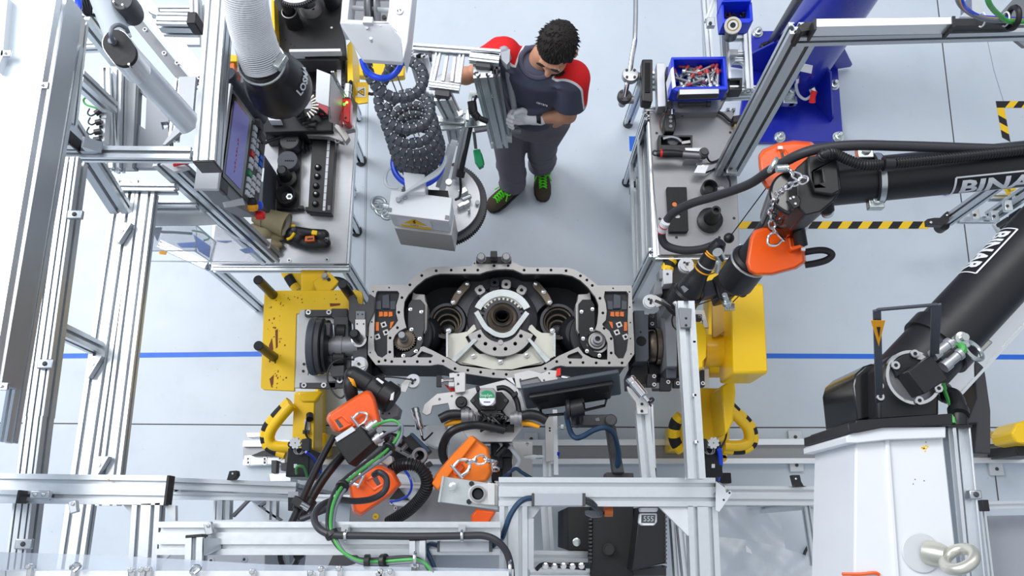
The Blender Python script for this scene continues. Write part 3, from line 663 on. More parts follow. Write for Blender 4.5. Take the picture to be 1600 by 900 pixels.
# left stand
YZ=.93
ls=thing('yellow_stand','yellow trolley stand with scuffed flat plate and black rods, left of the transmission','stand',P(470,640,0),'yellow trolley stands')
b=B();b.prism([(413,454),(556,453),(565,455),(567,462),(567,490),(463,490),(460,611),(412,609),(407,605)],YZ,YZ-.02);b.build('top_plate','yellow',ls,bev=.003)
b=B()
random.seed(3)
for i in range(70):
 x=418+random.gauss(14,6) if i<55 else random.uniform(430,540);y=random.uniform(470,605) if i<55 else random.uniform(458,475)
 r=random.uniform(.5,2.2);y2=y+r*random.uniform(.6,2.2);b.prism([(x,y),(x+r,y+.3),(x+r*.7,y2),(x-r*.3,y2)],YZ+.0006,YZ)
for pts in([(420,540),(425,528),(427,545),(424,560)],[(430,516),(434,514),(434,542),(431,545)],[(421,592),(428,585),(427,600),(424,606)],[(515,474),(532,474),(531,477),(516,479)]):b.prism(pts,YZ+.0007,YZ)
b.build('paint_scuffs','rust',ls)
for x,y in((427,461),(428,558),(551,467)):
 c=P(x,y,YZ);b=B();b.cyl(c,c+Z*.25,.021,n=20);b.build('locating_rod','oiled_black',ls,bev=.003)
b=B();b.prism([(468,484),(548,484),(548,606),(460,606)],YZ+.012,YZ-.01,[[(485,506),(530,506),(530,586),(481,586)]]);b.build('steel_frame_plate','plate_grey',ls,bev=.002)
for pts in([(476,484),(518,484),(518,494),(476,494)],[(468,598),(525,598),(524,607),(468,606)],[(518,482),(543,482),(543,496),(518,496)],[(512,596),(538,594),(538,606),(512,606)]):
 b=B();b.prism(pts,YZ+.04,YZ+.012);b.build('clamp_bar','dark_grey',ls,bev=.002)
screws(ls,[(482,488),(514,488),(475,602),(506,602)],YZ+.04,.012)
screws(ls,[(475,569),(474,580)],YZ+.012,.006,'black')
b=B();b.prism([(521,494),(544,494),(545,530),(522,531)],YZ+.09,YZ);b.build('roller_bracket','dark_grey',ls,bev=.004)
b=B();b.cyl(P(526,518,YZ+.07),P(541,518,YZ+.07),.035,n=24);b.build('roller','black',ls,bev=.003)
b=B();b.prism([(514,572),(538,570),(538,588),(518,589)],YZ+.10,YZ);b.build('roller_bracket','dark_grey',ls,bev=.004);b=B();b.cyl(P(521,560,YZ+.07),P(540,560,YZ+.07),.035,n=24);b.build('roller','black',ls,bev=.003)
screws(ls,[(531,594)],YZ+.05,.014)
a0,a1=P(485,541,1.0),P(515,541,1.0);ax=(a1-a0)
b=B();b.lathe(a0,X,[(.10,0),(.128,.006),(.132,.02),(.128,.034),(.118,.04)],44);b.build('pivot_flange','slate',ls)
b=B();b.lathe(P(498,541,1.0),X,[(.122,0),(.126,.004),(.126,.022),(.10,.028)],44);b.build('pivot_flange','dark_grey',ls)
b=B();b.lathe(P(508,541,1.0),X,[(.09,0),(.118,.004),(.118,.016),(.085,.024)],44);b.build('pivot_flange','black',ls)
for x,y0 in((495,512),(509,516)):c=P(x+4,y0,1.06);b=B();b.box(c,(.028,.06,.05));b.build('flange_lug','dark_grey',ls,bev=.004)
b=B();b.lathe(P(512,541,1.0),X,[(.045,0),(.045,.04),(.05,.04),(.05,.07),(.045,.07),(.045,.14)],32);b.build('pivot_shaft','steel_grey',ls)
b=B()
for y in(570,574,578):b.cyl(P(484,y,.96),P(530,y-1,.96),.011,n=14)
b.build('spacer_rod','light_grey',ls)
b=B();b.tube([P(495,555,1.05),P(498,572,1.0),P(503,585,.97)],.004,6);b.build('release_cable','slate',ls)
b=B();b.prism([(545,463),(553,460),(557,468),(560,474),(564,475),(570,475),(575,470),(577,459),(585,464),(585,487),(575,507),(575,526),(556,520),(551,506),(545,500)],YZ+.13,YZ+.11);b.build('fork_plate','dark_grey',ls,bev=.002)
b=B();b.prism([(552,500),(574,500),(573,590),(551,590)],YZ+.105,YZ-.1);b.build('side_arm','dark_grey',ls,bev=.003)
b=B();b.prism([(555,499),(571,499),(571,528),(555,528)],YZ+.14,YZ+.12);b.build('white_plate','plate_grey',ls,bev=.001)
b=B();b.prism([(556,486),(570,486),(570,499),(556,499)],YZ+.14,YZ+.12);b.build('grid_block','mid_grey',ls,bev=.001)
for x,y in((559,491),(566,491),(558,506),(568,506)):b=B();b.vcyl(x,y,1.3,YZ+.142,YZ+.13,8);b.build('screw','black',ls)
c=P(561,531,YZ+.12);b=B();b.lathe(c,Z,[(.034,0),(.034,.006),(.026,.008),(.026,.02)],24);b.build('washer','chrome',ls)
b=B();b.lathe(c+Z*.01,Z,[(.023,0),(.023,.10),(.016,.105),(.016,.12)],20);b.build('clamp_stud','oiled_black',ls)
b=B();b.prism([(574,505),(582,505),(580,585),(574,585)],YZ+.02,YZ-.2);b.build('backing_block','black',ls)
b=B();b.prism([(548,575),(592,573),(590,600),(548,600)],YZ-.05,YZ-.25);b.build('backing_block','black',ls)
b=B();b.prism([(459,612),(492,612),(491,704),(455,706)],.46,.26);b.prism([(460,611),(506,611),(494,628),(470,628)],.6,.56);b.build('column','yellow',ls,bev=.012)
b=B();b.pbox(493,676,510,710,.18,.0);b.pbox(492,560,500,710,.16,.0);b.build('foot_box','yellow',ls,bev=.012)
tube_l=PZ((456,632,.50),(436,655,.48),(424,672,.46),(421,686,.44),(428,696,.43),(456,699,.43))
b=B();b.tube(tube_l,.027,16);b.build('bumper_tube','yellow',ls)
def guard(parent,pts,r,n):
 q_=cat(pts,8);b=B();k=len(q_)/n
 for i in range(n):
  b.mi=i%2;b.tube(q_[int(i*k):int((i+1)*k)+1],r,10,smooth=False)
 return b.build('hazard_edge',['yellow_tape','black_matt'],parent)
guard(ls,PZ((452,626,.48),(430,649,.46),(416,668,.44),(413,686,.42),(420,700,.41),(446,711,.41)),.022,9)
guard(ls,PZ((444,422,.5),(450,432,.5),(459,446,.5),(466,454,.5)),.024,3)
b=B();b.prism([(470,418),(508,418),(508,460),(470,460)],.86,.82);b.prism([(488,440),(513,424),(530,440),(512,460),(496,460)],.9,.87);b.prism([(444,418),(476,420),(476,456),(466,450)],.5,.45);b.build('rear_arm','yellow',ls,bev=.006)
c=P(508,432,.9);b=B();b.lathe(c,Z,[(.018,0),(.018,.006),(.013,.006),(.013,.02)],6);b.build('bolt','machined',ls)
b=B();b.torus(P(522,462,.86),Z,.075,.02,28,10);b.build('rubber_ring','black',ls)
screws(ls,[(514,437)],.9,.008,'black')
b=B();b.cyl(P(484,648,.47),P(484,655,.49),.018,n=16);b.tube(PZ((480,656,.48),(478,664,.48),(477,676,.48),(482,686,.47)),.005,6);b.box(P(478,675,.475),(.03,.018,.01));b.build('sensor_lead','black',ls)
b=B();b.prism([(475,655),(483,655),(484,672),(476,672)],.47,.46);b.build('sensor_strip','light_grey',ls)
def latch(parent,sx,z):
 b=B();b.prism([(sx(450),700),(sx(484),700),(sx(482),745),(sx(446),745)],z,z-.3);b.build('latch_block','oiled_black',parent,bev=.004)
 cx,cy=sx(461),692
 b=B();pts=[]
 for i in range(8):
  for o,r in((-.3,9.5),(-.12,7.6),(.12,7.6),(.3,9.5)):a_=6.2832*(i+o)/8;pts.append((cx+r*math.cos(a_),cy+r*math.sin(a_)))
 b.prism(pts,z+.04,z+.02);b.mi=1;b.vcyl(cx,cy,1,z+.041,z+.03,8);b.build('star_flange',['light_grey','dark_grey'],parent)
 b=B();b.prism([(sx(471),686),(sx(484),684),(sx(484),706),(sx(471),704)],z+.05,z);b.vcyl(sx(455),694,6,z+.02,z-.05);b.build('valve','black',parent,bev=.004)
 for k in range(2):b=B();b.torus(P(sx(466+3*k),703,z+.03),Z,.02,.0025,20,6);b.build('wire_loop','steel_grey',parent)
 b=B();b.prism([(sx(459),725),(sx(464),725),(sx(464),731),(sx(459),731)],z+.001,z);b.build('white_mark','light_grey',parent)
latch(ls,lambda x:x,.62)
tag(B().tube(PZ((478,706,.68),(488,714,.62),(496,726,.55),(503,744,.5)),.007,8).build('air_hose','blue_tube'),'blue air hose at the foot of the left yellow stand','hose')
tag(B().tube(PZ((463,740,.66),(463,732,.72),(466,728,.74),(474,730,.72),(478,738,.68),(480,745,.64)),.006,8).build('signal_cable','green_cable'),'green cable loop on the black latch of the left stand','cable')
# right stand
rs=thing('yellow_stand','yellow trolley stand with tall box column, right of the transmission','stand',P(1120,640,0),'yellow trolley stands')
b=B();b.prism([(1142,443),(1193,442),(1200,584),(1146,584)],1.12,.86);b.build('box_column','yellow',rs,bev=.012)
b=B();b.prism([(1106,462),(1144,462),(1148,584),(1108,584)],.62,.5);b.build('inner_arm','yellow',rs,bev=.01)
b=B();b.prism([(1113,450),(1142,450),(1142,512),(1118,527),(1114,526)],.98,.955);b.build('access_cover','cardboard',rs,bev=.002)
b=B();b.lathe(P(1099,548,.9),X,[(.075,0),(.075,.18)],32);b.build('pivot_tube','yellow',rs)
b=B();b.prism([(1078,502),(1097,502),(1103,513),(1105,520),(1105,556),(1101,561),(1100,576),(1080,580)],1.06,.8);b.build('pivot_housing','yellow',rs,bev=.012)
b=B();b.prism([(1030,484),(1100,484),(1108,512),(1098,512),(1098,500),(1034,500)],.93,.91);b.prism([(1020,606),(1108,606),(1108,576),(1098,576),(1098,598),(1020,598)],.93,.91);b.build('steel_frame_plate','plate_grey',rs,bev=.002)
for pts in([(1087,491),(1097,491),(1097,500),(1087,500)],[(1091,578),(1101,578),(1101,604),(1091,604)],[(1012,584),(1026,584),(1026,604),(1011,604)],[(1053,594),(1064,594),(1064,605),(1053,605)],[(1014,490),(1024,490),(1024,512),(1014,512)],[(1032,590),(1049,590),(1049,610),(1032,610)]):
 b=B();b.prism(pts,.97,.93);b.build('clamp_bar','black',rs,bev=.002)
screws(rs,[(1093,495),(1098,599),(1022,588),(1022,601),(1059,599),(1019,494),(1019,506),(1044,597)],.97,.009)
for pts,z1,m in(([(990,485),(1007,485),(1007,491),(1013,491),(1014,560),(1011,565),(992,565)],1.0,'slate'),([(991,565),(1013,565),(1014,600),(985,600),(984,580)],.9,'black'),([(1014,512),(1032,512),(1032,586),(1014,586)],.86,'oiled_black'),([(1038,470),(1057,476),(1058,573),(1042,573)],1.04,'mid_grey'),([(1041,573),(1058,573),(1057,591),(1041,591)],.99,'slate'),([(1058,500),(1070,500),(1072,590),(1058,590)],.85,'black'),([(1024,488),(1040,488),(1042,600),(1030,600)],.82,'black')):
 b=B();b.prism(pts,z1,z1-.22);b.build('clamp_block',m,rs,bev=.004)
b=B();b.vcyl(1002,533,8,1.0005,.99);b.vcyl(1001,519,1.5,1.0006,.99);b.build('clamp_bore','void',rs)
b=B();b.lathe(P(1012,541,.9),X,[(.07,0),(.075,.01),(.075,.03),(.06,.034)],32);b.lathe(P(1024,541,.9),X,[(.085,0),(.085,.02),(.05,.024)],32);b.build('pivot_flange','brown_steel',rs)
for y in(517,558):b=B();b.tube(PZ((1033,y-2,.93),(1034,y+4,.94),(1029,y+4,.94),(1029,y+6,.93)),.005,6,smooth=False);b.build('spring_clip','chrome',rs)
b=B();b.prism([(1088,606),(1138,606),(1140,612),(1140,690),(1090,690)],.46,.26);b.build('column','yellow',rs,bev=.01);b=B();b.prism([(1126,604),(1148,590),(1150,612),(1146,660),(1134,680)],.7,.3);b.build('column_web','yellow',rs,bev=.01)
b=B();b.tube(PZ((1127,628,.5),(1146,646,.48),(1162,662,.46),(1169,672,.45),(1170,688,.43),(1158,696,.43),(1132,696,.43)),.027,16);b.build('bumper_tube','yellow',rs)
guard(rs,PZ((1133,624,.48),(1152,643,.46),(1168,658,.44),(1177,673,.43),(1177,692,.41),(1162,703,.41),(1130,703,.41)),.022,11)
guard(rs,PZ((1064,650,.5),(1056,660,.48),(1053,676,.46),(1056,692,.44),(1066,704,.43)),.03,5)
b=B();b.pbox(1047,665,1070,704,.2,.02);b.build('foot_box','yellow',rs,bev=.01)
b=B();b.vcyl(1131,716,5,.3,.1);b.prism([(1126,704),(1136,704),(1136,716),(1126,716)],.3,.25);b.build('latch_tongue','yellow',rs,bev=.003)
b=B();b.prism([(1117,656),(1123,656),(1123,690),(1117,690)],.47,.46);b.build('sensor_strip','light_grey',rs)
b=B();b.cyl(P(1115,655,.49),P(1123,655,.49),.018,n=14);b.tube(PZ((1123,655,.49),(1130,657,.5),(1135,666,.52),(1134,684,.56),(1126,700,.62)),.005,6);b.build('sensor_lead','black',rs)
latch(rs,lambda x:1576-x,.62)
b=B();b.box(P(1116,748,.45),(.14,.05,.12));b.build('latch_foot','oiled_black',rs,bev=.004)
tag(B().tube(PZ((1124,702,.66),(1126,716,.63),(1125,730,.6),(1121,750,.56)),.012,8).build('air_hose','blue_tube'),'blue air hose at the foot of the right yellow stand','hose')
# shared helpers for the tools
def cover(name,label,pts,z,h,m='orange',shrink=.10,cx=None,cy=None):
 t=thing(name,label,'tool cover',P(sum(p[0] for p in pts)/len(pts),sum(p[1] for p in pts)/len(pts),z-h))
 cx=sum(p[0] for p in pts)/len(pts) if cx is None else cx;cy=sum(p[1] for p in pts)/len(pts) if cy is None else cy
 lv=[]
 for f,dz in((shrink,0),(shrink*.35,-h*.10),(0,-h*.35),(-.02,-h)):
  lv.append([P(x+(cx-x)*f,y+(cy-y)*f,z+dz) for x,y in pts])
 n=len(pts);vs=[p for l in lv for p in l]
 fs=[(j*n+i,j*n+(i+1)%n,(j+1)*n+(i+1)%n,(j+1)*n+i) for j in range(3) for i in range(n)]+[tuple(range(n)),tuple(range(3*n,4*n))]
 b=B();b.add(vs,fs);b.build('shell',m,t,bev=.006,smooth=50)
 return t
def slot(t,pts,z,d=.02,strip=None,m='orange'):
 b=B();b.prism(pts,z+.003,z-d);b.build('slot','void',t)
 if strip:b=B();b.prism(strip,z+.012,z-d);b.build('slot_pin','dark_grey',t,bev=.003)
 b=B();q=PL(z+.008,pts)
 for i in range(len(q)):b.cyl(q[i],q[(i+1)%len(q)],.006,n=8);b.ball(q[i],.006,n=8,k=6)
 b.build('slot_rim',m,t)
def chain(label,pts,n=8,w=.011,r=.0035,m='zinc',cat_='chain'):
 q=cat(pts,8);L=[0]
 for a,c in zip(q,q[1:]):L.append(L[-1]+(c-a).length)
 def at(s):
  for i in range(len(q)-1):
   if L[i+1]>=s:return q[i].lerp(q[i+1],(s-L[i])/max(1e-9,L[i+1]-L[i]))
  return q[-1]
 st=L[-1]/n;b=B()
 for i in range(n):
  p0,p1=at(i*st-st*.12 if i else 0),at((i+1)*st+st*.12);d,s,u=frame(p1-p0);l2=(p1-p0).length/2;c=(p0+p1)/2
  s=s if i%2 else(s*.35+u*.94)
  b.tube([c+d*(l2*a_)+s*(w*k) for a_,k in((-.55,1),(.55,1),(1,.0),(.55,-1),(-.55,-1),(-1,0))],r,8,4,closed=True)
 return tag(b.build('chain',m),label,cat_)
def shackle(parent,c,d,s=.03,r=.005,m='chrome'):
 d=Vector(d).normalized();w=d.cross(Z).normalized()
 b=B();b.tube([c+w*s*.6,c+w*s*.65+d*s,c+d*s*1.6,c-w*s*.65+d*s,c-w*s*.6],r,8)
 b.cyl(c+w*s*.9,c-w*s*.9,r*1.1,n=10);b.build('shackle',m,parent,label='chrome shackle')
def corr(name,m,label,pts,r,pitch=.012,cat_='hose',amp=.12,n=14):
 q=cat(pts,10);L=sum((c-a).length for a,c in zip(q,q[1:]));k=max(8,int(L/pitch)*4)
 acc=[0]
 for a,c in zip(q,q[1:]):acc.append(acc[-1]+(c-a).length)
 out=[];j=0
 for i in range(k+1):
  s=L*i/k
  while j<len(q)-2 and acc[j+1]<s:j+=1
  out.append(q[j].lerp(q[j+1],(s-acc[j])/max(1e-9,acc[j+1]-acc[j])))
 b=B();b.tube(out,[r*(1+(amp if i%4<2 else-amp)) for i in range(k+1)],n,smooth=False)
 return tag(b.build(name,m,smooth=25),label,cat_)
def pulley(label,x,y,z,rpx,bracket_pts=None,rod=None):
 t=thing('guide_roller',label,'roller',P(x,y,z-.06));c=P(x,y,z);r=rpx/S(x,y,z)
 b=B();b.lathe(c-Z*.045,Z,[(r*.95,0),(r*.95,.02),(r*1.12,.022),(r*1.12,.03),(r,.032),(r,.045)],32);b.build('drum','light_grey',t)
 b=B()
 for i in range(3):a_=2.09*i+.4;b.cyl(c+V(r*.38*math.cos(a_),r*.38*math.sin(a_),0),c+V(r*.38*math.cos(a_),r*.38*math.sin(a_),.001),r*.2,n=10)
 b.cyl(c,c+Z*.012,r*.2,n=8);b.build('hub_holes','black',t)
 if bracket_pts:b=B();b.prism(bracket_pts,z+.004,z-.004);b.build('bracket','plate_grey',t,bev=.001)
 if rod:b=B();b.cyl(P(*rod[0]),P(*rod[1]),.006,n=10);b.build('rod','steel_grey',t)
 return t
def cable(name,m,label,pts,r,cat_='cable',n=8):return tag(B().tube(PZ(*pts),r,n).build(name,m),label,cat_)
# gripper fixture with the stepper motor
fx=thing('gripper_fixture','light grey gripper plate with two black and yellow handles, below the transmission','fixture',P(760,650,.7))
FZ=1.24
b=B();b.prism([(683,615),(724,610),(790,593),(812,606),(822,642),(817,668),(800,690),(735,690),(720,670),(704,645),(700,630),(676,634),(673,646),(666,649),(659,645),(663,632)],FZ,FZ-.02,[circ(687,624,2,8),circ(706,619,1.7,8),circ(722,616,2,8)]);b.build('base_plate','plate_grey',fx,bev=.002)
b=B();b.prism([(790,590),(800,590),(806,603),(812,640),(820,642),(808,604)],FZ+.01,FZ);b.build('white_edge','white',fx)
for x,y,r in((721,629,9.5),(728,645,10)):
 c=P(x,y,FZ);b=B();k=r/S(x,y,FZ);b.lathe(c,Z,[(k,0),(k,.012),(k*.8,.016),(k*.35,.016),(k*.35,.024)],24);b.build('round_foot','black',fx)
screws(fx,[(794,607)],FZ,.01)
b=B();b.prism([(734,626),(746,612),(784,612),(796,626),(786,641),(748,642)],FZ+.08,FZ+.06);b.build('motor_flange','black_matt',fx,bev=.004)
screws(fx,[(739,626),(790,626)],FZ+.08,.007,'dark_grey')
b=B();b.prism([(751,606),(771,606),(775,611),(775,630),(771,634),(752,634),(749,630),(749,611)],FZ+.13,FZ+.02);b.build('motor_body','steel_grey',fx,bev=.003)
b=B();b.prism([(750,633),(773,633),(774,640),(752,640)],FZ+.1,FZ+.06);b.build('motor_end','black',fx,bev=.002)
lc=P(761,622,FZ+.131);r=12/S(761,622,FZ+.131)
b=B();half=lambda s:[lc+V(r*math.cos(math.pi*i/16),s*r*math.sin(math.pi*i/16),0) for i in range(17)]
b.mi=0;b.ext(half(1),V(0,0,.001));b.mi=1;b.ext(half(-1),V(0,0,.001));b.mi=2;b.text('StepSyn',lc+V(-.028,.006,.0012),X,Y,.0155);b.mi=3;b.box(lc+V(0,-.016,.0012),(.026,.004,.001));b.cyl(lc,lc+Z*.003,.002,n=8)
b.build('motor_label',['green','paper','white','dark_grey'],fx,smooth=0)
b=B()
for i in range(14):b.tube(PZ((748+i*3%40,642+i%4*3,FZ+.06),(752+i*7%45,650+i%5*3,FZ+.09),(746+i*11%50,664+i%3*5,FZ+.02)),.005,6)
b.box(P(765,646,FZ+.06),(.06,.04,.04));b.box(P(752,656,FZ+.04),(.03,.03,.05));b.box(P(786,668,FZ+.0),(.09,.04,.06));b.build('wire_loom','black',fx)
b=B();b.prism([(738,655),(800,655),(800,690),(738,690)],FZ-.02,FZ-.12);b.build('gearbox_block','oiled_black',fx,bev=.004)
b=B();b.prism([(740,643),(800,647),(800,664),(744,662)],FZ+.03,FZ-.01);b.build('cross_bar','machined',fx,bev=.004)
for side,col,gp,yl in((0,(721,650,738,650),((722,648),(712,647.5),(700,649),(687,655)),((721,659),(708,660),(695,664))),(1,(815,654,800,654),((815,650),(826,648),(840,650),(854,657)),((815,661),(828,662),(843,667)))):
 z=FZ+.06
 b=B();b.lathe(P(col[0],col[1],z),P(col[2],col[3],z)-P(col[0],col[1],z),[(.026,0),(.026,.016),(.03,.016),(.03,.03),(.024,.03),(.024,.046)],24);b.build('handle_collar','steel_grey',fx)
 b=B();b.tube([P(x,y,z) for x,y in gp],[.018,.021,.021,.019],14);b.build('handle_grip','black',fx,label='black rubber handle grip')
 b=B();b.tube([P(x,y,z-.02) for x,y in yl],[.012,.012,.008],12);b.build('handle_trigger','amber',fx,label='yellow trigger bar')
for pts in([(742,603),(748,602),(752,610),(745,612)],[(799,617),(807,610),(810,615),(802,622)]):b=B();b.prism(pts,FZ+.08,FZ+.02);b.build('clamp_knob','black',fx,bev=.004)
b=B();b.tube(PZ((776,607,FZ+.05),(788,606,FZ+.05),(800,614,FZ+.05),(808,628,FZ+.05),(811,645,FZ+.05)),.011,10);b.build('flat_cable','black',fx)
b=B();b.prism([(709,583),(727,581),(727,612),(711,614)],FZ+.02,FZ-.02,[circ(716,586,1.8,8),circ(716,600,1.8,8)]);b.prism([(702,583),(710,582),(710,590),(702,591)],FZ+.02,FZ-.02);b.prism([(701,597),(710,597),(710,604),(701,604)],FZ+.02,FZ-.02);b.build('gripper_jaw','plate_grey',fx,bev=.002)
b=B();b.cyl(P(683,596,FZ),P(693,595,FZ),.014,n=12);b.cyl(P(693,595,FZ),P(708,594,FZ),.007,n=10);b.build('jaw_piston','chrome',fx);b=B();b.box(P(686,596,FZ+.005),(.02,.045,.03));b.build('piston_cap','black',fx)
b=B();b.prism([(694,600),(703,604),(710,606),(710,613),(704,611)],FZ-.03,FZ-.06);b.build('red_tab','red',fx)
b=B();b.prism([(803,584),(826,578),(839,581),(846,583),(857,578),(871,579),(872,598),(848,599),(840,589),(812,595),(815,607),(807,606)],FZ+.02,FZ-.01);b.build('gripper_jaw','plate_grey',fx,bev=.002)
b=B();b.prism([(812,595),(839,589),(847,599),(815,608)],FZ+.012,FZ-.01);b.build('jaw_insert','mid_grey',fx)
for x,y in((813,593),(850,594),(858,583)):b=B();b.vcyl(x,y,1.6,FZ+.021,FZ,8);b.build('screw','dark_grey',fx)
b=B();b.prism([(870,576),(876,575),(876,586),(869,588)],FZ+.03,FZ);b.build('red_tab','red',fx);b=B();b.cyl(P(877,590,FZ),P(890,592,FZ),.011,n=12);b.build('jaw_piston','chrome',fx)
b=B();b.prism([(802,690),(832,690),(832,750),(800,750)],.8,.76,[circ(824,694,2.6,10)]);b.build('stand_plate','plate_grey',fx);b=B();b.prism([(766,690),(800,690),(800,752),(768,752)],1.0,.5);b.build('stand_column','oiled_black',fx,bev=.004)
b=B();b.prism([(664,665),(696,662),(702,680),(700,695),(680,700),(662,692)],1.1,1.02);b.build('casting','light_grey',fx,bev=.008);b=B();b.prism([(700,655),(738,668),(738,720),(700,742)],.95,.9);b.build('stand_plate','light_grey',fx,bev=.003)
for x0,y0,x1,y1 in((792,688,795,700),(780,690,778,705),(770,668,764,688)):b=B();b.tube(PZ((x0,y0,1.15),((x0+x1)/2+5,(y0+y1)/2,1.15),(x1,y1,1.1)),.006,6);b.build('wire_loom','tube_clear',fx)
b=B()
for x,y,z,sx_,sy_ in((786,705,1.05,.08,.05),(775,722,1.02,.06,.06),(792,730,1.0,.04,.08)):b.box(P(x,y,z),(sx_,sy_,.06))
b.cyl(P(776,714,1.15),P(790,698,1.15),.014,n=12);b.build('valve_pack','black',fx,bev=.004)
tag(B().tube(PZ((788,672,FZ+.07),(760,666,FZ+.09),(742,664,FZ+.1),(722,667,FZ+.12),(706,674,FZ+.12),(696,686,FZ+.1),(691,702,FZ+.08),(693,716,FZ+.05),(700,727,FZ)),.017,12).build('hose','black'),'black hose arching over the left handle of the gripper plate','hose')
tag(B().tube(PZ((800,735,1.1),(808,728,1.1),(811,718,1.12),(803,706,1.14),(797,698,1.14)),.009,8).build('air_line','tube_clear'),'pale air line looping beside the black column of the gripper plate','hose')
tag(B().tube(PZ((786,746,1.12),(796,738,1.14),(806,732,1.13),(815,738,1.12),(830,747,1.1)),.008,8).build('cable','cable_blue'),'dark blue cable near the foot of the gripper plate','cable')
up=thing('fixture_upright','thin aluminium upright with a plate, left of the monitor arm','post',P(858,735,.5))
beam(up,(867,640),(869,742),.95,7,.04,nw=0,nh=0,name='rod',m='alu_bright');beam(up,(854,690),(855,745),.9,13,.04,nw=1)
b=B();b.prism([(852,655),(864,648),(865,720),(853,722)],1.0,.98);b.mi=1;b.vcyl(859,669,1.6,1.001,.99);b.vcyl(859,673,1.6,1.001,.99);b.vcyl(859,648,1.6,1.001,.99);b.build('plate',['plate_grey','black'],up,bev=.001)
b=B();b.cyl(P(872,667,.98),P(890,669,.98),.008,n=10);b.lathe(P(876,667,.98),X,[(.013,0),(.013,.012),(.008,.014)],8);b.build('fitting','zinc',up);b=B();b.cyl(P(819,714,.98),P(850,713,.98),.007,n=8);b.lathe(P(830,714,.98),X,[(.012,0),(.012,.02)],8);b.build('fitting','zinc',up)
b=B();b.tube(PZ((873,706,.95),(871,714,.94),(867,722,.92)),.007,8);b.build('air_hose','blue_tube',up)
pulley('pale guide roller just below the black left drum of the transmission',645,595,1.12,10.5,[(626,612),(627,600),(634,593),(641,596),(638,604),(634,613)],((623,600,1.12),(616,628,1.1)))
pulley('pale guide roller left of the transmission, above the black elbow',561,569,1.12,11.5,[(552,566),(570,562),(571,572),(556,578)])
tag(B().tube(PZ((553,562,1.15),(535,561,1.2),(520,567,1.2),(512,582,1.2),(513,600,1.2),(522,615,1.2),(533,622,1.2),(541,614,1.2)),.004,6).build('thin_cable','black'),'thin black cable loop left of the transmission, around the left guide roller','cable')
tag(B().tube(PZ((584,592,1.2),(600,589,1.18),(620,590,1.16),(641,593,1.15)),.0035,6).build('thin_cable','black'),'thin black cable from the black tool to the roller below the drum','cable')
t=thing('proximity_sensor','slanted chrome sensor cylinder between the left orange cover and the gripper plate','sensor',P(652,655,1.0));sensor(t,648,637,659,681,1.2,.017)
b=B();b.tube(PZ((659,681,1.2),(662,688,1.18),(668,684,1.16),(676,676,1.14)),.004,6);b.build('lead','black',t)
# left spindle tool
sp=thing('spindle_tool','black screwdriving spindle with elbow and yellow band, on the left of the gripper','tool',P(580,640,.9))
b=B();b.tube(PZ((552,586,1.38),(566,594,1.38),(582,604,1.38)),.036,18);b.lathe(P(580,603,1.38),P(596,614,1.38)-P(580,603,1.38),[(.036,-.01),(.05,.0),(.052,.05),(.06,.055),(.06,.10),(.05,.11)],32);b.ball(P(552,586,1.38),.036,n=20,k=14);b.build('spindle_body','black',sp)
b=B();b.tube(PZ((549,590,1.38),(546,600,1.39),(548,612,1.38),(552,628,1.36)),[.026,.026,.028,.024],16);b.build('elbow','black',sp)
b=B();b.lathe(P(551,593,1.385),P(547,602,1.385)-P(551,593,1.385),[(.029,0),(.029,.024)],20);b.build('yellow_band','amber',sp,label='yellow band')
for pts in([(587,592),(590,590),(600,597),(597,600)],[(611,616),(616,612),(614,625),(609,625)]):b=B();b.prism(pts,1.45,1.44);b.build('sticker','white',sp)
b=B();b.prism([(592,634),(604,628),(614,627),(624,636),(621,650),(608,655),(594,652)],1.3,1.2,[circ(611,632,1.6,8),circ(598,646,1.6,8),circ(608,646,1.6,8)]);b.build('hex_mount','mid_grey',sp,bev=.003)
o1=cover('orange_tool_cover','glossy orange tool cover nearest the left yellow stand, upper of the two',[(510,655),(514,646),(534,633),(556,619),(573,610),(580,612),(586,622),(589,632),(594,654),(595,666),(582,669),(564,666),(546,672),(530,677),(520,673)],1.62,.18)
slot(o1,[(521,657),(534,650),(549,663),(531,672)],1.61,.03,[(522,657),(527,654),(538,668),(532,672)])
shackle(o1,P(556,660,1.64),V(.6,.5,0),.03,.005,'chrome')
b=B();b.box(P(521,651,1.61),(.02,.02,.006),V(1,.6,0));b.build('sticker','white',o1)
bx=thing('junction_box','black square junction box with green cables, left of the gripper','box',P(553,697,1.4))
b=B();b.prism([(522,692),(563,665),(583,692),(545,726)],1.72,1.58);b.build('box_body','black_matt',bx,bev=.004)
b=B();b.prism([(523,684),(550,666),(556,672),(526,691)],1.725,1.7);b.build('white_lid_strip','light_grey',bx,bev=.002)
for x0,y0,x1,y1 in((574,671,582,665),(584,690,592,684)):
 b=B();b.lathe(P(x0,y0,1.68),P(x1,y1,1.68)-P(x0,y0,1.68),[(.017,0),(.017,.014),(.02,.014),(.02,.03),(.013,.03),(.013,.045)],16);b.build('connector','steel',bx)
 b=B();b.cyl(P(x1,y1,1.68),P(x1+5,y1-4,1.68),.01,n=10);b.build('plug','white',bx)
b=B();b.cyl(P(578,681,1.67),P(588,674,1.67),.024,n=16);b.build('connector','black',bx)
o2=cover('orange_tool_cover','orange tool cover with a black cable across it, lower left',[(544,757),(552,747),(580,729),(596,727),(615,736),(627,757),(612,773),(595,785),(563,807),(552,801),(548,780)],1.78,.2)
slot(o2,[(571,752),(590,741),(598,757),(585,765)],1.77,.03,[(580,746),(588,741),(596,757),(590,760)]);shackle(o2,P(564,752,1.8),V(-.6,.3,0),.026,.005,'chrome')
b=B();b.box(P(603,763,1.77),(.02,.014,.006),V(1,.6,0));b.build('sticker','white',o2)
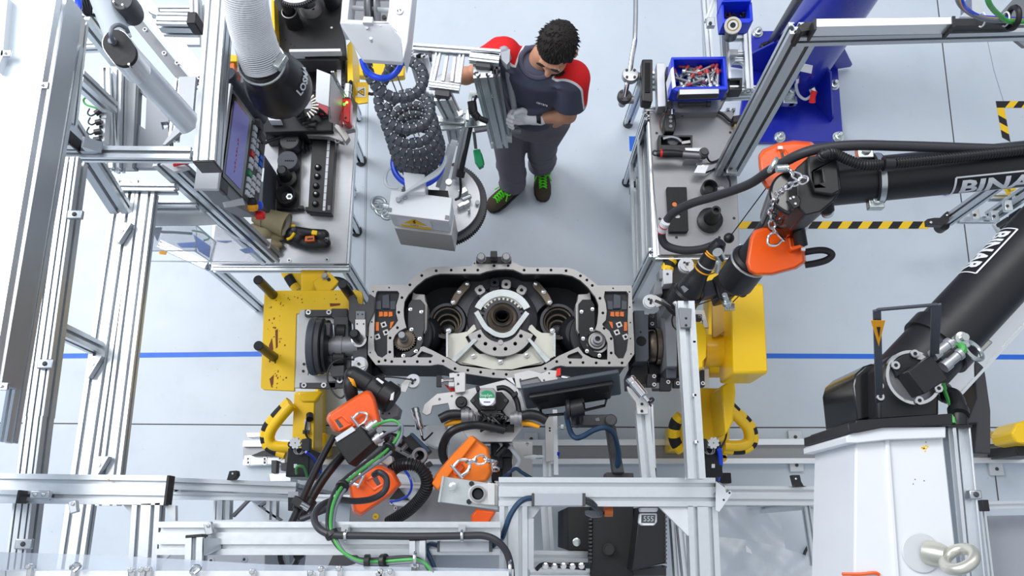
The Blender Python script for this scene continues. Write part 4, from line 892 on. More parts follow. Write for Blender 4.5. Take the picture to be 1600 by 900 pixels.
for(lab,r,pts) in(('thin black rod slanting down from the black junction box',.0125,((521,682,1.62),(490,742,1.7),(455,818,1.8))),('thick black padded rod slanting down beside the thin rod',.0165,((540,706,1.6),(505,748,1.66),(466,814,1.72)))):
 t=thing('torque_rod',lab,'rod',P(*pts[2]));b=B();b.tube(PZ(*pts),r,14);b.build('tube','black',t)
 b=B();q0,q1=P(*pts[1]),P(*pts[2]);c=q0.lerp(q1,.62);d=(q1-q0).normalized();b.cyl(c-d*.02,c+d*.02,r*1.5,n=16);b.build('collar','black',t,bev=.003)
t=thing('rod_clamp','bright clamp block joining the two slanted black rods','clamp',P(474,790,1.7));b=B();b.box(P(468,786,1.78),(.05,.03,.03),V(1,-.6,0));b.build('block','black',t,bev=.003)
b=B();b.cyl(P(470,787,1.8),P(482,794,1.79),.012,n=12);b.build('screw','chrome',t)
GC=[(583,667,1.7),(600,659,1.74),(615,657,1.75),(625,665,1.75),(621,684,1.76),(608,700,1.8),(590,716,1.86),(560,738,1.95),(535,760,2.05),(521,786,2.13),(516,815,2.2),(519,835,2.23),(532,858,2.24),(552,873,2.24),(574,878,2.24),(600,877,2.24),(640,874,2.27),(660,878,2.27),(674,892,2.27),(682,912,2.26)]
GC2=[(594,684,1.7),(606,676,1.73),(618,672,1.76),(628,664,1.77),(627,682,1.77)]+[(x+5,y+4,z) for x,y,z in GC[5:]]
GC3=[(593,686,1.69),(605,680,1.71),(613,684,1.74)]+[(x-5,y-4,z-.003) for x,y,z in GC[5:]]
cable('control_cable','green_cable','upper green cable of the bundle arcing from the black junction box',GC,.0055);cable('control_cable','cable_grey','outer grey cable of the bundle arcing from the black junction box',GC2,.005);cable('control_cable','cable','dark inner cable of the bundle arcing from the black junction box',GC3,.005)
t=thing('cable_ties','black ties holding the green cable bundle together','cable tie',P(560,738,1.9))
for i in(5,8,11,14,15):
 q0,q1=P(*GC[i]),P(*GC[i+1]);d=(q1-q0).normalized();b=B();b.cyl(q0-d*.008,q0+d*.008,.021,n=14);b.build('tie','black',t,bev=.002)
cable('power_cable','cable','thick dark cable looping over the lower orange cover and along the front beam',[(584,742,1.86),(593,738,1.88),(603,746,1.88),(604,760,1.88),(597,771,1.88),(580,780,1.9),(555,783,1.95),(528,781,2.02),(505,788,2.1),(492,803,2.16),(493,818,2.2),(504,830,2.23),(525,836,2.24),(575,837,2.24),(650,838,2.24),(725,837,2.24),(756,837,2.24),(776,845,2.24),(790,860,2.23),(797,880,2.22),(799,905,2.2)],.0105,n=10)
cable('power_cable','cable','second dark cable running down from behind the lower orange cover',[(575,735,1.7),(552,748,1.75),(535,768,1.8),(522,790,1.85),(500,800,1.9),(470,812,1.9)],.0095,n=10)
for i,(x,y,lab) in enumerate(((540,834,'chrome cable clip on the front beam near the green bundle'),(722,834,'chrome cable clip on the front beam near its right end'))):
 t=thing('cable_clip',lab,'clip',P(x,y,2.18));b=B();b.torus(P(x,y+3,2.24),X,.013,.005,20,8);b.box(P(x,y-6,2.2),(.02,.03,.03));b.build('loop','chrome',t);b=B();b.cyl(P(x,y-7,2.2),P(x,y-7,2.228),.007,n=10);b.build('screw','zinc',t)
for x,y,lab in((649,877,'chrome clip around the cables on the short post'),(797,892,'chrome clip on the dark cable at the square frame')):
 t=thing('cable_clip',lab,'clip',P(x,y,2.2));b=B();b.torus(P(x,y-3,2.27),X,.02,.005,20,8);b.box(P(x,y+6,2.25),(.02,.03,.02));b.build('loop','chrome',t)
corr('flexible_conduit','black','fat black corrugated conduit curling between the two lower orange covers',PZ((612,736,1.55),(622,728,1.58),(638,725,1.6),(655,730,1.6),(666,745,1.58),(666,763,1.55),(655,781,1.5),(636,799,1.44),(608,816,1.38)),.021,.011)
tag(B().tube(PZ((632,735,1.4),(640,746,1.42),(643,760,1.42),(638,773,1.4),(625,781,1.38),(610,784,1.36)),.005,8).build('air_hose','blue_tube'),'thin blue air hose ring beside the fat black conduit','hose')
o3=cover('orange_tool_cover','orange tool cover wrapped by a chrome chain, below the gripper plate',[(674,755),(681,741),(705,712),(733,683),(738,681),(763,700),(770,737),(761,752),(720,760),(683,766)],1.6,.16,'orange_bright',.06)
b=B();b.prism([(674,755),(733,683),(738,681),(745,687),(684,766)],1.62,1.57);b.build('lid','orange_bright',o3,bev=.005)
b=B();b.prism([(707,738),(722,724),(726,730),(712,744)],1.64,1.6);b.build('lug','orange',o3,bev=.003)
shackle(o3,P(714,737,1.66),V(.5,.45,0),.035,.006,'chrome')
chain('chrome chain across the orange cover below the gripper plate',PZ((728,722,1.68),(740,720,1.68),(752,718,1.68),(764,717,1.67),(771,724,1.62),(773,736,1.55)),6,.014,.0042,'chrome')
mb=thing('bearing_bracket','zinc bracket with a round bearing bolted to the left end of the square frame','bracket',P(732,772,1.9))
b=B();b.prism([(691,744),(779,757),(779,797),(684,784)],2.04,2.03);b.build('plate','zinc',mb,bev=.002);b=B();b.prism([(691,744),(694,744),(687,785),(684,784)],2.06,2.03);b.build('plate_lip','zinc',mb)
c=P(708,760,2.04);b=B();b.lathe(c,Z,[(.017,0),(.017,.004),(.012,.004),(.012,.014),(.008,.016)],8);b.build('bolt','zinc',mb)
b=B();b.prism(arc(747,772,15.5,80,280,14)+[(764,755),(764,789)],2.08,2.04,[circ(747,772,11,20)]);b.build('bearing_house','plate_grey',mb,bev=.002)
b=B();b.ring(P(747,772,2.058),Z,.0245,.018,.03);b.build('bearing_race','steel_grey',mb);b=B();b.cyl(P(747,772,2.03),P(747,772,2.06),.022,n=24);b.build('bore','void',mb);b=B();b.cyl(P(747,772,2.05),P(747,772,2.07),.014,n=20);b.build('pin','black',mb)
b=B();b.prism([(762,754),(773,755),(773,790),(762,789)],2.09,2.04);b.prism([(773,755),(778,756),(778,791),(773,790)],2.07,2.04);b.build('end_block','plate_grey',mb,bev=.002)
for x,y in((737,756),(733,784)):c=P(x,y,2.04);b=B();b.cyl(c,c+Z*.012,.008,n=10);b.build('screw','black',mb)
o4=cover('orange_tool_cover','small orange cover showing below the zinc bearing bracket',[(744,795),(775,799),(764,818),(736,818),(736,806)],1.5,.14,'orange',.05)
b=B();b.prism([(775,800),(780,800),(780,818),(764,818)],1.45,1.4);b.build('backing','white',o4)
dl=thing('linkage_arm','dark articulated linkage with a round clamp, between the orange covers','arm',P(640,700,1.2))
b=B();b.prism([(630,686),(645,676),(674,704),(660,716),(640,700)],1.4,1.34);b.build('arm_plate','black',dl,bev=.003);b=B();b.prism([(640,678),(644,676),(672,704),(668,707)],1.42,1.40);b.build('arm_edge','cable_blue',dl)
b=B();b.ring(P(657,713,1.42),Z,.03,.018,.04);b.prism([(628,722),(650,703),(654,712),(640,724)],1.44,1.42);b.build('clamp_ring','mid_grey',dl,bev=.002);b=B();b.vcyl(657,713,8,1.43,1.4);b.build('clamp_bore','void',dl)
b=B();b.prism([(664,724),(672,720),(676,726),(669,730)],1.46,1.42);b.build('lever','black',dl,bev=.002)
b=B();b.prism([(598,690),(640,690),(650,706),(632,724),(606,722),(596,706)],1.3,1.2);b.prism([(596,672),(630,680),(655,697),(640,700),(600,690)],1.28,1.24);b.build('arm_body','oiled_black',dl,bev=.006);b=B();b.prism([(602,712),(612,712),(614,722),(606,728),(592,722)],1.6,1.54);b.build('pipe_end','plate_grey',dl,bev=.004)
for x0,y0,x1,y1 in((610,684,628,690),(640,690,626,706),(618,700,640,712)):b=B();b.cyl(P(x0,y0,1.34),P(x1,y1,1.34),.01,n=10);b.build('link_pin','steel_grey',dl)
cb=thing('steel_cabinet','low grey sheet-steel cabinet under the orange covers','cabinet',P(680,800,0));b=B();b.prism([(548,764),(786,766),(786,830),(545,830)],.95,.0);b.build('body','steel_grey',cb,bev=.004)
b=B();b.prism([(612,738),(642,742),(655,770),(640,792),(614,790)],1.05,.95);b.build('white_cover','white',cb,bev=.01)
b=B();b.prism([(608,780),(640,782),(622,762)],1.07,1.05);b.build('dark_vent','black',cb);c=P(587,807,.951);b=B();b.cyl(c,c+Z*.002,.013,n=18);b.mi=1;b.text('PE',c+V(-.007,-.005,.002),X,Y,.012);b.build('earth_sticker',['yellow_tape','dark_grey'],cb)
screws(cb,[(612,786),(618,794)],.96,.008)
c2=thing('steel_cabinet','grey sheet-steel cabinet at the bottom, left of the short post','cabinet',P(360,890,0));b=B();b.prism([(246,862),(414,866),(414,925),(246,925)],1.3,.0);b.build('body','grey_plastic',c2,bev=.003);screws(c2,[(382,874),(330,876)],1.3,.012)
c3=thing('steel_cabinet','grey sheet-steel cabinet at the bottom, right of the hanging cable loop','cabinet',P(560,890,0));b=B();b.prism([(478,866),(640,866),(640,925),(470,925)],1.2,.0);b.build('body','grey_plastic',c3,bev=.003);b=B();b.prism([(520,868),(552,866),(560,872),(530,905),(505,900)],1.7,1.66);b.build('mesh_guard','dark_grey',c3)
b=B();b.prism([(480,900),(560,880),(600,882),(560,905)],1.75,1.73);b.build('folded_sheet','alu',c3)
cable('hanging_cable','black','black cable loop hanging below the front beam',[(438,862,2.1),(438,874,2.1),(444,888,2.1),(452,891,2.1),(460,884,2.1),(466,872,2.1)],.008);t=thing('cable_plug','black plug on the hanging cable loop','plug',P(465,868,2.05));b=B();b.cyl(P(461,872,2.11),P(472,864,2.11),.014,n=12);b.build('plug_body','black',t,bev=.003)
cable('hanging_cable','tube_clear','pale cable inside the black loop below the front beam',[(444,864,2.08),(449,870,2.08),(450,880,2.08),(456,884,2.08),(462,874,2.08)],.005)
ax=thing('linear_axis','low aluminium carriage with plates beside the left yellow stand foot','carriage',P(420,725,0))
b=B();b.prism([(381,712),(446,707),(446,724),(381,727)],.30,.22);b.prism([(384,676),(412,676),(412,682),(386,683)],.3,.2);b.build('top_plate','alu_bright',ax,bev=.003);b=B();b.prism([(392,712),(411,704),(434,706),(434,712)],.34,.3);b.build('blade','black',ax)
b=B();b.prism([(424,719),(432,719),(431,739),(424,739)],.36,.3);b.prism([(439,724),(450,722),(450,735),(439,735)],.36,.3);b.build('stop_block','dark_grey',ax);b=B();b.prism([(420,740),(455,738),(455,752),(421,752)],.34,.2);b.build('slide','alu',ax,bev=.003)
screws(ax,[(388,723),(414,723),(438,716),(388,717),(414,717)],.3,.012)
b=B();b.prism([(450,768),(466,768),(466,777),(450,777)],1.25,1.22);b.build('label_plate','grey_plastic',ax);b=B();b.prism([(450,776),(464,776),(464,798),(450,798)],1.18,1.0);b.build('stop_block','black',ax)
# monitor on its arm
mo=thing('monitor','black monitor seen from behind on a black swivel arm, below the transmission','monitor',P(955,742,.9))
p0,p1,p2,p3=P(815,607,1.40),P(968,582,1.40),P(971,617,1.25),P(823,640,1.25);nrm=(p1-p0).cross(p3-p0).normalized()
if nrm.z>0:nrm=-nrm
mid=lambda u,v:(p0.lerp(p1,u)).lerp(p3.lerp(p2,u),v)
b=B();b.ext([p0,p1,p2,p3],nrm*.018);b.build('screen_shell','slate',mo,bev=.006)
b=B();b.ext([mid(.05,.28),mid(.93,.28),mid(.88,.92),mid(.12,.92)],nrm*-.02);b.build('back_bulge','black',mo,bev=.006)
for u0,u1 in((.12,.24),(.72,.87)):b=B();b.ext([mid(u0,.34),mid(u1,.34),mid(u1,.56),mid(u0,.56)],nrm*-.022);b.build('vent_grille','void',mo)
b=B();b.tube([mid(.14,.82)-nrm*.03,mid(.15,1.0)-nrm*.04,mid(.45,1.0)-nrm*.05,mid(.8,.98)-nrm*.04,mid(.83,.78)-nrm*.03],.006,8,smooth=False);b.build('cable_bracket','black_gloss',mo);b=B();b.ext([mid(.42,.7),mid(.6,.66),mid(.6,1.02),mid(.44,1.04)],nrm*-.04);b.build('mount_plate','black',mo,bev=.003)
b=B();b.cyl(P(889,641,1.36),P(911,636,1.36),.034,n=24);b.cyl(P(884,640,1.36),P(890,640,1.36),.04,n=20);b.tube(PZ((902,640,1.36),(901,650,1.3),(902,656,1.25)),.026,14);b.build('tilt_joint','black',mo,bev=.003)
b=B();b.vcyl(903,656,9.5,1.27,1.19,28);b.prism([(903,648),(955,647),(955,665),(903,665)],1.25,1.2);b.vcyl(955,656,9.5,1.28,1.12,28);b.build('upper_link','dark_grey',mo,bev=.006)
b=B();b.prism([(947,664),(962,664),(976,740),(958,740)],1.14,1.08);b.build('lower_link','dark_grey',mo,bev=.006);b=B();b.prism([(947,738),(990,739),(990,747),(946,747)],1.1,1.0);b.build('arm_foot','dark_grey',mo,bev=.004);b=B();b.prism([(930,654),(936,652),(937,658),(931,658)],1.253,1.25);b.build('maker_plate','mid_grey',mo)
b=B();b.tube(PZ((885,644,1.32),(887,658,1.3),(892,676,1.28),(900,684,1.28),(912,681,1.28),(928,672,1.3),(945,668,1.3),(958,676,1.26),(964,694,1.2),(967,715,1.16),(962,736,1.12)),.011,10);b.build('cable','cable_blue',mo)
# things on the square frame
def duct(x0,y0,x1,y1,z,lab):
 t=thing('cable_duct',lab,'cable duct',P((x0+x1)/2,y1,z-.04));b=B();b.pbox(x0,y0,x1,y1,z,z-.04);b.build('cover','grey_plastic',t,bev=.002)
 for xa,xb in((x0-1,x0+3),(x1-4,x1+1)):b=B();b.pbox(xa,y0-.5,xb,y1+.5,z+.001,z-.041);b.build('end_cap','dark_grey',t,bev=.001)
duct(832,771,914,790,2.14,'grey cable duct on the beam of the square frame');duct(684,846,768,862,2.22,'grey cable duct on the front beam beside the short post')
cable('duct_cable','cable_blue','dark blue cable from the duct down the left side of the square frame',[(834,778,2.13),(820,780,2.14),(808,789,2.15),(797,806,2.15),(789,828,2.14),(783,842,2.12),(770,852,2.2)],.0085)
for k in range(2):cable('duct_cable','cable',['dark cable leaving the right end of the duct, upper','dark cable leaving the right end of the duct, lower'][k],[(913,779+4*k,2.13),(924,784+4*k,2.12),(934,794+3*k,2.08),(941-4*k,802+2*k,2.02)],.007)
t=thing('sensor_block','small black sensor block under the beam of the square frame','sensor',P(930,803,1.9));b=B();b.prism([(916,797),(942,799),(941,808),(926,809),(916,804)],2.0,1.95);b.build('body','mid_grey',t,bev=.003);b=B();b.cyl(P(944,799,2.02),P(957,799,2.02),.016,n=14);b.build('cap','copper',t)
c=cable('duct_cable','cable_blue','blue grey cable at the duct on the front beam',[(684,852,2.2),(672,850,2.2),(666,858,2.2),(672,872,2.2),(680,892,2.2),(685,912,2.2)],.007)
tm=thing('timer','small white digital timer hanging under the beam of the square frame','timer',P(1013,820,1.95))
b=B();b.prism([(1000,802),(1027,802),(1027,815),(1023,821),(1003,821),(998,817)],2.05,2.02);b.prism([(1000,793),(1029,793),(1027,800),(1001,800)],2.06,2.02);b.build('case','white',tm,bev=.004);b=B();b.prism([(1002.5,804.5),(1024,804.5),(1023,817),(1002,817)],2.052,2.05);b.mi=1
b.text('555',P(1005,814.5,2.0525),X,Y,.022);b.build('display',['screen_dark' if 'screen_dark' in MT else 'slate','light_grey'],tm,smooth=0)
for(x,y),w_ in(((1006,807),4),((1012,807),4),((1018,807),4)):b=B();b.prism([(x,y),(x+w_,y),(x+w_,y+.8),(x,y+.8)],2.053,2.052);b.build('display_segment','light_grey',tm)
kb=thing('machine_cabinet','tall black machine cabinet with ribbed edge, inside the square frame','cabinet',P(950,880,0));b=B();b.prism([(926,790),(990,790),(990,925),(924,925)],1.35,0);b.build('body','black_matt',kb,bev=.004)
b=B();b.prism([(1000,792),(1040,792),(1041,880),(988,892)],1.5,.1);b.build('side_box','black',kb,bev=.004);b=B();b.vcyl(951,858,9,1.37,1.35,28);b.vcyl(951,858,6,1.39,1.37,28);b.build('round_cap','black_gloss',kb)
b=B();b.prism([(988,892),(1041,884),(1041,900),(988,900)],1.3,1.2);b.build('base_lip','dark_grey',kb)
b=B()
for i in range(14):b.prism([(921,798+6*i),(925,798+6*i),(925,801+6*i),(921,801+6*i)],1.36,1.3)
for i in range(14):b.prism([(1039,800+6.5*i),(1042,800+6.5*i),(1042,803+6.5*i),(1039,803+6.5*i)],1.51,1.45)
b.build('rib_edge','dark_grey',kb)
k2=thing('black_box','small black box with a round chrome lock, inside the square frame','box',P(900,830,0));b=B();b.prism([(887,792),(922,792),(922,861),(887,860)],1.25,.5);b.build('body','black_matt',k2,bev=.004);c=P(901,847,1.25);b=B();b.lathe(c,Z,[(.016,0),(.016,.004),(.01,.006)],20);b.build('lock','zinc',k2)
t=thing('air_manifold','row of chrome fittings on a black rail at the bottom of the square frame','fittings',P(880,885,1.0));b=B();b.tube(PZ((838,890,1.3),(848,882,1.31),(870,884,1.31),(915,888,1.31)),.008,8);b.build('rail','black',t)
for i in range(5):b=B();b.lathe(P(852+14*i,884+i%2,1.31),Z,[(.012,0),(.012,.02),(.007,.022),(.007,.035)],10);b.build('fitting','chrome',t)
tag(B().tube(PZ((1170-400,890,1.6),(768,900,1.6),(774,912,1.6)),.008,8).build('air_hose','blue_tube'),'short blue air hose beside the left leg of the square frame','hose')
# balancer hoist at the top
h=thing('hoist','white hoist head with a pulley wheel at the top edge','hoist',P(588,60,2.3))
b=B();zt=2.5
b.prism([(537,-30),(647,-30),(644,4),(637,66),(630,92),(627,60),(608,38),(531,37),(532,30)],zt,zt-.09,[[(549,-25),(609,-25),(608,10),(604,33),(543,30)]]);b.build('housing','white',h,bev=.003)
b=B();b.ext(PZ((531,36,zt),(608,38,zt),(627,58,zt-.02),(630,92,zt-.07),(628,97,zt-.08),(567,93,zt-.08)),V(0,0,-.02));b.build('front_plate','white',h,bev=.002)
b=B();b.prism([(543,-25),(612,-25),(610,37),(543,33)],zt-.16,zt-.18);b.build('back_plate','mid_grey',h)
b=B();b.cyl(P(546,12,zt-.05),P(609,16,zt-.05),.008,n=16);b.build('axle','light_grey',h)
b=B();c=P(579,14,zt-.06);b.lathe(c-X*.012,X,[(.02,0),(.06,0),(.064,.003),(.055,.007),(.055,.013),(.064,.017),(.06,.02),(.02,.02)],36);b.lathe(P(588,14,zt-.06),X,[(.02,0),(.055,0),(.055,.006),(.02,.006)],36);b.build('pulley_wheel','steel_grey',h)
b=B();b.prism([(568,25),(583,26),(582,36),(566,35)],zt+.012,zt-.02);b.build('rope_guard','light_grey',h,bev=.002)
for x,y in((550,39),(578,41),(595,41),(574,45),(580,62)):b=B();c=P(x,y,zt-.01);b.cyl(c-Z*.01,c+Z*.008,.005,n=12);b.build('rivet','light_grey',h)
b=B();c=P(600,27,zt-.158);b.cyl(c,c+Z*.003,.007,n=14);b.build('plate_hole','black',h)
c=P(624,18,zt+.001);b=B();b.ring(c,Z,.011,.007,.004,24);b.box(c+Z*.002,(.004,.018,.003),V(1,.3,0));b.build('badge','zinc',h)
def coil(cx0,cy0,z0,cx1,cy1,z1,turns,r0,r1,ph,n=26,tilt=0.,pw=1.):
 pts=[];N=int(turns*n)
 p0,p1=P(cx0,cy0,z0),P(cx1,cy1,z1)
 for i in range(N+1):
  s=i/N;e=s**pw;a_=ph+6.28318*turns*s;c=p0.lerp(p1,e);R=r0+(r1-r0)*s
  pts.append(c+V(R*math.cos(a_),R*math.sin(a_),R*math.sin(a_)*tilt))
 return pts
cp=coil(614,86,2.24,624,138,2.02,1.0,.094,.090,1.9,tilt=.25)+coil(624,138,2.02,655,240,1.44,5.6,.090,.100,1.9,pw=.55,tilt=.05)[1:]
b=B()
L=[0]
for a,c in zip(cp,cp[1:]):L.append(L[-1]+(c-a).length)
tot=L[-1];st=.026;out=[];rad=[];k=int(tot/st)
def along(s):
 import bisect
 i=max(0,min(len(cp)-2,bisect.bisect(L,s)-1));return cp[i].lerp(cp[i+1],(s-L[i])/max(1e-9,L[i+1]-L[i]))
for i in range(k):
 for o,r in((0,.0155),(.12,.0195),(.78,.0195),(.9,.0155)):out.append(along((i+o)*st));rad.append(r)
b.tube(out,rad,12,smooth=False);b.mi=1
for i in range(k):
 c0=along((i+.95)*st);t_=(along((i+1.1)*st)-along((i+.8)*st)).normalized()
 for a_ in range(2):
  u_=frame(t_)[1+a_];sgn=1 if(a_ or u_.z>0) else-1
  b.box(c0+(u_*sgn+Z*.6).normalized()*.018,(.0035,.009,.005),t_,u_.cross(t_))
ch=b.build('coiled_hose',['slate','light_grey'],smooth=25);MT_=0
tag(ch,'dark grey ribbed hose coiled in loops below the white hoist head','hose')
b=B();q_=[P(566,92,2.3),P(570,106,2.29),P(580,117,2.28),P(594,122,2.28),(P(610,120,2.28)),P(622,109,2.29),P(630,92,2.3)]
b.tube(q_,.0105,12);tag(b.build('spiral_hose','blue_tube'),'bright blue hose ring right under the white hoist head','hose')
t=thing('hoist_rope','thin steel ropes hanging inside the coiled hose','rope',P(650,210,1.5))
b=B()
for x0,y0,x1,y1 in((600,95,648,214),(612,95,655,212)):b.cyl(P(x0,y0,2.3),P(x1,y1,1.55),.0025,n=6)
b.build('strand','steel_grey',t)
lt=thing('lifting_tool','white hand-guided lifting tool with control box, aluminium posts and a round toothed plate','lifting tool',P(670,330,.9))
b=B();zA=1.46
corners=[(611,297),(707,309),(702,346),(606,334)]
b.prism(corners,zA,zA-.03);b.build('box_lid','white',lt,bev=.004)
b=B();b.prism([(612,299),(706,311),(701,345),(607,333)],zA-.031,zA-.17,zt=zA-.031);b.build('control_box','white_panel',lt,bev=.004)
b=B();b.prism([(607,324),(612,325),(611,331),(606,330)],zA+.004,zA-.02);b.prism([(696,336),(702,337),(701,343),(695,342)],zA+.004,zA-.02);b.build('latch','mid_grey',lt)
b=B();b.prism([(612,300),(706.5,311.5),(701.5,345.5),(607,333.5)],zA-.175,1.065,zt=zA);b.build('steel_base','plate_grey',lt,bev=.003)
fa,fb=P(607,333,zA-.031),P(701,345,zA-.031);u=(fb-fa).normalized();n_=V(u.y,-u.x,0)
if n_.y>0:n_=-n_
pt=lambda s,d,e=.002:fa+u*s-Z*d+n_*e
b=B();b.ext([pt(.03,.015),pt(.175,.015),pt(.175,.135),pt(.03,.135)],n_*.001);sp_=b.build('sticker_plate','paper',lt)
b=B();b.ext([pt(.055,.085,.004),pt(.155,.085,.004),pt(.105,.022,.004)],n_*.001);b.ext([pt(.04,.108,.004),pt(.17,.108,.004),pt(.17,.13,.004),pt(.04,.13,.004)],n_*.001);b.mi=1
b.ext([pt(.103,.035,.0055),pt(.111,.035,.0055),pt(.104,.055,.0055),pt(.112,.055,.0055),pt(.098,.08,.0055),pt(.102,.06,.0055),pt(.096,.06,.0055)],n_*.0006)
b.text('230V ~',pt(.08,.104,.0045),u,Z,.018);b.build('warning_sign',['yellow_tape','black'],sp_,smooth=0)
for s,d in((.03,.21),(.235,.21),(.03,.35),(.235,.35)):
 c=fa+u*s-Z*d+n_*.003;b=B();b.cyl(c,c+n_*.006,.007,n=10);b.build('screw','chrome',lt)
rc=P(692,316,1.02);R=69/S(692,316,1.02);Ri=59/S(692,316,1.02)
b=B();ring_=[];N=110
for i in range(N):
 for o,r in((0,R*.975),(.25,R),(.55,R),(.8,R*.975)):a_=6.28318*(i+o)/N;ring_.append(rc+V(r*math.cos(a_),r*math.sin(a_),0))
b.ext(ring_,V(0,0,-.05),[[rc+V(Ri*.9*math.cos(6.28318*i/60),Ri*.9*math.sin(6.28318*i/60),0) for i in range(60)]]);b.build('toothed_rim','dark_grey',lt)
b=B();b.cyl(rc+Z*.012,rc+Z*.03,Ri,n=72);rp_=b.build('round_plate','steel',lt,bev=.002)
b=B()
for x,y,s_ in((724,300,.04),(728,318,.035),(720,322,.03),(730,312,.03),(733,330,.012)):b.box(P(x,y,1.07),(s_,s_*.7,.04),V(1,.6,0))
b.cyl(P(722,312,1.09),P(736,306,1.09),.012,n=12);b.build('valve_block','zinc',rp_,bev=.003)
b=B();b.cyl(P(746,316,1.05),P(746,316,1.075),.01,n=12);b.build('bolt','zinc',lt)
b=B();b.tube(PZ((719,278,1.35),(720,295,1.3),(718,308,1.22),(712,312,1.18)),.006,8);b.build('hose_stub','black',lt)
b=B();b.prism([(630,268),(664,272),(664,300),(634,300)],1.5,1.3);b.build('neck_block','white',lt,bev=.004);b=B();b.prism([(650,295),(700,298),(700,309),(650,303)],1.36,1.3);b.build('dark_gap','black',lt)
b=B();b.tube(coil(653,254,1.45,653,254,1.43,1,.104,.104,0),.013,10);b.build('blue_collar','blue_tube',lt)
b=B()
for i in range(4):b.tube([P(622+i*4,311-i*1.5,1.47),P(632+i*3,302-i*2,1.5),P(656+i*3,288-i*3,1.52),P(684+i*2,272-i*4,1.54),P(697,252-i*3,1.56)],.006,8)
b.tube(PZ((622,262,1.44),(608,264,1.44),(602,278,1.44),(606,291,1.44),(622,294,1.44)),.007,8);b.build('clear_tubes','tube_clear',lt)
for x,y in((622,311),(632,306)):b=B();b.vcyl(x,y,4,zA+.02,zA,14);b.build('cable_gland','grey_plastic',lt)
b=B()
for x,y,r in((592,318,.03),(597,328,.028),(604,336,.02),(588,322,.018)):b.torus(P(x,y,1.3),V(.3,.2,1),r,.008,20,8)
b.cyl(P(600,322,1.3),P(608,324,1.3),.018,n=12);b.build('chrome_coupling','zinc',lt)
zc=1.52
def bar(x0,y0,x1,y1,z0,z1,w,hh,nm='carrier_bar',nw=None,m='alu',side=None):return B().prof(P(x0,y0,z0),P(x1,y1,z1),w,hh,side,nw,None).build(nm,m,lt)
bar(646,75,782,85,zc,zc,.03,.03,nw=1);bar(686,80,675,129,zc-.01,zc,.024,.03);bar(700,82,692,129,zc-.02,zc-.01,.012,.03,nw=0);bar(722,84,715,132,zc-.01,zc,.024,.03);bar(712,82,706,130,zc-.02,zc-.01,.012,.03,nw=0);bar(671,133,718,139,zc,zc,.03,.03,nw=2);bar(734,89,780,94,zc,zc,.045,.03,nw=2)
for pts in([(680,138),(703,141),(702,151),(679,148)],[(744,94),(767,97),(766,106),(743,103)],[(670,76),(674,76),(674,90),(670,90)]):b=B();b.prism(pts,zc+.005,zc-.03);b.build('end_cap','dark_grey',lt,bev=.002)
bar(755,108,781,220,zc-.02,.88,.085,.085,'carrier_post',2,side=X);bar(776,112,794,214,zc-.06,.95,.03,.05,'carrier_post',1,m='alu_plain',side=X);bar(692,150,707,181,zc-.02,1.28,.075,.04,'carrier_post',2,side=X);bar(654,84,675,160,zc-.06,1.1,.085,.05,'carrier_post',2,side=X);bar(706,190,712,222,1.2,1.0,.06,.04,'carrier_post',2,side=X)
b=B();b.prism([(766,206),(770,206),(771,226),(767,224)],.95,.9);b.prism([(789,190),(800,192),(800,198),(789,196)],1.05,1.0);b.prism([(789,204),(800,205),(800,217),(789,214)],1.0,.95);b.build('slot_nuts','light_grey',lt,bev=.003)
b=B();b.prism([(670,180),(722,184),(727,188),(726,193),(678,190)],1.3,1.285);b.prism([(688,193),(744,182),(760,187),(760,196),(690,203),(685,198)],1.28,1.265);b.build('swing_plate','zinc',lt,bev=.002)
b=B();b.prism([(734,141),(758,144),(774,147),(774,153),(756,151),(738,150),(733,188),(727,187)],1.33,1.31);b.build('bracket_frame','zinc',lt,bev=.002)
b=B();c=P(718,178,1.31);b.lathe(c,Z,[(.02,0),(.02,.012),(.014,.014)],10);b.box(P(718,178,1.33),(.05,.02,.01),V(1,.5,0));b.build('clamp_bolt','chrome',lt)
b=B()
for x0,y0,x1,y1,r in((737,158,740,178,.02),(740,176,748,186,.018),(748,184,762,190,.012),(742,156,744,150,.006)):b.cyl(P(x0,y0,1.36),P(x1,y1,1.34),r,n=14)
b.build('swivel_joint','black',lt,bev=.002);b=B();b.cyl(P(741,202,1.25),P(760,199,1.25),.018,n=18);b.build('clevis','steel_grey',lt)
b=B();b.cyl(P(735,198,1.27),P(720,270,1.12),.012,n=16);b.cyl(P(721,266,1.13),P(719,276,1.11),.02,n=16);b.build('gas_spring','black',lt);b=B();b.prof(P(727,198,1.28),P(710,280,1.08),.03,.02,X).build('spring_rail','alu_plain',lt)
b=B().prof(P(710,220,1.3),P(690,300,1.12),.028,.02,X,0,0).build('white_bar','alu_bright',lt);b=B().prof(P(703,226,1.32),P(684,292,1.2),.02,.02,X,0,0).build('white_bar','alu',lt)
b=B();b.vcyl(701,284,5,1.22,1.2,14);b.build('pivot_bolt','zinc',lt)
b=B();b.tube(PZ((783,80,zc+.0),(789,78,zc),(791,84,zc-.01),(793,92,zc-.04)),.017,14);b.cyl(P(791,92,zc-.04),P(807,190,1.10),.0145,n=18);b.prism([(781,76),(797,77),(796,96),(792,101),(784,93)],zc+.012,zc-.03);b.build('grab_handle','grey_plastic',lt,bev=.004)
b=B();b.cyl(P(800,204,1.06),P(814,205,1.06),.014,n=12);b.build('handle_foot','mid_grey',lt)
tg=thing('control_pendant','small green pendant switch hanging on a grey strap beside the lifting tool','switch',P(748,250,.9))
b=B();b.prism([(739,234),(750,232),(754,246),(756,258),(749,262),(742,252)],1.05,1.02);b.prism([(752,236),(756,250),(757,255),(753,254)],1.04,1.01);b.build('case','green',tg,bev=.004)
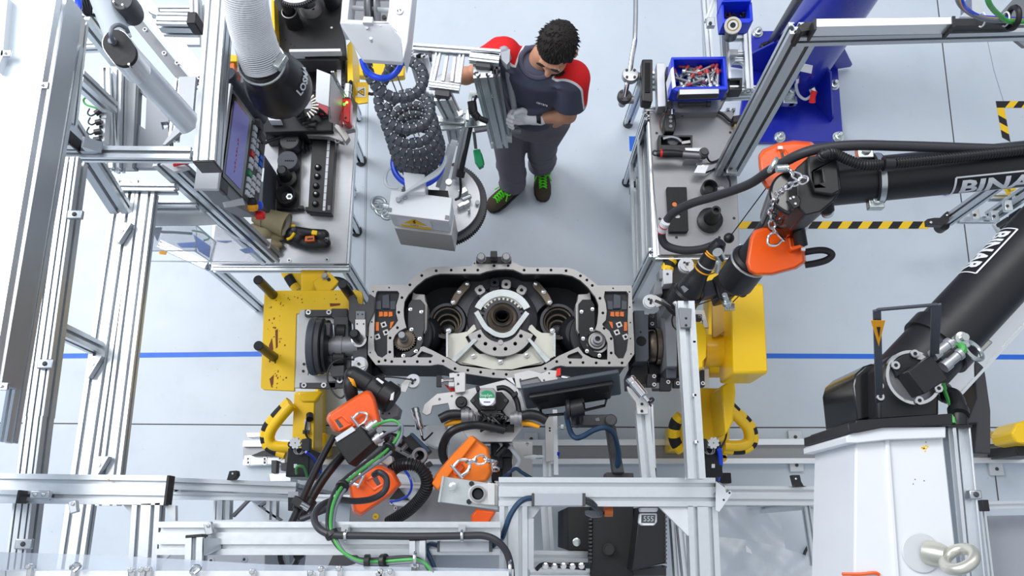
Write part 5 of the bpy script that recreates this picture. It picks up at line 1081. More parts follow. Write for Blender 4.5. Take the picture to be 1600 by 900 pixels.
b=B();b.ext(PZ((738,206,1.2),(743,206,1.2),(746,232,1.06),(741,232,1.06)),V(0,0,-.006));b.build('strap','mid_grey',tg)
# the worker
def blob(build,voxel,it=4):
 b=B();build(b)
 me=bpy.data.meshes.new('shape');me.from_pydata(b.v,[],b.f);o=bpy.data.objects.new('shape',me);C.objects.link(o)
 bm=bmesh.new();bm.from_mesh(me);bmesh.ops.recalc_face_normals(bm,faces=bm.faces);bm.to_mesh(me);bm.free()
 r=o.modifiers.new('r','REMESH');r.mode='VOXEL';r.voxel_size=voxel
 s=o.modifiers.new('s','SMOOTH');s.factor=.5;s.iterations=it
 bpy.context.view_layer.update();dg=bpy.context.evaluated_depsgraph_get()
 m2=bpy.data.meshes.new_from_object(o.evaluated_get(dg));bpy.data.objects.remove(o);bpy.data.meshes.remove(me)
 q=B();q.v=[v.co.copy() for v in m2.vertices];q.f=[list(p.vertices) for p in m2.polygons];q.m=[0]*len(q.f);bpy.data.meshes.remove(m2)
 return q
def cap(b,pts,rs):
 for i in range(len(pts)-1):b.cyl(pts[i],pts[i+1],rs[i],rs[i+1],20)
 for p,r in zip(pts,rs):b.ball(p,r,n=20,k=14)
def loft(b,rings,n=28):
 vs=[]
 for c,a,bb in rings:vs+=[c+a*math.cos(6.28318*i/n)+bb*math.sin(6.28318*i/n) for i in range(n)]
 k=len(rings);fs=[(j*n+i,j*n+(i+1)%n,(j+1)*n+(i+1)%n,(j+1)*n+i) for j in range(k-1) for i in range(n)]+[tuple(range(n)),tuple(range((k-1)*n,k*n))]
 b.add(vs,fs)
sR,sL=P(787,84,1.43),P(894,120,1.42);sm=(sR+sL)/2;U=(sL-sR);U.z=0;U.normalize();FR=V(U.y,-U.x,0)
hips=P(832,162,.95);chest=sm.lerp(hips,.32)
hc=P(870,76,1.60)
look=V(-.38,-.84,-.36).normalized();hs=look.cross(Z).normalized();hu=hs.cross(look)
neck=sm+Z*.035-FR*.02
elL,wrL,haL=P(888,180,1.15),P(843,183,1.15),P(814,184,1.14)
elR,wrR,haR=P(738,116,1.24),P(704,124,1.30),P(688,128,1.33)
ankR,kneR,hipR=P(802,288,.10),P(795,229,.52),hips-U*.10-Z*.02
ankL,kneL,hipL=P(847,258,.10),P(847,224,.52),hips+U*.10-Z*.02
def body(b):
 loft(b,[(hips-Z*.05,U*.15,FR*.11),(hips+Z*.1,U*.14,FR*.10),(chest,U*.155,FR*.11),(sm-Z*.04,U*.15,FR*.09),(sm+Z*.02,U*.08,FR*.06)])
 cap(b,[neck-Z*.06,neck+(hc-neck)*.35,hc-look*.02-hu*.03],[.062,.057,.058])
 b.ball(hc-look*.012+hu*.02,1,(.076,.093,.088),hs,look);b.ball(hc+look*.045-hu*.05,1,(.056,.055,.058),hs,look)
 b.ball(hc+look*.05-hu*.09,1,(.036,.034,.03),hs,look)
 cap(b,[hc+look*.082+hu*.0,hc+look*.108-hu*.028],[.010,.0145]);b.ball(hc+look*.102-hu*.03,1,(.017,.010,.009),hs,look)
 b.ball(hc+look*.078+hu*.024,1,(.05,.015,.012),hs,look)
 for s in(-1,1):b.ball(hc+hs*(.079*s)-hu*.018-look*.012,1,(.009,.02,.031),hs,look);b.ball(hc+look*.066-hu*.03+hs*.034*s,1,(.022,.02,.02),hs,look)
 b.ball(hc+look*.088-hu*.062,1,(.024,.010,.006),hs,look);b.ball(hc+look*.085-hu*.073,1,(.02,.010,.006),hs,look)
 cap(b,[sL-Z*.02,elL,wrL,wrL.lerp(haL,.6)],[.052,.041,.03,.014]);cap(b,[elL.lerp(wrL,.3)],[.044])
 cap(b,[sR-Z*.02,elR,wrR,wrR.lerp(haR,.6)],[.052,.041,.03,.014]);cap(b,[elR.lerp(wrR,.3)],[.044])
 cap(b,[hipR,kneR,ankR,ankR-Z*.05],[.085,.055,.038,.035]);cap(b,[hipL,kneL,ankL,ankL-Z*.05],[.085,.055,.038,.035])
pe=thing('person','dark-haired worker in grey and red shirt and grey trousers holding the lifting tool handle','person',P(826,285,0))
blob(body,.007,3).build('body','skin',pe,smooth=60)
def hairf(b):
 b.ball(hc-look*.018+hu*.03,1,(.083,.098,.089),hs,look);b.ball(hc-look*.055-hu*.02,1,(.072,.05,.072),hs,look)
 for s in(-1,1):b.ball(hc+hs*.068*s+hu*.0+look*.016,1,(.014,.022,.04),hs,look)
q=blob(hairf,.006,2)
keep=[]
for f in q.f:
 c=sum((q.v[i] for i in f),Vector())/len(f)-hc;l,up_=c.dot(look),c.dot(hu)
 keep.append(not(l>.052 and up_<.045) and not(l>.030 and up_<-.035) and up_>-.095)
q.f=[f for f,k in zip(q.f,keep) if k];q.m=[0]*len(q.f)
hob=q.build('hair','hair',pe,smooth=60);sdm=hob.modifiers.new('t','SOLIDIFY');sdm.thickness=.004;sdm.offset=-1
b=B()
for i in range(420):
 a_=random.uniform(0,6.283);e_=random.uniform(-.25,1.45);d=(hs*math.cos(a_)*math.cos(e_)+look*math.sin(a_)*math.cos(e_)+hu*math.sin(e_))
 if d.dot(look)>.45 and d.dot(hu)<.5:continue
 base_=hc-look*.018+hu*.03+hs*(d.dot(hs)*.083)+look*(d.dot(look)*.098)+hu*(d.dot(hu)*.089)
 tip=base_+d*.008+(look*.6+hs*random.uniform(-.6,.6)-hu*.2)*.013
 b.cyl(base_-d*.003,tip,.0035,.0006,5,cap=False)
b.build('hair_tufts','hair',pe)
b=B()
for s in(-1,1):b.ball(hc+look*.089+hu*.026+hs*.032*s,1,(.021,.006,.005),hs,look)
for i in range(90):a_=random.uniform(-1.25,1.25);b.ball(hc+look*(.045+.05*math.cos(a_))-hu*random.uniform(.06,.115)+hs*(.055*math.sin(a_)),.0055,n=6,k=4)
b.build('brows_beard','hair',pe)
for s in(-1,1):
 e_=hc+look*.079+hu*.004+hs*.032*s;b=B();b.ball(e_,1,(.014,.010,.007),hs,look);ey_=b.build('eye','white',pe);b=B();b.ball(e_+look*.007-hu*.003,.0055,n=10,k=6);b.build('iris','hair',ey_)
cuffL=sL.lerp(elL,.66);cuffR=sR.lerp(elR,.55)
def shirtf(b):
 loft(b,[(hips-Z*.14,U*.172,FR*.132),(hips-Z*.03,U*.168,FR*.125),(hips+Z*.06,U*.160,FR*.118),(chest-Z*.05,U*.168,FR*.122),(chest+Z*.06,U*.175,FR*.122),(sm-Z*.035,U*.172,FR*.105),(sm+Z*.02,U*.13,FR*.08),(sm+Z*.04,U*.075,FR*.062)])
 for s_,c_,w_ in((sL,cuffL,1),(sR,cuffR,-1)):
  d=(c_-s_).normalized();a_=d.cross(FR).normalized();bb=a_.cross(d)
  loft(b,[(s_-U*w_*.05-Z*.01,a_*.085,bb*.085),(s_+Z*.0,a_*.082,bb*.08),(s_.lerp(c_,.5),a_*.08,bb*.078),(c_,a_*.082,bb*.08)])
 for s_ in(sL,sR):b.ball(s_-Z*.012,.082,n=20,k=14)
 for i in range(4):b.torus(hips.lerp(chest,.15+.2*i),(chest-hips)+U*.14*(-1)**i,.135,.022,28,8)
q=blob(shirtf,.0075,5)
bm=bmesh.new();tm=bpy.data.meshes.new('t');tm.from_pydata(q.v,[],q.f);bm.from_mesh(tm)
for off,nn in((U*.082,U),(U*.090,U),(U*-.082,U),(U*-.090,U),(FR*.048,FR),(FR*.056,FR),(Z*-.150,Z),(Z*-.158,Z)):
 bmesh.ops.bisect_plane(bm,geom=bm.verts[:]+bm.edges[:]+bm.faces[:],plane_co=sm+off,plane_no=nn,dist=1e-5)
bm.verts.index_update();q=B();q.v=[v.co.copy() for v in bm.verts];q.f=[[v.index for v in f.verts] for f in bm.faces];q.m=[0]*len(q.f);bm.free()
for i,f in enumerate(q.f):
 c=sum((q.v[k] for k in f),Vector())/len(f);r=c-sm;s=r.dot(U);fr=r.dot(FR)
 if abs(s)>.082 and fr<.056 and r.z>-.158:q.m[i]=2 if abs(s)<.090 or fr>.048 or r.z<-.150 else 1
sh_=q.build('shirt',['shirt','shirt_red','piping'],pe,smooth=60)
nk=hc.lerp(neck,.72);nd=(hc-neck).normalized()
b=B();cc=sm+Z*.042+(hc-neck)*.05;b.tube([cc+U*(.078*math.cos(a_))+FR*(.066*math.sin(a_)+.006)-Z*(.028*max(0,math.sin(a_))) for a_ in[6.28318*i/16 for i in range(16)]],.012,8,3,closed=True);b.build('collar','shirt',sh_)
b=B();lo=chest+FR*.127+U*.045+Z*.02;b.text('carraro',lo,U,(Z*.75+FR*-.6),.018,.002);b.build('shirt_lettering','piping',sh_,smooth=0)
def trouf(b):
 loft(b,[(hips-Z*.16,U*.175,FR*.135),(hips-Z*.04,U*.17,FR*.13),(hips+Z*.05,U*.16,FR*.12)])
 cap(b,[hipR-Z*.08,kneR,ankR+Z*.03],[.105,.083,.076]);cap(b,[hipL-Z*.08,kneL,ankL+Z*.03],[.105,.083,.076])
 for k_,a_ in((kneR,ankR),(kneL,ankL)):
  for i in range(4):c=k_.lerp(a_,.15+.25*i);b.torus(c+U*.005*(-1)**i,(k_-a_)+U*.12*(-1)**i,.074,.012,20,8)
blob(trouf,.010,2).build('trousers','trouser',pe,smooth=60)
for nm,ank,toe in(('R',ankR,P(769,322,.03)),('L',ankL,P(848,300,.03))):
 heel=V(ank.x,ank.y,0);d=V(toe.x-ank.x,toe.y-ank.y,0);d=d.normalized();sd=d.cross(Z);Lh=.07
 tip=heel+d*.195
 def shoef(b):
  loft(b,[(heel-d*Lh+Z*.045,sd*.030,Z*.040),(heel-d*.04+Z*.055,sd*.041,Z*.055),(heel+d*.03+Z*.060,sd*.042,Z*.058),(heel+d*.10+Z*.05,sd*.048,Z*.046),(heel+d*.155+Z*.042,sd*.047,Z*.034),(heel+d*.188+Z*.037,sd*.032,Z*.024),(tip+Z*.034,sd*.014,Z*.014)])
 so_=blob(shoef,.006,3).build('shoe','suede',pe,smooth=60)
 b=B();k=[(-.072,.026),(-.055,.038),(0,.043),(.05,.046),(.10,.052),(.15,.050),(.182,.037),(.197,.016)]
 b.ext([heel+d*l+sd*w_ for l,w_ in k]+[heel+d*l-sd*w_ for l,w_ in reversed(k)],V(0,0,.024));b.build('sole','black',so_,bev=.004)
 b=B()
 for i in range(6):
  l=.045+.016*i;zz=.118-.0055*i;j=.022
  b.tube([heel+d*l-sd*j+Z*(zz-.012),heel+d*(l+.006)+Z*zz,heel+d*(l+.012)+sd*j+Z*(zz-.012)],.0042,6);b.tube([heel+d*l+sd*j+Z*(zz-.010),heel+d*(l+.008)+Z*(zz+.003),heel+d*(l+.014)-sd*j+Z*(zz-.010)],.0042,6)
 for s in(-1,1):b.tube([heel+d*.045+Z*.12,heel+d*.04+sd*.03*s+Z*.135,heel+d*.065+sd*.045*s+Z*.12,heel+d*.075+sd*.02*s+Z*.118,heel+d*.05+Z*.122],.0038,6);b.tube([heel+d*.045+Z*.12,heel+d*.07+sd*.03*s+Z*.12,heel+d*.10+sd*.05*s+Z*.09],.0038,6)
 b.build('shoelace','lime',so_,label='bright green shoelaces')
def glove(hand,wrist,grip0,grip1,side,name='glove'):
 ax=(grip1-grip0).normalized();fw=(hand-wrist).normalized();ax=(ax-fw*ax.dot(fw)).normalized();nrm=fw.cross(ax)*side
 def f(b):
  cap(b,[wrist-fw*.035,wrist,wrist+fw*.02],[.036,.036,.034])
  for i in range(4):cap(b,[wrist+fw*.02+ax*(.018-.014*i),hand+fw*.012+ax*(.033-.022*i)],[.018,.0165])
  for i,ln in enumerate((.9,1.0,.95,.78)):
   k=hand+fw*.014+ax*(.034-.0225*i);p1=k+fw*.036*ln-nrm*.006;p2=p1+fw*.012*ln-nrm*.028*ln;p3=p2-fw*.020*ln-nrm*.014
   cap(b,[k,p1,p2,p3],[.0128,.0115,.0105,.0095])
  t0=wrist+fw*.025+ax*.028;t1=t0+fw*.03+ax*.026-nrm*.012;t2=t1+fw*.03+ax*.002-nrm*.020;cap(b,[t0,t1,t2],[.0165,.0135,.0115])
 blob(f,.0045,2).build(name,'glove',pe,smooth=60)
glove(haL+Z*.01,wrL.lerp(haL,.35),P(807,190,1.10),P(791,92,1.46),1);glove(haR,wrR.lerp(haR,.3),P(675,128,1.5),P(715,132,1.5),1)
b=B();d=(haL-wrL).normalized();w0=wrL.lerp(haL,.02);b.cyl(w0-d*.01,w0+d*.01,.035,n=24);ws_=b.build('watch_strap','black',pe);b=B();b.cyl(w0+Z*.03,w0+Z*.042,.014,n=20);b.build('watch_case','slate',ws_)
# left work bench
TZ=.90
lb=thing('work_bench','steel-topped work bench beside the operator panel, upper left','bench',P(470,330,0))
b=B();b.prism([(330,150),(560,150),(556,196),(541,412),(330,412)],TZ,TZ-.012);b.build('steel_top','steel',lb,bev=.002)
b=B();b.prism([(549,196),(557,196),(545,412),(536,412)],TZ-.013,TZ-.06);b.build('edge_profile','alu',lb)
beam(lb,(330,418),(545,418),TZ-.02,8,.05,nw=1,name='edge_beam')
screws(lb,[(452,407),(511,406)],TZ,.01,'zinc')
for fx_,fy_,w_ in((564,252,9),(557,362,9),(552,304,5),(560,186,5)):
 c=P(fx_,fy_,0)
 post(lb,V(c.x,c.y,.03),V(c.x-.0,c.y,TZ-.07),.05,.05,name='leg')
 b=B();r=w_/S(fx_,fy_,0);b.lathe(c,Z,[(r,0),(r*1.05,.02),(r*.7,.045),(.01,.05)],24);b.build('foot','black',lb)
x_=P(556,250,0);post(lb,V(P(552,304,0).x,P(557,400,0).y,.25),V(P(552,304,0).x,P(557,180,0).y,.25),.045,.045,side=X,name='rail')
d1=thing('socket_holder','black socket tray with three round black discs, left one on the steel bench','tool tray',P(455,280,TZ))
b=B();b.prism([(436,205),(470,206),(467,328),(431,327)],TZ+.03,TZ);b.build('tray','black',d1,bev=.003)
for x0,y0,x1,y1 in((466,226,481,232),(464,321,474,326),(470,215,474,226)):b=B();b.pbox(x0,y0,x1,y1,TZ+.035,TZ);b.build('tray_foot','black',d1,bev=.002)
b=B();b.prism([(469,212),(476,212),(474,232),(470,232)],TZ+.06,TZ);b.build('tray_post','black',d1,bev=.002)
for x,y,r,hgt in((452,219,15,.10),(449,250,16,.085)):
 b=B();b.vcyl(x,y,r,TZ+hgt,TZ+.03,32);b.build('disc','dark_grey' if y<230 else 'slate',d1,bev=.003)
 b=B();[b.box(P(x-3+3*i,y+1,TZ+hgt+.001),(.006,.007,.001)) for i in range(5)];b.build('disc_marking','void',d1,smooth=0)
c=P(450,281,TZ+.03);b=B();b.lathe(c,Z,[(.047,0),(.047,.03),(.03,.035),(.026,.11),(.018,.12)],28);b.ring(P(444,266,TZ+.07),Z,.016,.009,.012,20);b.build('socket','black',d1)
c=P(449,309,TZ+.03);b=B();b.lathe(c,Z,[(.048,0),(.048,.045),(.04,.05),(.022,.02)],32);b.build('socket','black_matt',d1);b=B();c2=P(452,307,TZ+.09);b.lathe(c2-Z*.05,Z,[(.016,0),(.016,.05),(.009,.05),(.009,.03)],6);b.build('square_drive','zinc',d1)
d2=thing('bolt_block','long black block with a row of bolts and a white scale, on the steel bench','tool block',P(500,270,TZ))
b=B();b.prism([(488,214),(524,218),(518,334),(481,331)],TZ+.05,TZ);b.build('block','black',d2,bev=.004)
b=B();b.prism([(512,216),(516,216),(508,329),(504,329)],TZ+.052,TZ+.05)
b.mi=1
for i in range(10):y=224+11*i;x=512.5-.07*(y-216);b.prism([(x-1,y),(x+4,y),(x+4,y+.8),(x-1,y+.8)],TZ+.0525,TZ+.052)
b.build('scale_strip',['light_grey','dark_grey'],d2)
for i,(x,y) in enumerate(((497,262),(496,276),(494,291),(494,304),(493,319))):
 c=P(x,y,TZ+.05);b=B();b.lathe(c,Z,[(.016,0),(.015,.008),(.011,.016),(.011,.01)],18);b.build('bolt_seat','black_matt',d2)
 b=B();b.ball(c+Z*.014,.009,n=14,k=10);b.build('bolt_tip','zinc' if i in(0,1,3) else 'mid_grey',d2)
for x0,y0,x1,y1 in((477,323,484,329),(484,225,488,230)):b=B();b.pbox(x0,y0,x1,y1,TZ+.04,TZ);b.build('block_foot','black',d2,bev=.002)
b=B();b.pbox(512,321,516,328,TZ+.052,TZ+.05);b.build('tag_plate','mid_grey',d2)
g1=thing('work_glove','khaki leather work glove lying with its open cuff facing the scanner','glove',P(425,345,TZ))
b=B();p0,p1=P(398,336,TZ+.06),P(448,352,TZ+.06);ax_=(p1-p0).normalized();sx_=ax_.cross(Z).normalized()
def ringv(c,w_,h_,n=24):return[c+sx_*(w_*math.cos(6.28318*i/n))+Z*(h_*math.sin(6.28318*i/n)) for i in range(n)]
rs_=[(0,.035,.03),(.15,.045,.04),(.3,.048,.045),(.6,.052,.048),(.85,.058,.05),(1,.062,.052),(1.0,.055,.045),(.55,.045,.036)]
vs=[];L_=(p1-p0).length
for t_,w_,h_ in rs_:vs+=ringv(p0+ax_*(L_*t_),w_,h_)
n_=24;b.add(vs,[(j*n_+i,j*n_+(i+1)%n_,(j+1)*n_+(i+1)%n_,(j+1)*n_+i) for j in range(len(rs_)-1) for i in range(n_)]+[tuple(range(n_))]);b.build('cuff','leather',g1)
b=B();vs=ringv(p0+ax_*(L_*.97),.054,.044)+ringv(p0+ax_*(L_*.6),.046,.038);b.add(vs,[(i,(i+1)%n_,n_+(i+1)%n_,n_+i) for i in range(n_)]+[tuple(range(n_,2*n_))]);b.build('lining','leather_in',g1)
b=B();b.torus(p0+ax_*(L_*.32),ax_,.047,.004,28,8);b.build('seam','leather',g1)
def hand(b):
 cap(b,[P(398,360,TZ+.03),P(415,366,TZ+.035)],[.035,.042])
 for y,dx in((362,0),(371,2),(382,0),(392,-4)):cap(b,[P(412,y-3,TZ+.035),P(426+dx,y,TZ+.035),P(438+dx,y+1,TZ+.025)],[.018,.016,.014])
g2=thing('work_glove','khaki leather work glove with its fingers pointing right, below the open cuff','glove',P(415,370,TZ));blob(hand,.006,3).build('fingers','leather',g2,smooth=60)
hs_=thing('hand_scanner','black and yellow hand scanner lying on the steel bench','scanner',P(480,372,TZ))
def scan(b):
 cap(b,[P(456,365,TZ+.04),P(464,372,TZ+.045)],[.03,.032]);cap(b,[P(462,362,TZ+.045),P(486,364,TZ+.05),P(505,368,TZ+.05)],[.026,.021,.03]);cap(b,[P(452,374,TZ+.03),P(480,382,TZ+.03),P(508,380,TZ+.035)],[.024,.027,.028])
blob(scan,.005,3).build('body','black',hs_,smooth=60)
b=B();b.tube(PZ((449,374,TZ+.066),(455,371,TZ+.075),(460,364,TZ+.078)),.007,8);b.tube(PZ((456,353,TZ+.06),(461,353,TZ+.062)),.008,8);b.build('yellow_trim','yellow',hs_)
b=B();b.prism([(487,359),(496,360),(495,367),(486,366)],TZ+.081,TZ+.05);b.build('trigger','yellow',hs_,bev=.004)
b=B();b.prism([(477,369),(491,368),(491,376),(476,377)],TZ+.078,TZ+.05);b.mi=1;b.prism([(480,372),(489,371.5),(489,374),(480,374.5)],TZ+.079,TZ+.07);b.build('orange_label',['copper','black'],hs_,bev=.001)
b=B();b.ball(P(459,359,TZ+.07),.014,n=14,k=10);b.build('button','slate',hs_);b=B();b.lathe(P(507,376,TZ+.035),X,[(.03,0),(.034,.01),(.03,.022)],20);b.build('nose','black_gloss',hs_)
# operator panel
op=thing('operator_panel','grey operator panel with a blue screen and coloured keys, facing the bench','control panel',P(385,280,1.0))
A0,A1,B0,B1=P(362,150,1.78),P(346,272,1.78),P(391,186,1.58),P(378,308,1.58)
ea=(A1-A0).normalized();eb=(B0-A0);eb=(eb-ea*eb.dot(ea));hb=eb.length;eb.normalize();en=ea.cross(eb)
if en.x<0:en=-en
La=(A1-A0).length;pp=lambda a_,b_,e_=0:A0+ea*(a_*La)+eb*(b_*hb)+en*e_
b=B();b.ext([pp(-.10,-.10),pp(1.16,-.10),pp(1.2,.7),pp(1.08,1.95),pp(-.10,1.95)],en*-.08);b.build('housing','mid_grey',op,bev=.006)
b=B();b.ext([pp(-.12,-.14,.004),pp(1.22,-.14,.004),pp(1.22,-.04,.004),pp(-.12,-.04,.004)],en*-.09);b.build('top_rim','light_grey',op,bev=.002)
b=B();b.ext([pp(-.03,0,.006),pp(1.03,0,.006),pp(1.03,1.02,.006),pp(-.03,1.02,.006)],en*-.006);bz_=b.build('bezel','black_gloss',op);b=B();b.ext([pp(.03,.09,.008),pp(.97,.09,.008),pp(.97,.86,.008),pp(.03,.86,.008)],en*-.002);b.build('screen','screen',bz_)
b=B()
for i in range(9):a_=.42+.05*i;b.ext([pp(a_,.42+.03*(i%3),.009),pp(a_+.03,.44+.02*(i%2),.009),pp(a_+.03,.48,.009),pp(a_,.47+.02*(i%2),.009)],en*.0006)
b.build('screen_trace','red',bz_)
random.seed(5);cols={(4,0):'red',(7,0):'green',(4,2):'tape_blue',(3,2):'tape_blue',(10,1):'white'}
b=B();b.ext([pp(-.02,1.08,.004),pp(1.02,1.08,.004),pp(1.02,1.9,.004),pp(-.02,1.9,.004)],en*-.004);kf_=b.build('key_field','dark_grey',op)
for i in range(11):
 for j in range(3):
  if i<3 and j>1:continue
  if random.random()<.08 and i>3:continue
  a_,c_=.02+i*.088,1.14+j*.24;b=B();b.ext([pp(a_,c_,.012),pp(a_+.062,c_,.012),pp(a_+.062,c_+.17,.012),pp(a_,c_+.17,.012)],en*-.012);b.build('key',cols.get((i,j),'key'),kf_,bev=.0015)
for a_,c_,m in((.96,1.75,'blue_tube'),(.99,1.45,'black'),(1.05,1.95,'red'),(1.04,1.5,'amber')):
 c=pp(a_,c_,.0);b=B();b.lathe(c,en,[(.02,0),(.02,.015),(.017,.03),(.01,.034)],18);b.build('push_button',m,op)
b=B();b.ext([pp(1.05,-.05,.01),pp(1.2,-.05,.01),pp(1.2,.3,.01),pp(1.05,.3,.01)],en*-.02);b.build('corner_pad','dark_grey',op,bev=.006)
b=B();b.ext([pp(1.05,1.0,.01),pp(1.3,.2,.01),pp(1.34,.3,.01),pp(1.1,1.15,.01)],en*-.01);b.build('lower_edge','light_grey',op)
b=B();b.tube(PZ((356,121,1.74),(372,140,1.66),(392,166,1.56),(408,188,1.46)),.026,14);b.tube(PZ((354,116,1.75),(358,122,1.73)),.036,12);b.build('support_tube','slate',op)
b=B()
for x,y,z in((400,196,1.5),(402,214,1.48),(400,232,1.46)):b.box(P(x,y,z),(.05,.04,.06))
b.build('connector_row','dark_grey',op,bev=.006)
mb2=thing('terminal_box','dark grey terminal box standing behind the operator panel keys','box',P(410,260,TZ));b=B();b.prism([(396,238),(414,242),(410,318),(392,316)],1.12,TZ);b.build('body','slate',mb2,bev=.006);b=B();b.prism([(409,262),(413,263),(411,284),(407,283)],1.122,1.12);b.build('window','light_grey',mb2)
tag(B().tube(PZ((409,226,1.0),(430,217,1.0),(452,211,1.0),(475,205,1.0),(498,197,1.0)),.0075,8).build('cable','black'),'black ribbed cable running across the steel bench towards the red sensor','cable')
# extraction hose and hood
ho=corr('extraction_hose','hose_clear','wide clear ribbed extraction hose going into the black hood',PZ((380,-30,2.25),(384,5,2.18),(391,40,2.1),(400,70,2.03),(411,103,1.95)),.074,.013,amp=.03,n=32)
b=B();q_=cat(PZ((380,-30,2.25),(384,5,2.18),(391,40,2.1),(400,70,2.03),(411,103,1.95)),12);
for i in range(0,len(q_)-1):
 d=(q_[i+1]-q_[i]).normalized();b.torus(q_[i],d,.075,.0028,28,6)
hr=b.build('wire_spiral','white');tag(hr,'white wire rings wound round the clear extraction hose','wire')
hd=thing('extraction_hood','black funnel hood with white lettering at the end of the clear hose','hood',P(440,150,1.2))
h0,h1=P(409,98,1.96),P(438,138,1.70);dax=(h1-h0).normalized();LL=(h1-h0).length
b=B();b.lathe(h0,dax,[(.078,-.02),(.082,0),(.082,.06),(.086,.07),(.098,.09),(.118,.17),(.126,.22),(.126,LL+.01),(.114,LL+.035),(.06,LL+.04)],48);b.build('hood_shell','black',hd)
b=B();b.torus(h0+dax*.0,dax,.083,.006,36,8);b.build('hose_clamp','zinc',hd);b=B();b.box(P(438,97,2.0),(.03,.06,.03),V(1,-.5,0));b.build('clamp_buckle','zinc',hd,bev=.004)
Rh=lambda t:.118+.008*max(0,min(1,(t-.17)/.05)) if t>.17 else .098+.02*(t-.09)/.08
ts,as_=find(h0,dax,Rh,467,150,.14,LL);te,ae=find(h0,dax,Rh,477,104,.10,LL)
s_ax=dax.cross(Z).normalized();s_up=s_ax.cross(dax)
if ae-as_>math.pi:ae-=6.28318
if as_-ae>math.pi:ae+=6.28318
def warp(parent,body,at,name,m='white',border=False):
 q=B();q.text(body,V(0,0,0),X,Y,1,0.,.035);w_=max(v.x for v in q.v)
 bt=bmesh.new();me=bpy.data.meshes.new('l');me.from_pydata(q.v,[],q.f);bt.from_mesh(me);bmesh.ops.triangulate(bt,faces=bt.faces)
 bmesh.ops.subdivide_edges(bt,edges=bt.edges,cuts=2,use_grid_fill=True);bmesh.ops.triangulate(bt,faces=bt.faces);bt.verts.index_update()
 b=B();b.add([at(v.co.x/w_,v.co.y/.72) for v in bt.verts],[[v.index for v in f.verts] for f in bt.faces]);bt.free()
 if border:
  for x0,y0,x1,y1,e in((-.06,-.18,1.06,-.18,0),(-.06,1.2,1.06,1.2,0),(-.06,-.18,-.06,1.2,1),(1.06,-.18,1.06,1.2,1)):
   vs=[]
   for i in range(25):
    t=i/24;x,y=x0+(x1-x0)*t,y0+(y1-y0)*t;vs+=[at(x-.012*e,y-.05*(1-e)),at(x+.012*e,y+.05*(1-e))]
   b.add(vs,[(2*i,2*i+1,2*i+3,2*i+2) for i in range(24)])
 return b.build(name,m,parent,smooth=0)
def hat(x,y):
 t=ts+(te-ts)*x-y*.04;a=as_+(ae-as_)*x;return h0+dax*t+(s_ax*math.cos(a)+s_up*math.sin(a))*(Rh(t)+.004)
warp(hd,'LOSMA',hat,'hood_lettering')
# machine behind the bench
mc=thing('press_machine','black machine plate with shafts and a gear wheel at the top left','machine',P(490,60,.6))
b=B();b.prism([(430,-40),(537,-40),(535,20),(541,88),(430,88),(428,20)],1.22,1.18);b.build('base_plate','black',mc,bev=.004);b=B();b.prism([(452,77),(532,76),(532,80),(452,81)],1.26,1.2);b.build('bright_edge','white',mc)
b=B();b.prism([(450,81),(531,80),(530,95),(452,95)],1.2,1.1);b.build('front_plate','dark_grey',mc)
c=P(486,14,1.22);b=B();b.lathe(c,Z,[(.055,0),(.05,.05),(.042,.06),(.042,.02),(.026,.02),(.026,.08)],36);b.build('flange_hub','machined',mc)
for i in range(4):a_=1.57*i+.6;cc=c+V(.043*math.cos(a_),.043*math.sin(a_),.053);b=B();b.cyl(cc,cc+Z*.004,.007,n=10);b.build('bolt','black',mc)
cg=P(463,-24,1.42);b=B();rg=[];N=64;Rg=38/S(463,-24,1.42)
for i in range(N):
 for o,r in((0,Rg*.94),(.25,Rg),(.55,Rg),(.8,Rg*.94)):a_=6.28318*(i+o)/N;rg.append(cg+V(r*math.cos(a_),r*math.sin(a_),0))
b.ext(rg,V(0,0,-.02));b.build('gear_wheel','dark_grey',mc);b=B();b.cyl(cg,cg+Z*.006,Rg*.9,n=48);b.build('gear_cover','white',mc);b=B();b.cyl(cg-Z*.2,cg,.025,n=20);b.build('gear_shaft','dark_grey',mc)
c=P(460,38,1.22);b=B();b.lathe(c,Z,[(.036,0),(.036,.10),(.03,.105),(.024,.08)],28);b.cyl(c+Z*.09,c+Z*.2+V(-.01,.01,0),.021,n=20);b.build('guide_pillar','black_matt',mc);b=B();b.torus(c+Z*.10,Z,.032,.004,24,8);b.build('pillar_ring','steel_grey',mc)
c=P(520,6,1.22);b=B();b.lathe(c,Z,[(.036,0),(.036,.08),(.026,.09)],28);b.build('guide_pillar','black_matt',mc);b=B();b.torus(c+Z*.09,Z,.028,.004,24,8);b.build('pillar_ring','steel_grey',mc)
for x,y in((446,62),(454,69),(460,72),(450,45)):b=B();b.vcyl(x,y,1,1.221,1.215,8);b.build('tapped_hole','void',mc)
b=B();b.vcyl(518,43,1.8,1.222,1.21,12);b.build('bright_hole','white',mc)
b=B();b.prism([(424,0),(428,0),(430,66),(425,66)],1.3,1.2);b.build('yellow_edge','yellow',mc);b=B();b.prism([(418,24),(421,30),(424,44),(421,38)],1.5,1.4);b.build('red_flag','red',mc);b=B();b.prism([(421,40),(426,44),(424,55),(420,52)],1.45,1.35);b.build('black_knob','black',mc)
fr_=thing('yellow_guard','narrow yellow machine guard behind the warning sign','guard',P(545,110,0));b=B();b.prism([(542,70),(550,60),(552,128),(543,130)],1.15,.95);b.prism([(552,100),(586,96),(632,100),(632,118),(600,122),(560,118)],.5,.45);b.build('guard_post','yellow',fr_,bev=.006)
b=B();b.prism([(526,88),(533,88),(533,134),(527,134)],1.12,1.0);b.mi=1
for i in range(7):b.vcyl(535.5,92+6.4*i,2,1.121,1.1,10)
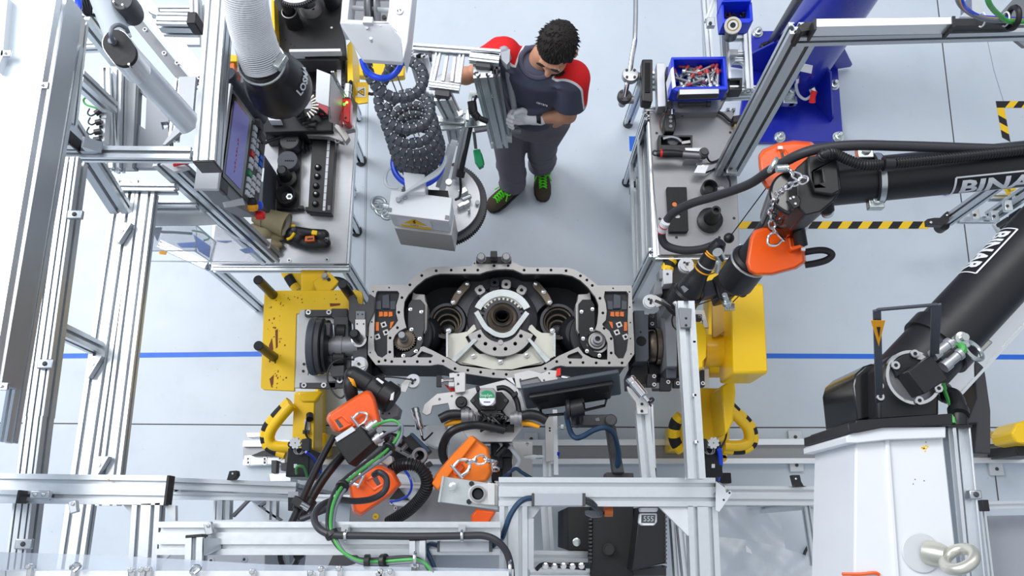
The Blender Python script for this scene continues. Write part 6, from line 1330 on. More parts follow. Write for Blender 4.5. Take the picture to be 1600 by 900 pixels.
b.build('hinge_strip',['white','black'],mc);b=B();b.prism([(533,88),(540,88),(539,135),(533,135)],1.118,1.05);b.build('dark_strip','black',mc)
ws=thing('warning_sign','yellow warning sign with a black triangle on the machine guard','sign',P(565,144,.8));sz=1.02
b=B();b.prism([(551,128),(576,128),(575,160),(560,162),(555,158)],sz,sz-.01);b.build('plate','yellow',ws,bev=.002)
b=B();b.prism([(556,136),(572,136),(571,152),(555,151)],sz+.002,sz);b.mi=1;b.prism([(558,143.5),(569,137.5),(569,150)],sz+.003,sz);b.mi=2;b.prism([(560.5,143.6),(568,139.5),(568,148)],sz+.004,sz);b.mi=1;b.prism([(562.5,143.2),(566,142.6),(566,144.6)],sz+.005,sz);b.vcyl(567,143.6,.5,sz+.005,sz,8);b.build('symbol',['white','black','yellow_tape'],ws,smooth=0)
b=B();b.tube(PZ((576,146,sz),(582,147,sz),(588,143,sz)),.008,8);b.build('lug','black',ws)
mi=thing('cutting_unit','dark cutting unit with cables and blades below the black hood','machine unit',P(470,190,TZ))
b=B();b.prism([(404,182),(450,170),(520,168),(520,205),(470,206),(408,208)],1.05,TZ);b.prism([(468,100),(524,100),(522,150),(470,140)],1.05,.95);b.build('body','oiled_black',mi,bev=.006)
b=B();b.prism([(414,170),(432,172),(438,188),(420,188)],1.1,1.05);b.build('pink_label','paper',mi);b=B();b.prism([(352,112),(392,112),(392,135),(356,140)],1.05,1.0);b.build('side_cover','dark_grey',mi)
b=B()
random.seed(9)
for i in range(10):x,y=random.uniform(455,500),random.uniform(172,196);b.tube([P(x,y,1.07),P(x+random.uniform(-12,12),y+random.uniform(-6,6),1.11),P(x+random.uniform(8,22),y+random.uniform(-6,8),1.06)],.006,6)
b.build('hoses','black',mi)
b=B()
for i in range(9):a_=math.radians(-60+16*i);c=P(478,166,1.2);b.box(c+V(.055*math.cos(a_)-.01,.055*math.sin(a_),0),(.03,.006,.012),V(math.cos(a_),math.sin(a_),0))
b.build('brush','zinc_gold',mi);b=B();b.prism([(494,160),(513,166),(512,180),(494,178)],1.06,1.0);b.build('red_guard','dull_red',mi);b=B();b.cyl(P(486,101,1.06),P(500,99,1.06),.012,n=12);b.build('latch_pin','machined',mi);b=B();b.ball(P(470,95,1.08),.016,n=14,k=10);b.build('red_button','red',mi)
b=B();b.prism([(473,205),(505,198),(540,212),(536,222),(512,213),(480,211)],1.02,.98);b.ring(P(528,221,1.0),Z,.014,.007,.012,18);b.build('cast_bracket','machined',mi,bev=.003)
rp=thing('reflector_plate','bright grey folded sheet bracket beside the black hood','bracket',P(510,150,1.2));b=B();b.ext(PZ((495,108,1.46),(516,116,1.46),(513,166,1.45),(493,159,1.45)),V(0,0,-.006));b.build('front_face','light_grey',rp)
b=B();b.ext(PZ((516,116,1.45),(534,150,1.2),(530,196,1.12),(514,190,1.25),(513,166,1.35)),V(.004,0,-.004));b.build('side_face','plate_grey',rp);b=B();b.tube(PZ((518,112,1.4),(526,130,1.3),(538,152,1.2)),.004,6);b.tube(PZ((521,112,1.4),(529,130,1.3),(541,150,1.2)),.004,6);b.tube(PZ((514,166,1.36),(517,178,1.3),(516,186,1.26)),.004,6);b.build('rods','zinc',rp)
sr=thing('red_sensor','small red sensor with glowing red and green lights on a grey bracket','sensor',P(541,172,1.0));b=B();b.prism([(536,154),(548,154),(547,190),(542,192),(535,188)],1.18,1.12);b.build('case','red_gloss',sr,bev=.006);b=B();b.cyl(P(544,133,1.16),P(542,154,1.16),.018,n=16);b.lathe(P(543,143,1.16),P(542,154,1.16)-P(543,143,1.16),[(.021,0),(.021,.01)],16);b.build('connector','zinc',sr);b=B();b.tube(PZ((544,134,1.16),(548,127,1.17),(549,136,1.14),(548,150,1.1)),.007,8);b.build('lead','black',sr)
for x,y,m in((542,160,'led_amber'),(538,163,'led_green')):b=B();b.ball(P(x,y,1.181),.006,n=10,k=6);b.build('light',m,sr)
b=B();b.vcyl(540,184,2,1.182,1.17,12);b.build('screw','black',sr);b=B();b.ext(PZ((533,155,1.17),(535,155,1.17),(534,194,1.15),(532,194,1.15)),V(0,0,-.03));b.build('side_tab','red',sr)
b=B();b.prism([(524,193),(552,195),(554,201),(540,204),(546,214),(540,222),(532,210),(522,198)],1.12,1.08);b.build('mount','machined',sr,bev=.003)
wa=thing('support_arm','white tubular support arm with dark oval joint covers above the left frame','arm',P(300,195,1.7))
b=B();b.cyl(P(151,-30,2.45),P(186,62,2.36),.040,n=28);b.build('upper_tube','white_panel',wa);b=B();b.cyl(P(196,84,2.31),P(298,196,2.05),.042,n=28);b.build('lower_tube','alu_bright',wa)
b=B();jc=lambda x,y,r:arc(x,y,r,0,350,24)
def stad(x0,y0,x1,y1,r):
 a_=math.degrees(math.atan2(y1-y0,x1-x0));return arc(x1,y1,r,a_-90,a_+90,12)+arc(x0,y0,r,a_+90,a_+270,12)
b.prism(stad(181,67,193,83,22.5),2.40,2.30);b.build('joint_housing','alu_bright',wa,bev=.004);b=B();b.prism(stad(181,67,192,82,21),2.415,2.40);b.build('joint_cover','black_matt',wa,bev=.003);b=B();b.prism(stad(188,-8,190,-2,17),2.44,2.35);b.build('joint_cover','dark_grey',wa,bev=.003)
b=B();b.prism([(168,0),(180,-10),(205,4),(200,16),(182,20)],2.38,2.3);b.build('joint_housing','white_panel',wa,bev=.006)
b=B()
for x,y in((172,51),(201,100),(177,2),(191,7)):b.vcyl(x,y,1.8,2.455 if y<20 else 2.42,2.40,10)
b.build('screw','chrome',wa)
b=B();b.tube(PZ((177,65,2.43),(173,54,2.46),(176,43,2.46),(186,39,2.45),(196,44,2.42),(200,50,2.40)),.0065,8);b.lathe(P(177,66,2.415),Z,[(.012,0),(.012,.012),(.008,.014)],14);b.build('arm_cable','cable_grey',wa)
for x,y in((354,96),(362,96)):pass
bx2=thing('valve_block','small white block with yellow and copper fittings left of the clear hose','valve',P(365,105,1.0));b=B();b.prism([(354,98),(385,98),(384,112),(354,112)],1.2,1.1);b.build('body','white',bx2,bev=.002);b=B();b.prism([(354,84),(370,86),(370,96),(355,96)],1.25,1.15);b.build('yellow_cap','yellow',bx2,bev=.003);b=B();b.prism([(358,96),(366,96),(366,112),(358,112)],1.24,1.14);b.build('copper_pipe','copper',bx2,bev=.003);b=B();b.prism([(371,83),(380,86),(384,97),(370,97)],1.22,1.14);b.build('white_cap','white',bx2,bev=.002)
# right work bench
TR=.90
rb=thing('work_bench','narrow grey-topped work bench on aluminium legs, right of the worker','bench',P(1080,300,0))
b=B();b.prism([(1015,176),(1145,174),(1150,230),(1156,398),(1032,398),(1021,280)],TR,TR-.015);b.build('top','steel_grey',rb,bev=.002)
screws(rb,[(1026,208),(1031,342),(1057,371),(1124,371),(1147,341),(1141,207)],TR,.007,'black','hole',.001)
beam(rb,(1017,190),(1026,402),TR-.02,10,.05,name='edge_beam',nw=1);beam(rb,(1024,402),(1155,402),TR-.02,6,.05,name='edge_beam',nw=1)
for x,y in((982,192),(997,352),(1010,405)):pass
L1=[P(1018,186,TR-.08),P(1026,398,TR-.08)]
for c in L1:post(rb,V(c.x-.02,c.y,.03),V(c.x-.02,c.y,TR-.045),.045,.045,side=X,name='leg');q=V(c.x-.02,c.y,0);b=B();b.lathe(q,Z,[(.03,0),(.03,.02),(.015,.05),(.01,.06)],18);b.build('foot','black',rb)
for px_,py_ in((1140,180),(1148,392)):c=P(px_,py_,TR-.08);post(rb,V(c.x,c.y,.03),V(c.x,c.y,TR-.045),.045,.045,side=X,name='leg')
for z in(.30,.62):p0,p1=V(L1[0].x-.02,L1[0].y,z),V(L1[1].x-.02,L1[1].y,z);B().prof(p0,p1,.045,.045).build('rail','alu',rb)
p0,p1=P(1004,232,.55),P(994,352,.05);B().prof(p0,p1,.045,.045).build('slanted_leg','alu',rb);b=B();b.ball(P(994,355,.04),.028,n=14,k=8);b.build('foot','black',rb)
b=B();b.box(P(992,294,.25),(.05,.04,.12));b.build('caster','black',rb,bev=.006)
for x,y,z in((1016,256,.55),(1000,270,.5),(1018,306,.6)):b=B();b.box(P(x,y,z),(.05,.06,.03));b.mi=1;b.cyl(P(x,y,z),P(x,y,z)+Z*.02,.01,n=8);b.build('corner_bracket',['alu_plain','chrome'],rb,bev=.003)
p0,p1=P(1003,130,.88),P(982,188,.05);B().prof(p0,p1,.05,.05,X).build('front_leg','alu',rb);b=B();b.lathe(P(981,194,.0),Z,[(.03,0),(.03,.025),(.02,.05)],18);b.cyl(P(980,192,.04),P(985,188,.06),.024,n=14);b.build('foot','dark_grey',rb)
b=B();b.prism([(1006,172),(1016,174),(1010,204),(1006,206)],.8,.4);b.build('side_leg','black',rb)
def rthing(nm,lab,ct,x,y):return thing(nm,lab,ct,P(x,y,TR))
s1=rthing('control_switch','small black switch block with cables at the far end of the right bench','switch',1047,190);b=B();b.prism([(1040,179),(1055,179),(1057,192),(1054,206),(1039,205),(1038,190)],TR+.07,TR);b.build('body','black',s1,bev=.005);b=B()
for y in(183,189,197):b.vcyl(1048,y,2.6,TR+.075,TR+.07,14)
b.build('button','mid_grey',s1);b=B();b.cyl(P(1051,172,TR+.07),P(1051,180,TR+.07),.012,n=12);b.build('gland','chrome',s1)
s2=rthing('caliper_tray','black tray holding a curved steel caliper on the right bench','tool tray',1056,222);b=B();b.prism([(1029,211),(1082,211),(1082,237),(1029,237)],TR+.05,TR,[[(1033,214),(1079,214),(1079,226),(1033,226)]]);b.build('tray','black',s2,bev=.002);b=B();b.pbox(1030,212,1081,236,TR+.012,TR+.002);b.build('tray_floor','void',s2)
b=B();b.tube(PZ((1036,217,TR+.055),(1048,214,TR+.06),(1058,216,TR+.06),(1064,221,TR+.055)),.008,8);b.build('caliper_arch','zinc',s2);b=B();b.prism([(1064,221),(1078,219),(1079,223),(1066,225)],TR+.05,TR+.04);b.build('caliper_jaw','machined',s2);b=B();b.lathe(P(1051,221,TR+.03),Z,[(.03,0),(.028,.014),(.01,.016)],24);b.build('dial','slate',s2)
s3=rthing('torque_wrench','torque wrench with black and red grip in a steel holder on the right bench','wrench',1060,240);b=B();b.tube(PZ((1026,240,TR+.08),(1040,240,TR+.08),(1052,240,TR+.08),(1066,241,TR+.08)),[.014,.021,.019,.016],16);b.torus(P(1024,239,TR+.08),Z,.012,.005,16,6);b.build('grip','black',s3);b=B();b.lathe(P(1031,240,TR+.08),X,[(.0205,0),(.0205,.01)],16);b.build('red_band','red',s3)
b=B();b.tube(PZ((1065,241,TR+.08),(1080,242,TR+.08),(1096,243,TR+.08)),.013,12);b.build('shaft','steel_grey',s3);b=B();b.lathe(P(1098,242,TR+.065),Z,[(.024,0),(.024,.03),(.018,.034),(.018,.045)],20);b.build('head','dark_grey',s3)
s4=rthing('tool_holder','bent steel sheet holder under the torque wrench','holder',1090,246);b=B();b.prism([(1070,231),(1106,231),(1099,237),(1071,235)],TR+.07,TR);b.prism([(1070,247),(1090,247),(1090,250),(1070,250)],TR+.06,TR);b.prism([(1088,250),(1098,250),(1096,258),(1088,258)],TR+.03,TR);b.prism([(1090,258),(1108,258),(1102,271),(1084,270)],TR+.06,TR+.055);b.build('sheet','steel',s4,bev=.001);screws(s4,[(1098,260)],TR+.06,.006)
s5=rthing('black_fixture_plate','black plate with a copper hole and a slot, on the right bench','plate',1058,327);b=B();b.prism([(1042,292),(1073,292),(1076,360),(1073,362),(1046,362)],TR+.03,TR,[circ(1054,319,4,14),[(1055,335),(1062,333),(1064,336),(1062,340),(1055,341)]]);b.build('plate','black_matt',s5,bev=.002);b=B();b.vcyl(1054,319,4,TR+.026,TR+.005,14);b.mi=1;b.vcyl(1059,337,5,TR+.015,TR+.005,14);b.build('insert',['copper','light_grey'],s5)
s6=rthing('socket','large black impact socket standing on the right bench','socket',1108,345);c=P(1108,346,TR);b=B();b.lathe(c,Z,[(.06,0),(.06,.03),(.05,.036),(.036,.04),(.034,.085),(.026,.1),(.022,.15),(.013,.15),(.013,.13)],32);b.build('body','black',s6);b=B();b.prism([(1117,348),(1128,349),(1124,356),(1117,353)],TR+.03,TR+.01);b.build('notch','dark_grey',s6)
s7=rthing('socket','small black socket with a cable connector on the right bench','socket',1106,297);c=P(1106,298,TR);b=B();b.lathe(c,Z,[(.038,0),(.038,.05),(.03,.055),(.02,.02)],26);b.build('body','black',s7);b=B();b.cyl(P(1118,295,TR+.04),P(1137,297,TR+.04),.012,n=12);b.lathe(P(1124,295,TR+.04),X,[(.016,0),(.016,.018)],10);b.build('connector','steel',s7)
for lab,pts,r in(('thin black cable hanging along the right edge of the right bench',((1137,297,TR+.04),(1141,290,TR+.04),(1138,275,TR+.03),(1133,262,TR+.04),(1133,240,TR+.08),(1142,220,TR+.05)),.0045),('thin black cable curving from the torque wrench holder',((1104,242,TR+.06),(1107,250,TR+.02),(1114,253,TR+.01),(1130,245,TR+.01),(1140,230,TR+.01),(1144,215,TR+.02)),.0045),('thin black cable curving from the bent sheet holder',((1102,270,TR+.04),(1114,265,TR+.01),(1126,256,TR+.01),(1132,250,TR+.05)),.0045),('black cable with clips along the far edge of the right bench',((1048,175,TR+.06),(1066,173,TR+.02),(1086,174,TR+.02),(1112,173,TR+.02),(1128,178,TR+.02),(1140,188,TR+.02),(1148,190,TR+.02)),.008),('thin brown cable loop around the small switch block',((1048,178,TR+.05),(1036,180,TR+.03),(1031,190,TR+.01),(1034,203,TR+.01),(1040,206,TR+.02)),.003)):
 cable('cable','black' if 'brown' not in lab else 'brown',lab,pts,r)
b=B();b.tube(PZ((1064,180,TR+.02),(1074,175,TR+.03),(1090,176,TR+.03),(1112,174,TR+.03)),.011,10);tag(b.build('cable_sleeve','black'),'short black cable sleeve near the switch block on the right bench','cable')
s8=thing('junction_box','small black connector box at the right edge of the right bench','box',P(1150,186,.7));b=B();b.prism([(1145,181),(1158,179),(1160,190),(1146,191)],.95,.88);b.build('case','black',s8,bev=.004);b=B();b.prism([(1148,191),(1158,191),(1157,206),(1148,208)],.93,.86);b.build('foot','cardboard',s8)
# bolt station behind the bench
bs_=thing('drawer_unit','metal drawer unit carrying the blue bin of bolts behind the right bench','drawer unit',P(1092,160,.5))
b=B();b.prism([(1046,148),(1134,147),(1132,158),(1122,175),(1050,176),(1042,168)],.96,.7);b.build('body','steel_grey',bs_,bev=.004);b=B();b.prism([(1060,139),(1124,138),(1124,147),(1060,149)],1.13,1.09);b.build('label_frame','dark_grey',bs_,bev=.002);b=B();b.prism([(1061,149),(1122,147),(1122,152),(1061,154)],1.06,1.05);b.build('wood_strip','cardboard',bs_)
b=B();b.prism([(1062,140),(1123,139),(1123,146),(1062,147.5)],1.134,1.13);b.build('label','steel',bs_);b=B();b.cyl(P(1064,163,.975),P(1106,162,.975),.01,n=12);b.cyl(P(1060,163,.975),P(1066,163,.975),.016,n=12);b.cyl(P(1104,162,.975),P(1110,162,.975),.016,n=12);b.build('handle','dark_grey',bs_);b=B();b.prism([(1041,104),(1050,104),(1050,170),(1043,168)],.97,.8);b.prism([(1128,146),(1136,146),(1136,152),(1128,154)],.98,.85);b.build('side_bracket','dark_grey',bs_,bev=.003)
def bin_(lab,o,i,z1,z0,grp=None):
 t=thing('storage_bin',lab,'storage bin',P(sum(p[0] for p in o)/len(o),sum(p[1] for p in o)/len(o),z0));b=B();b.prism(o,z1,z0,[i]);b.build('walls','blue_bin',t,bev=.003);b=B();b.prism(o,z0+.012,z0,zt=z1);b.build('bin_floor','blue_bin',t);return t
b1=bin_('large blue open bin full of red-tipped bolts beside the right bench',[(1049,89),(1134,88),(1138,138),(1132,140),(1058,142),(1049,140)],[(1053,93),(1130,92),(1132,134),(1056,136)],1.12,1.02)
b=B();b.prism([(1048,108),(1052,104),(1056,135),(1051,138)],1.13,1.0);b.build('label_card','paper',b1);b=B();b.prism([(1049,138),(1058,138),(1136,134),(1138,140),(1058,143)],1.125,1.1);b.build('front_lip','blue_bin',b1,bev=.004)
b2=bin_('small blue bin of dark rings at the top edge, on the aluminium rack',[(1127,4),(1175,3),(1177,32),(1170,36),(1130,36)],[(1131,7),(1171,6),(1172,28),(1132,29)],1.25,1.15)
b3=bin_('small blue bin at the very top edge, behind the bin of dark rings',[(1127,-30),(1173,-30),(1174,2),(1128,3)],[(1131,-26),(1169,-26),(1170,-1),(1132,0)],1.27,1.17)
random.seed(11)
def bolt(lab,x,y,a,z,red):
 t=thing('bolt',lab,'bolt',P(x,y,z),'red-tipped bolts in the blue bin');c=P(x,y,z);d=V(math.cos(a),math.sin(a),.12);L_=.062;d=d.normalized()
 b=B();b.cyl(c,c+d*L_,.0072,n=12);b.build('shank','steel_grey',t)
 b=B();b.lathe(c-d*.014,d,[(.008,0),(.0125,.002),(.0125,.012),(.015,.013),(.015,.016)],12);b.build('bolt_head','zinc',t)
 if red:b=B();b.cyl(c+d*(L_-.002),c+d*(L_+.02),.0085,n=12);b.build('red_tip','dull_red',t)
 return t
spots=[(1085,108,3.0),(1085,124,.5),(1078,117,-.6),(1110,133,1.75),(1098,131,2.1),(1090,122,-.4),(1064,131,2.0),(1074,134,3.4),(1066,119,.3),(1100,117,.2),(1112,124,1.2),(1121,135,1.5),(1080,132,.1),(1094,136,3.0),(1104,126,.8),(1070,112,-.2),(1088,115,2.6),(1062,124,1.0),(1116,130,2.2),(1074,127,2.9),(1107,113,3.2),(1084,129,1.3),(1092,112,.4),(1068,136,.9),(1100,134,2.6),(1120,126,1.9),(1078,122,.8),(1096,125,3.6)]
for i,(x,y,a) in enumerate(spots):bolt('steel bolt with a red tip lying among others in the large blue bin',x,y,a,.045+1.0+.012*(i%4),True)
for i,(x,y) in enumerate(((1138,18),(1141,22),(1154,20),(1163,17),(1168,19),(1165,24),(1137,24),(1146,26),(1160,24))):
 b=B();b.torus(P(x,y,1.18),V(random.uniform(-.3,.3),random.uniform(-.3,.3),1),.012,.0035,18,6);tag(b.build('rubber_ring','black' if i%3 else 'brown'),'dark rubber ring among others in the small blue bin at the top edge','ring','dark rings in the small blue bin')
rk=thing('parts_rack','aluminium rack of bars behind the large blue bin, in front of the blue column','rack',P(1150,90,0))
beam(rk,(1128,-20),(1137,122),1.02,11,.05,nw=1,name='rack_beam');beam(rk,(1164,-20),(1172,138),1.02,11,.05,nw=1,name='rack_beam')
for y in(56,82,92):beam(rk,(1136,y),(1166,y),1.0,6,.04,nw=1,name='cross_bar')
beam(rk,(1140,137),(1196,137),.98,8,.05,nw=1,name='cross_bar');beam(rk,(1130,148),(1190,145),.94,7,.05,nw=1,name='cross_bar');beam(rk,(1101,-20),(1110,92),.70,10,.05,nw=1,name='rack_beam');beam(rk,(1118,-5),(1106,30),.95,8,.04,nw=1,name='rack_strut');beam(rk,(1099,-20),(1103,90),.5,4,.05,nw=0,name='rack_beam')
b=B();b.prism([(1141,104),(1151,93),(1164,103),(1164,92),(1139,92)],.99,.97);b.build('gusset','light_grey',rk);b=B();b.box(P(1110,36,.95),(.04,.05,.03));b.mi=1;b.cyl(P(1110,36,.96),P(1110,36,.975),.009,n=8);b.build('corner_bracket',['alu_plain','dark_grey'],rk,bev=.003)
b=B();b.prism([(1137,122),(1160,121),(1160,141),(1139,142)],1.0,.93,[[(1140,126),(1156,125),(1156,137),(1141,138)]]);b.build('black_tray','black',rk,bev=.003);b=B();b.ext(PZ((1143,84,1.04),(1152,84,1.04),(1157,67,1.08),(1154,78,1.05)),V(0,0,-.006));b.box(P(1146,83,1.03),(.04,.03,.02));b.build('clip','plate_grey',rk)
for pts,m in(([(1003,92),(1020,92),(1020,158),(1014,160),(1003,158)],'black'),([(1026,98),(1038,98),(1040,166),(1028,167)],'steel')):
 b=B();b.prism(pts,1.0,.93);b.build('side_tray' if m=='black' else 'steel_channel',m,rk,bev=.008 if m=='black' else .002)
b=B();b.prism([(1008,98),(1016,98),(1016,144),(1008,144)],1.005,.99);b.build('tray_slot','void',rk)
for y in(113,120,128,136):beam(rk,(1018,y),(1050,y),.9,4,.03,nw=0,name='cross_bar')
beam(rk,(1006,170),(1044,170),.86,7,.05,nw=1,name='cross_bar')
bb_=thing('bearing','black cylinder topped by a brass-coloured bearing on the aluminium rack','bearing',P(1142,60,1.02));c0,c1=P(1140,55,1.06),P(1145,40,1.26);b=B();b.lathe(c0,c1-c0,[(.034,0),(.036,.01),(.036,(c1-c0).length*.9),(.03,(c1-c0).length)],32);b.build('cylinder','black',bb_);d=(c1-c0).normalized();b=B();b.ring(c1-d*.01,d,.039,.028,.02);b.build('outer_race','zinc_gold',bb_);b=B();b.ring(c1-d*.01,d,.028,.022,.014);b.build('ball_cage','cardboard',bb_);b=B();b.ring(c1-d*.01,d,.022,.013,.02);b.build('inner_race','light_grey',bb_);b=B();b.cyl(c1-d*.01,c1+d*.004,.013,n=20);b.build('bore','black',bb_)
cr_=thing('grab_rail','bent chrome pipe in two round clamps at the top, right of the worker','rail',P(985,150,.9))
b=B();b.tube([P(993,-20,.98),P(993,20,.98),P(992,55,.98),P(991,68,.975),P(987,90,.95),P(984,112,.93),P(979,135,.90),P(976,152,.87)],.0135,18);b.build('pipe','chrome',cr_)
for x,y,z,r,m in((985,117,.93,.042,'steel'),(976,150,.87,.037,'dark_grey')):
 c=P(x,y,z);b=B();b.lathe(c-Z*.02,Z,[(.02,0),(r,0),(r,.022),(r*.9,.03),(.016,.032)],30);b.build('clamp',m,cr_)
 for i in range(4):a_=1.57*i+.78;b=B();cc=c+V(r*.65*math.cos(a_),r*.65*math.sin(a_),.011);b.cyl(cc,cc+Z*.004,.007,n=10);b.build('clamp_screw','black',cr_)
b=B();b.tube(PZ((994,118,.9),(1000,120,.9),(1004,122,.9)),.02,12);b.tube(PZ((982,156,.85),(990,156,.85)),.02,12);b.cyl(P(972,162,.8),P(974,158,.85),.02,n=14);b.build('clamp_arm','machined',cr_)
# blue column
bc_=thing('blue_column','thick blue steel column with a bolted base plate at the upper right','column',P(1240,140,0))
b=B();b.prism([(1176,48),(1305,48),(1318,222),(1168,222),(1150,218)],.03,.0);bp_=b.build('base_plate','blue_paint',bc_,bev=.004)
cc=P(1236,118,.03);b=B();b.cyl(cc,V(cc.x,cc.y,3.2),.178,n=48);b.build('tube','blue_paint',bc_)
for x,y in((1183,52),(1302,134),(1309,215),(1218,215),(1120,57)):
 if y==57:continue
 c=P(x,y,.03);b=B();b.lathe(c,Z,[(.034,0),(.034,.008),(.026,.008),(.026,.03),(.014,.032),(.014,.055),(.01,.058)],6 if 0 else 18);b.build('anchor_bolt','zinc',bp_)
for a_ in(-55,-125,10,170):d=V(math.cos(math.radians(a_)),math.sin(math.radians(a_)),0);o=cc+d*.17;sd=d.cross(Z)*.007;b=B();b.ext([o+sd,o+d*.21+sd,o+d*.21+Z*.03+sd,o+d*.03+Z*.32+sd,o+Z*.32+sd],sd*-2);b.build('rib','blue_paint',bc_,bev=.002)
b=B();b.cyl(P(1205,66,.06)+V(0,0,0),P(1250,-6,1.5),.022,n=14);b.tube(PZ((1205,66,.06),(1196,68,.05),(1190,72,.04),(1196,78,.04)),.012,8);b.build('power_cable','black',bc_)
vd=P(1253,104,.3);b=B();b.box(P(1256,106,.62),(.09,.004,.05),V(1,-.25,0),Z);b.build('name_plate','light_grey',bc_)
tag(B().tube(PZ((1294,80,.04),(1304,76,.05),(1309,72,.05),(1305,66,.06)),.005,8).build('earth_wire','green_cable'),'green earth wire loop at the blue column','cable')
av=thing('air_valve','air valve with red lever and pale hose at the foot of the blue column','valve',P(1245,150,.1));b=B();b.lathe(P(1234,147,.16),Z,[(.03,0),(.03,.03),(.022,.035),(.022,.05),(.012,.055)],18);b.box(P(1231,158,.14),(.07,.05,.05));b.box(P(1238,158,.14),(.05,.05,.04));b.build('body','zinc',av,bev=.004);b=B();b.tube(PZ((1245,122,.32),(1244,135,.26),(1248,148,.2),(1258,155,.18),(1268,149,.2),(1271,141,.22)),.009,8);b.build('hose','tube_clear',av);b=B();b.cyl(P(1245,120,.34),P(1245,127,.3),.018,n=14);b.cyl(P(1268,137,.24),P(1272,146,.22),.022,n=14);b.build('fitting','chrome',av);b=B();b.tube(PZ((1272,142,.24),(1270,152,.22),(1269,160,.2)),[.02,.016,.02],12);b.build('lever','red',av)
# slanted guard frame with cables
sf=thing('cable_gantry','aluminium frame with a cable tray, post standing before the blue column','frame',P(1134,272,.85))
p1,p0=P(1258,44,2.05),P(1136,268,.92);b=B();b.prof(p0,p1,.115,.05,X,2,1);b.build('post','alu_plain',sf)
beam(sf,(1250,50),(1640,40),2.07,20,.06,name='top_beam',nw=1,nh=1,m='alu_plain');b=B();b.prism([(1248,40),(1258,34),(1276,34),(1276,46),(1252,50)],2.10,2.0);b.build('corner_block','black',sf,bev=.003)
b=B();b.prism([(1275,29),(1491,26),(1491,38),(1275,42)],2.14,2.08);b.build('tray_cover','alu_bright',sf,bev=.002);b=B();b.pbox(1488,25,1493,42,2.145,2.07);b.pbox(1272,29,1276,46,2.145,2.07);b.build('end_cap','black',sf)
b=B();b.prism([(1492,29),(1590,28),(1590,38),(1492,40)],2.11,2.08);b.build('open_tray','black',sf);b=B();b.torus(P(1583,28,2.13),X,.036,.010,24,8);b.build('cable_ring','black',sf)
b=B();b.box(P(1142,262,.98),(.05,.07,.03));b.mi=1;b.cyl(P(1142,262,.99),P(1142,262,1.01),.01,n=8);b.build('foot_bracket',['alu_plain','dark_grey'],sf,bev=.003);b=B();b.tube(PZ((1133,255,.97),(1131,262,.96),(1136,274,.95),(1140,282,.93)),.005,6);b.build('lead','black',sf)
for i,(m,lab) in enumerate((('blue_tube','blue'),('amber','orange'),('cable_grey','grey'),('green_cable','green'))):
 off=i*2.2;cable('tray_cable',m,lab+' cable arching into the tray at the top right corner',[(1499-off if i<3 else 1541,-12,2.3),(1503-off if i<3 else 1545,4,2.27),(1512-off*.6 if i<3 else 1553,16,2.22),(1530 if i<3 else 1563,26+off*.3 if i<3 else 25,2.17),(1556 if i<3 else 1575,29+off*.6,2.14),(1600,31+off*.4,2.13)],.009)
for x,y in((1534,31),(1571,30)):t=tag(B().torus(P(x,y,2.125),X,.024,.003,20,6).build('cable_tie','white'),'white tie round the cables in the tray, %s one'%('left' if x<1550 else 'right'),'cable tie')
b=B();b.prism([(1560,24),(1600,-20),(1660,-20),(1660,72),(1600,72),(1575,52)],1.2,1.18);b.build('grey_panel','mid_grey',sf)
b=B();b.prism([(1518,-10),(1536,-10),(1537,22),(1519,24)],1.4,1.3);b.prism([(1500,26),(1512,14),(1520,26)],1.4,1.36);tag(b.build('profile_stub','alu'),'short aluminium profile behind the coloured cables at the top right','profile')
tr=thing('trolley','aluminium trolley with black pivot caster and grey shelf at the right edge','trolley',P(1560,320,0))
p0,p1=P(1479,346,.32),P(1574,278,.8);B().prof(p0,p1,.05,.05,None,1,1).build('slanted_bar','alu_plain',tr);B().prof(P(1548,338,.35),P(1610,296,.7),.06,.05,None,1,1).build('slanted_bar','alu_plain',tr);beam(tr,(1500,342),(1560,342),.34,9,.04,nw=0);beam(tr,(1550,306),(1640,306),.5,8,.05,nw=1)
b=B();b.prism([(1449,342),(1460,340),(1470,340),(1480,330),(1486,331),(1485,344),(1474,352),(1450,351)],.38,.34);b.mi=1;b.vcyl(1455,347,2.4,.385,.38,12);b.vcyl(1480,336,1.8,.385,.38,12);b.build('pivot_bracket',['black','chrome'],tr,bev=.003);b=B();b.vcyl(1475,351,9,.335,.28,20);b.build('caster','black',tr)
for x,y,z in((1523,336,.4),(1574,322,.6),(1588,302,.6),(1553,338,.45)):b=B();b.box(P(x,y,z),(.04,.06,.03));b.mi=1;b.cyl(P(x,y,z),P(x,y,z+.02),.009,n=8);b.build('corner_bracket',['alu','dark_grey'],tr,bev=.003)
b=B();b.prism([(1552,350),(1640,320),(1640,352),(1562,366)],.22,.2);b.build('shelf','light_grey',tr);b=B();b.prism([(1574,288),(1584,287),(1588,296),(1580,298)],.7,.68);b.prism([(1576,290),(1600,282),(1600,302),(1586,304)],.6,.55);b.build('yellow_sleeve','yellow',tr);b=B();b.vcyl(1576,342,4,.5,.4,14);b.vcyl(1596,328,4,.55,.45,14);b.prism([(1568,350),(1582,345),(1584,356),(1574,358)],.4,.35);b.build('knob','black',tr,bev=.003)
b=B();c=P(1475,300,.0);b.lathe(c,Z,[(.022,0),(.024,.02),(.012,.045),(.002,.06)],16);tag(b.build('blue_cap','blue_tube'),'tiny blue cap on the floor under the upper black arm','cap')
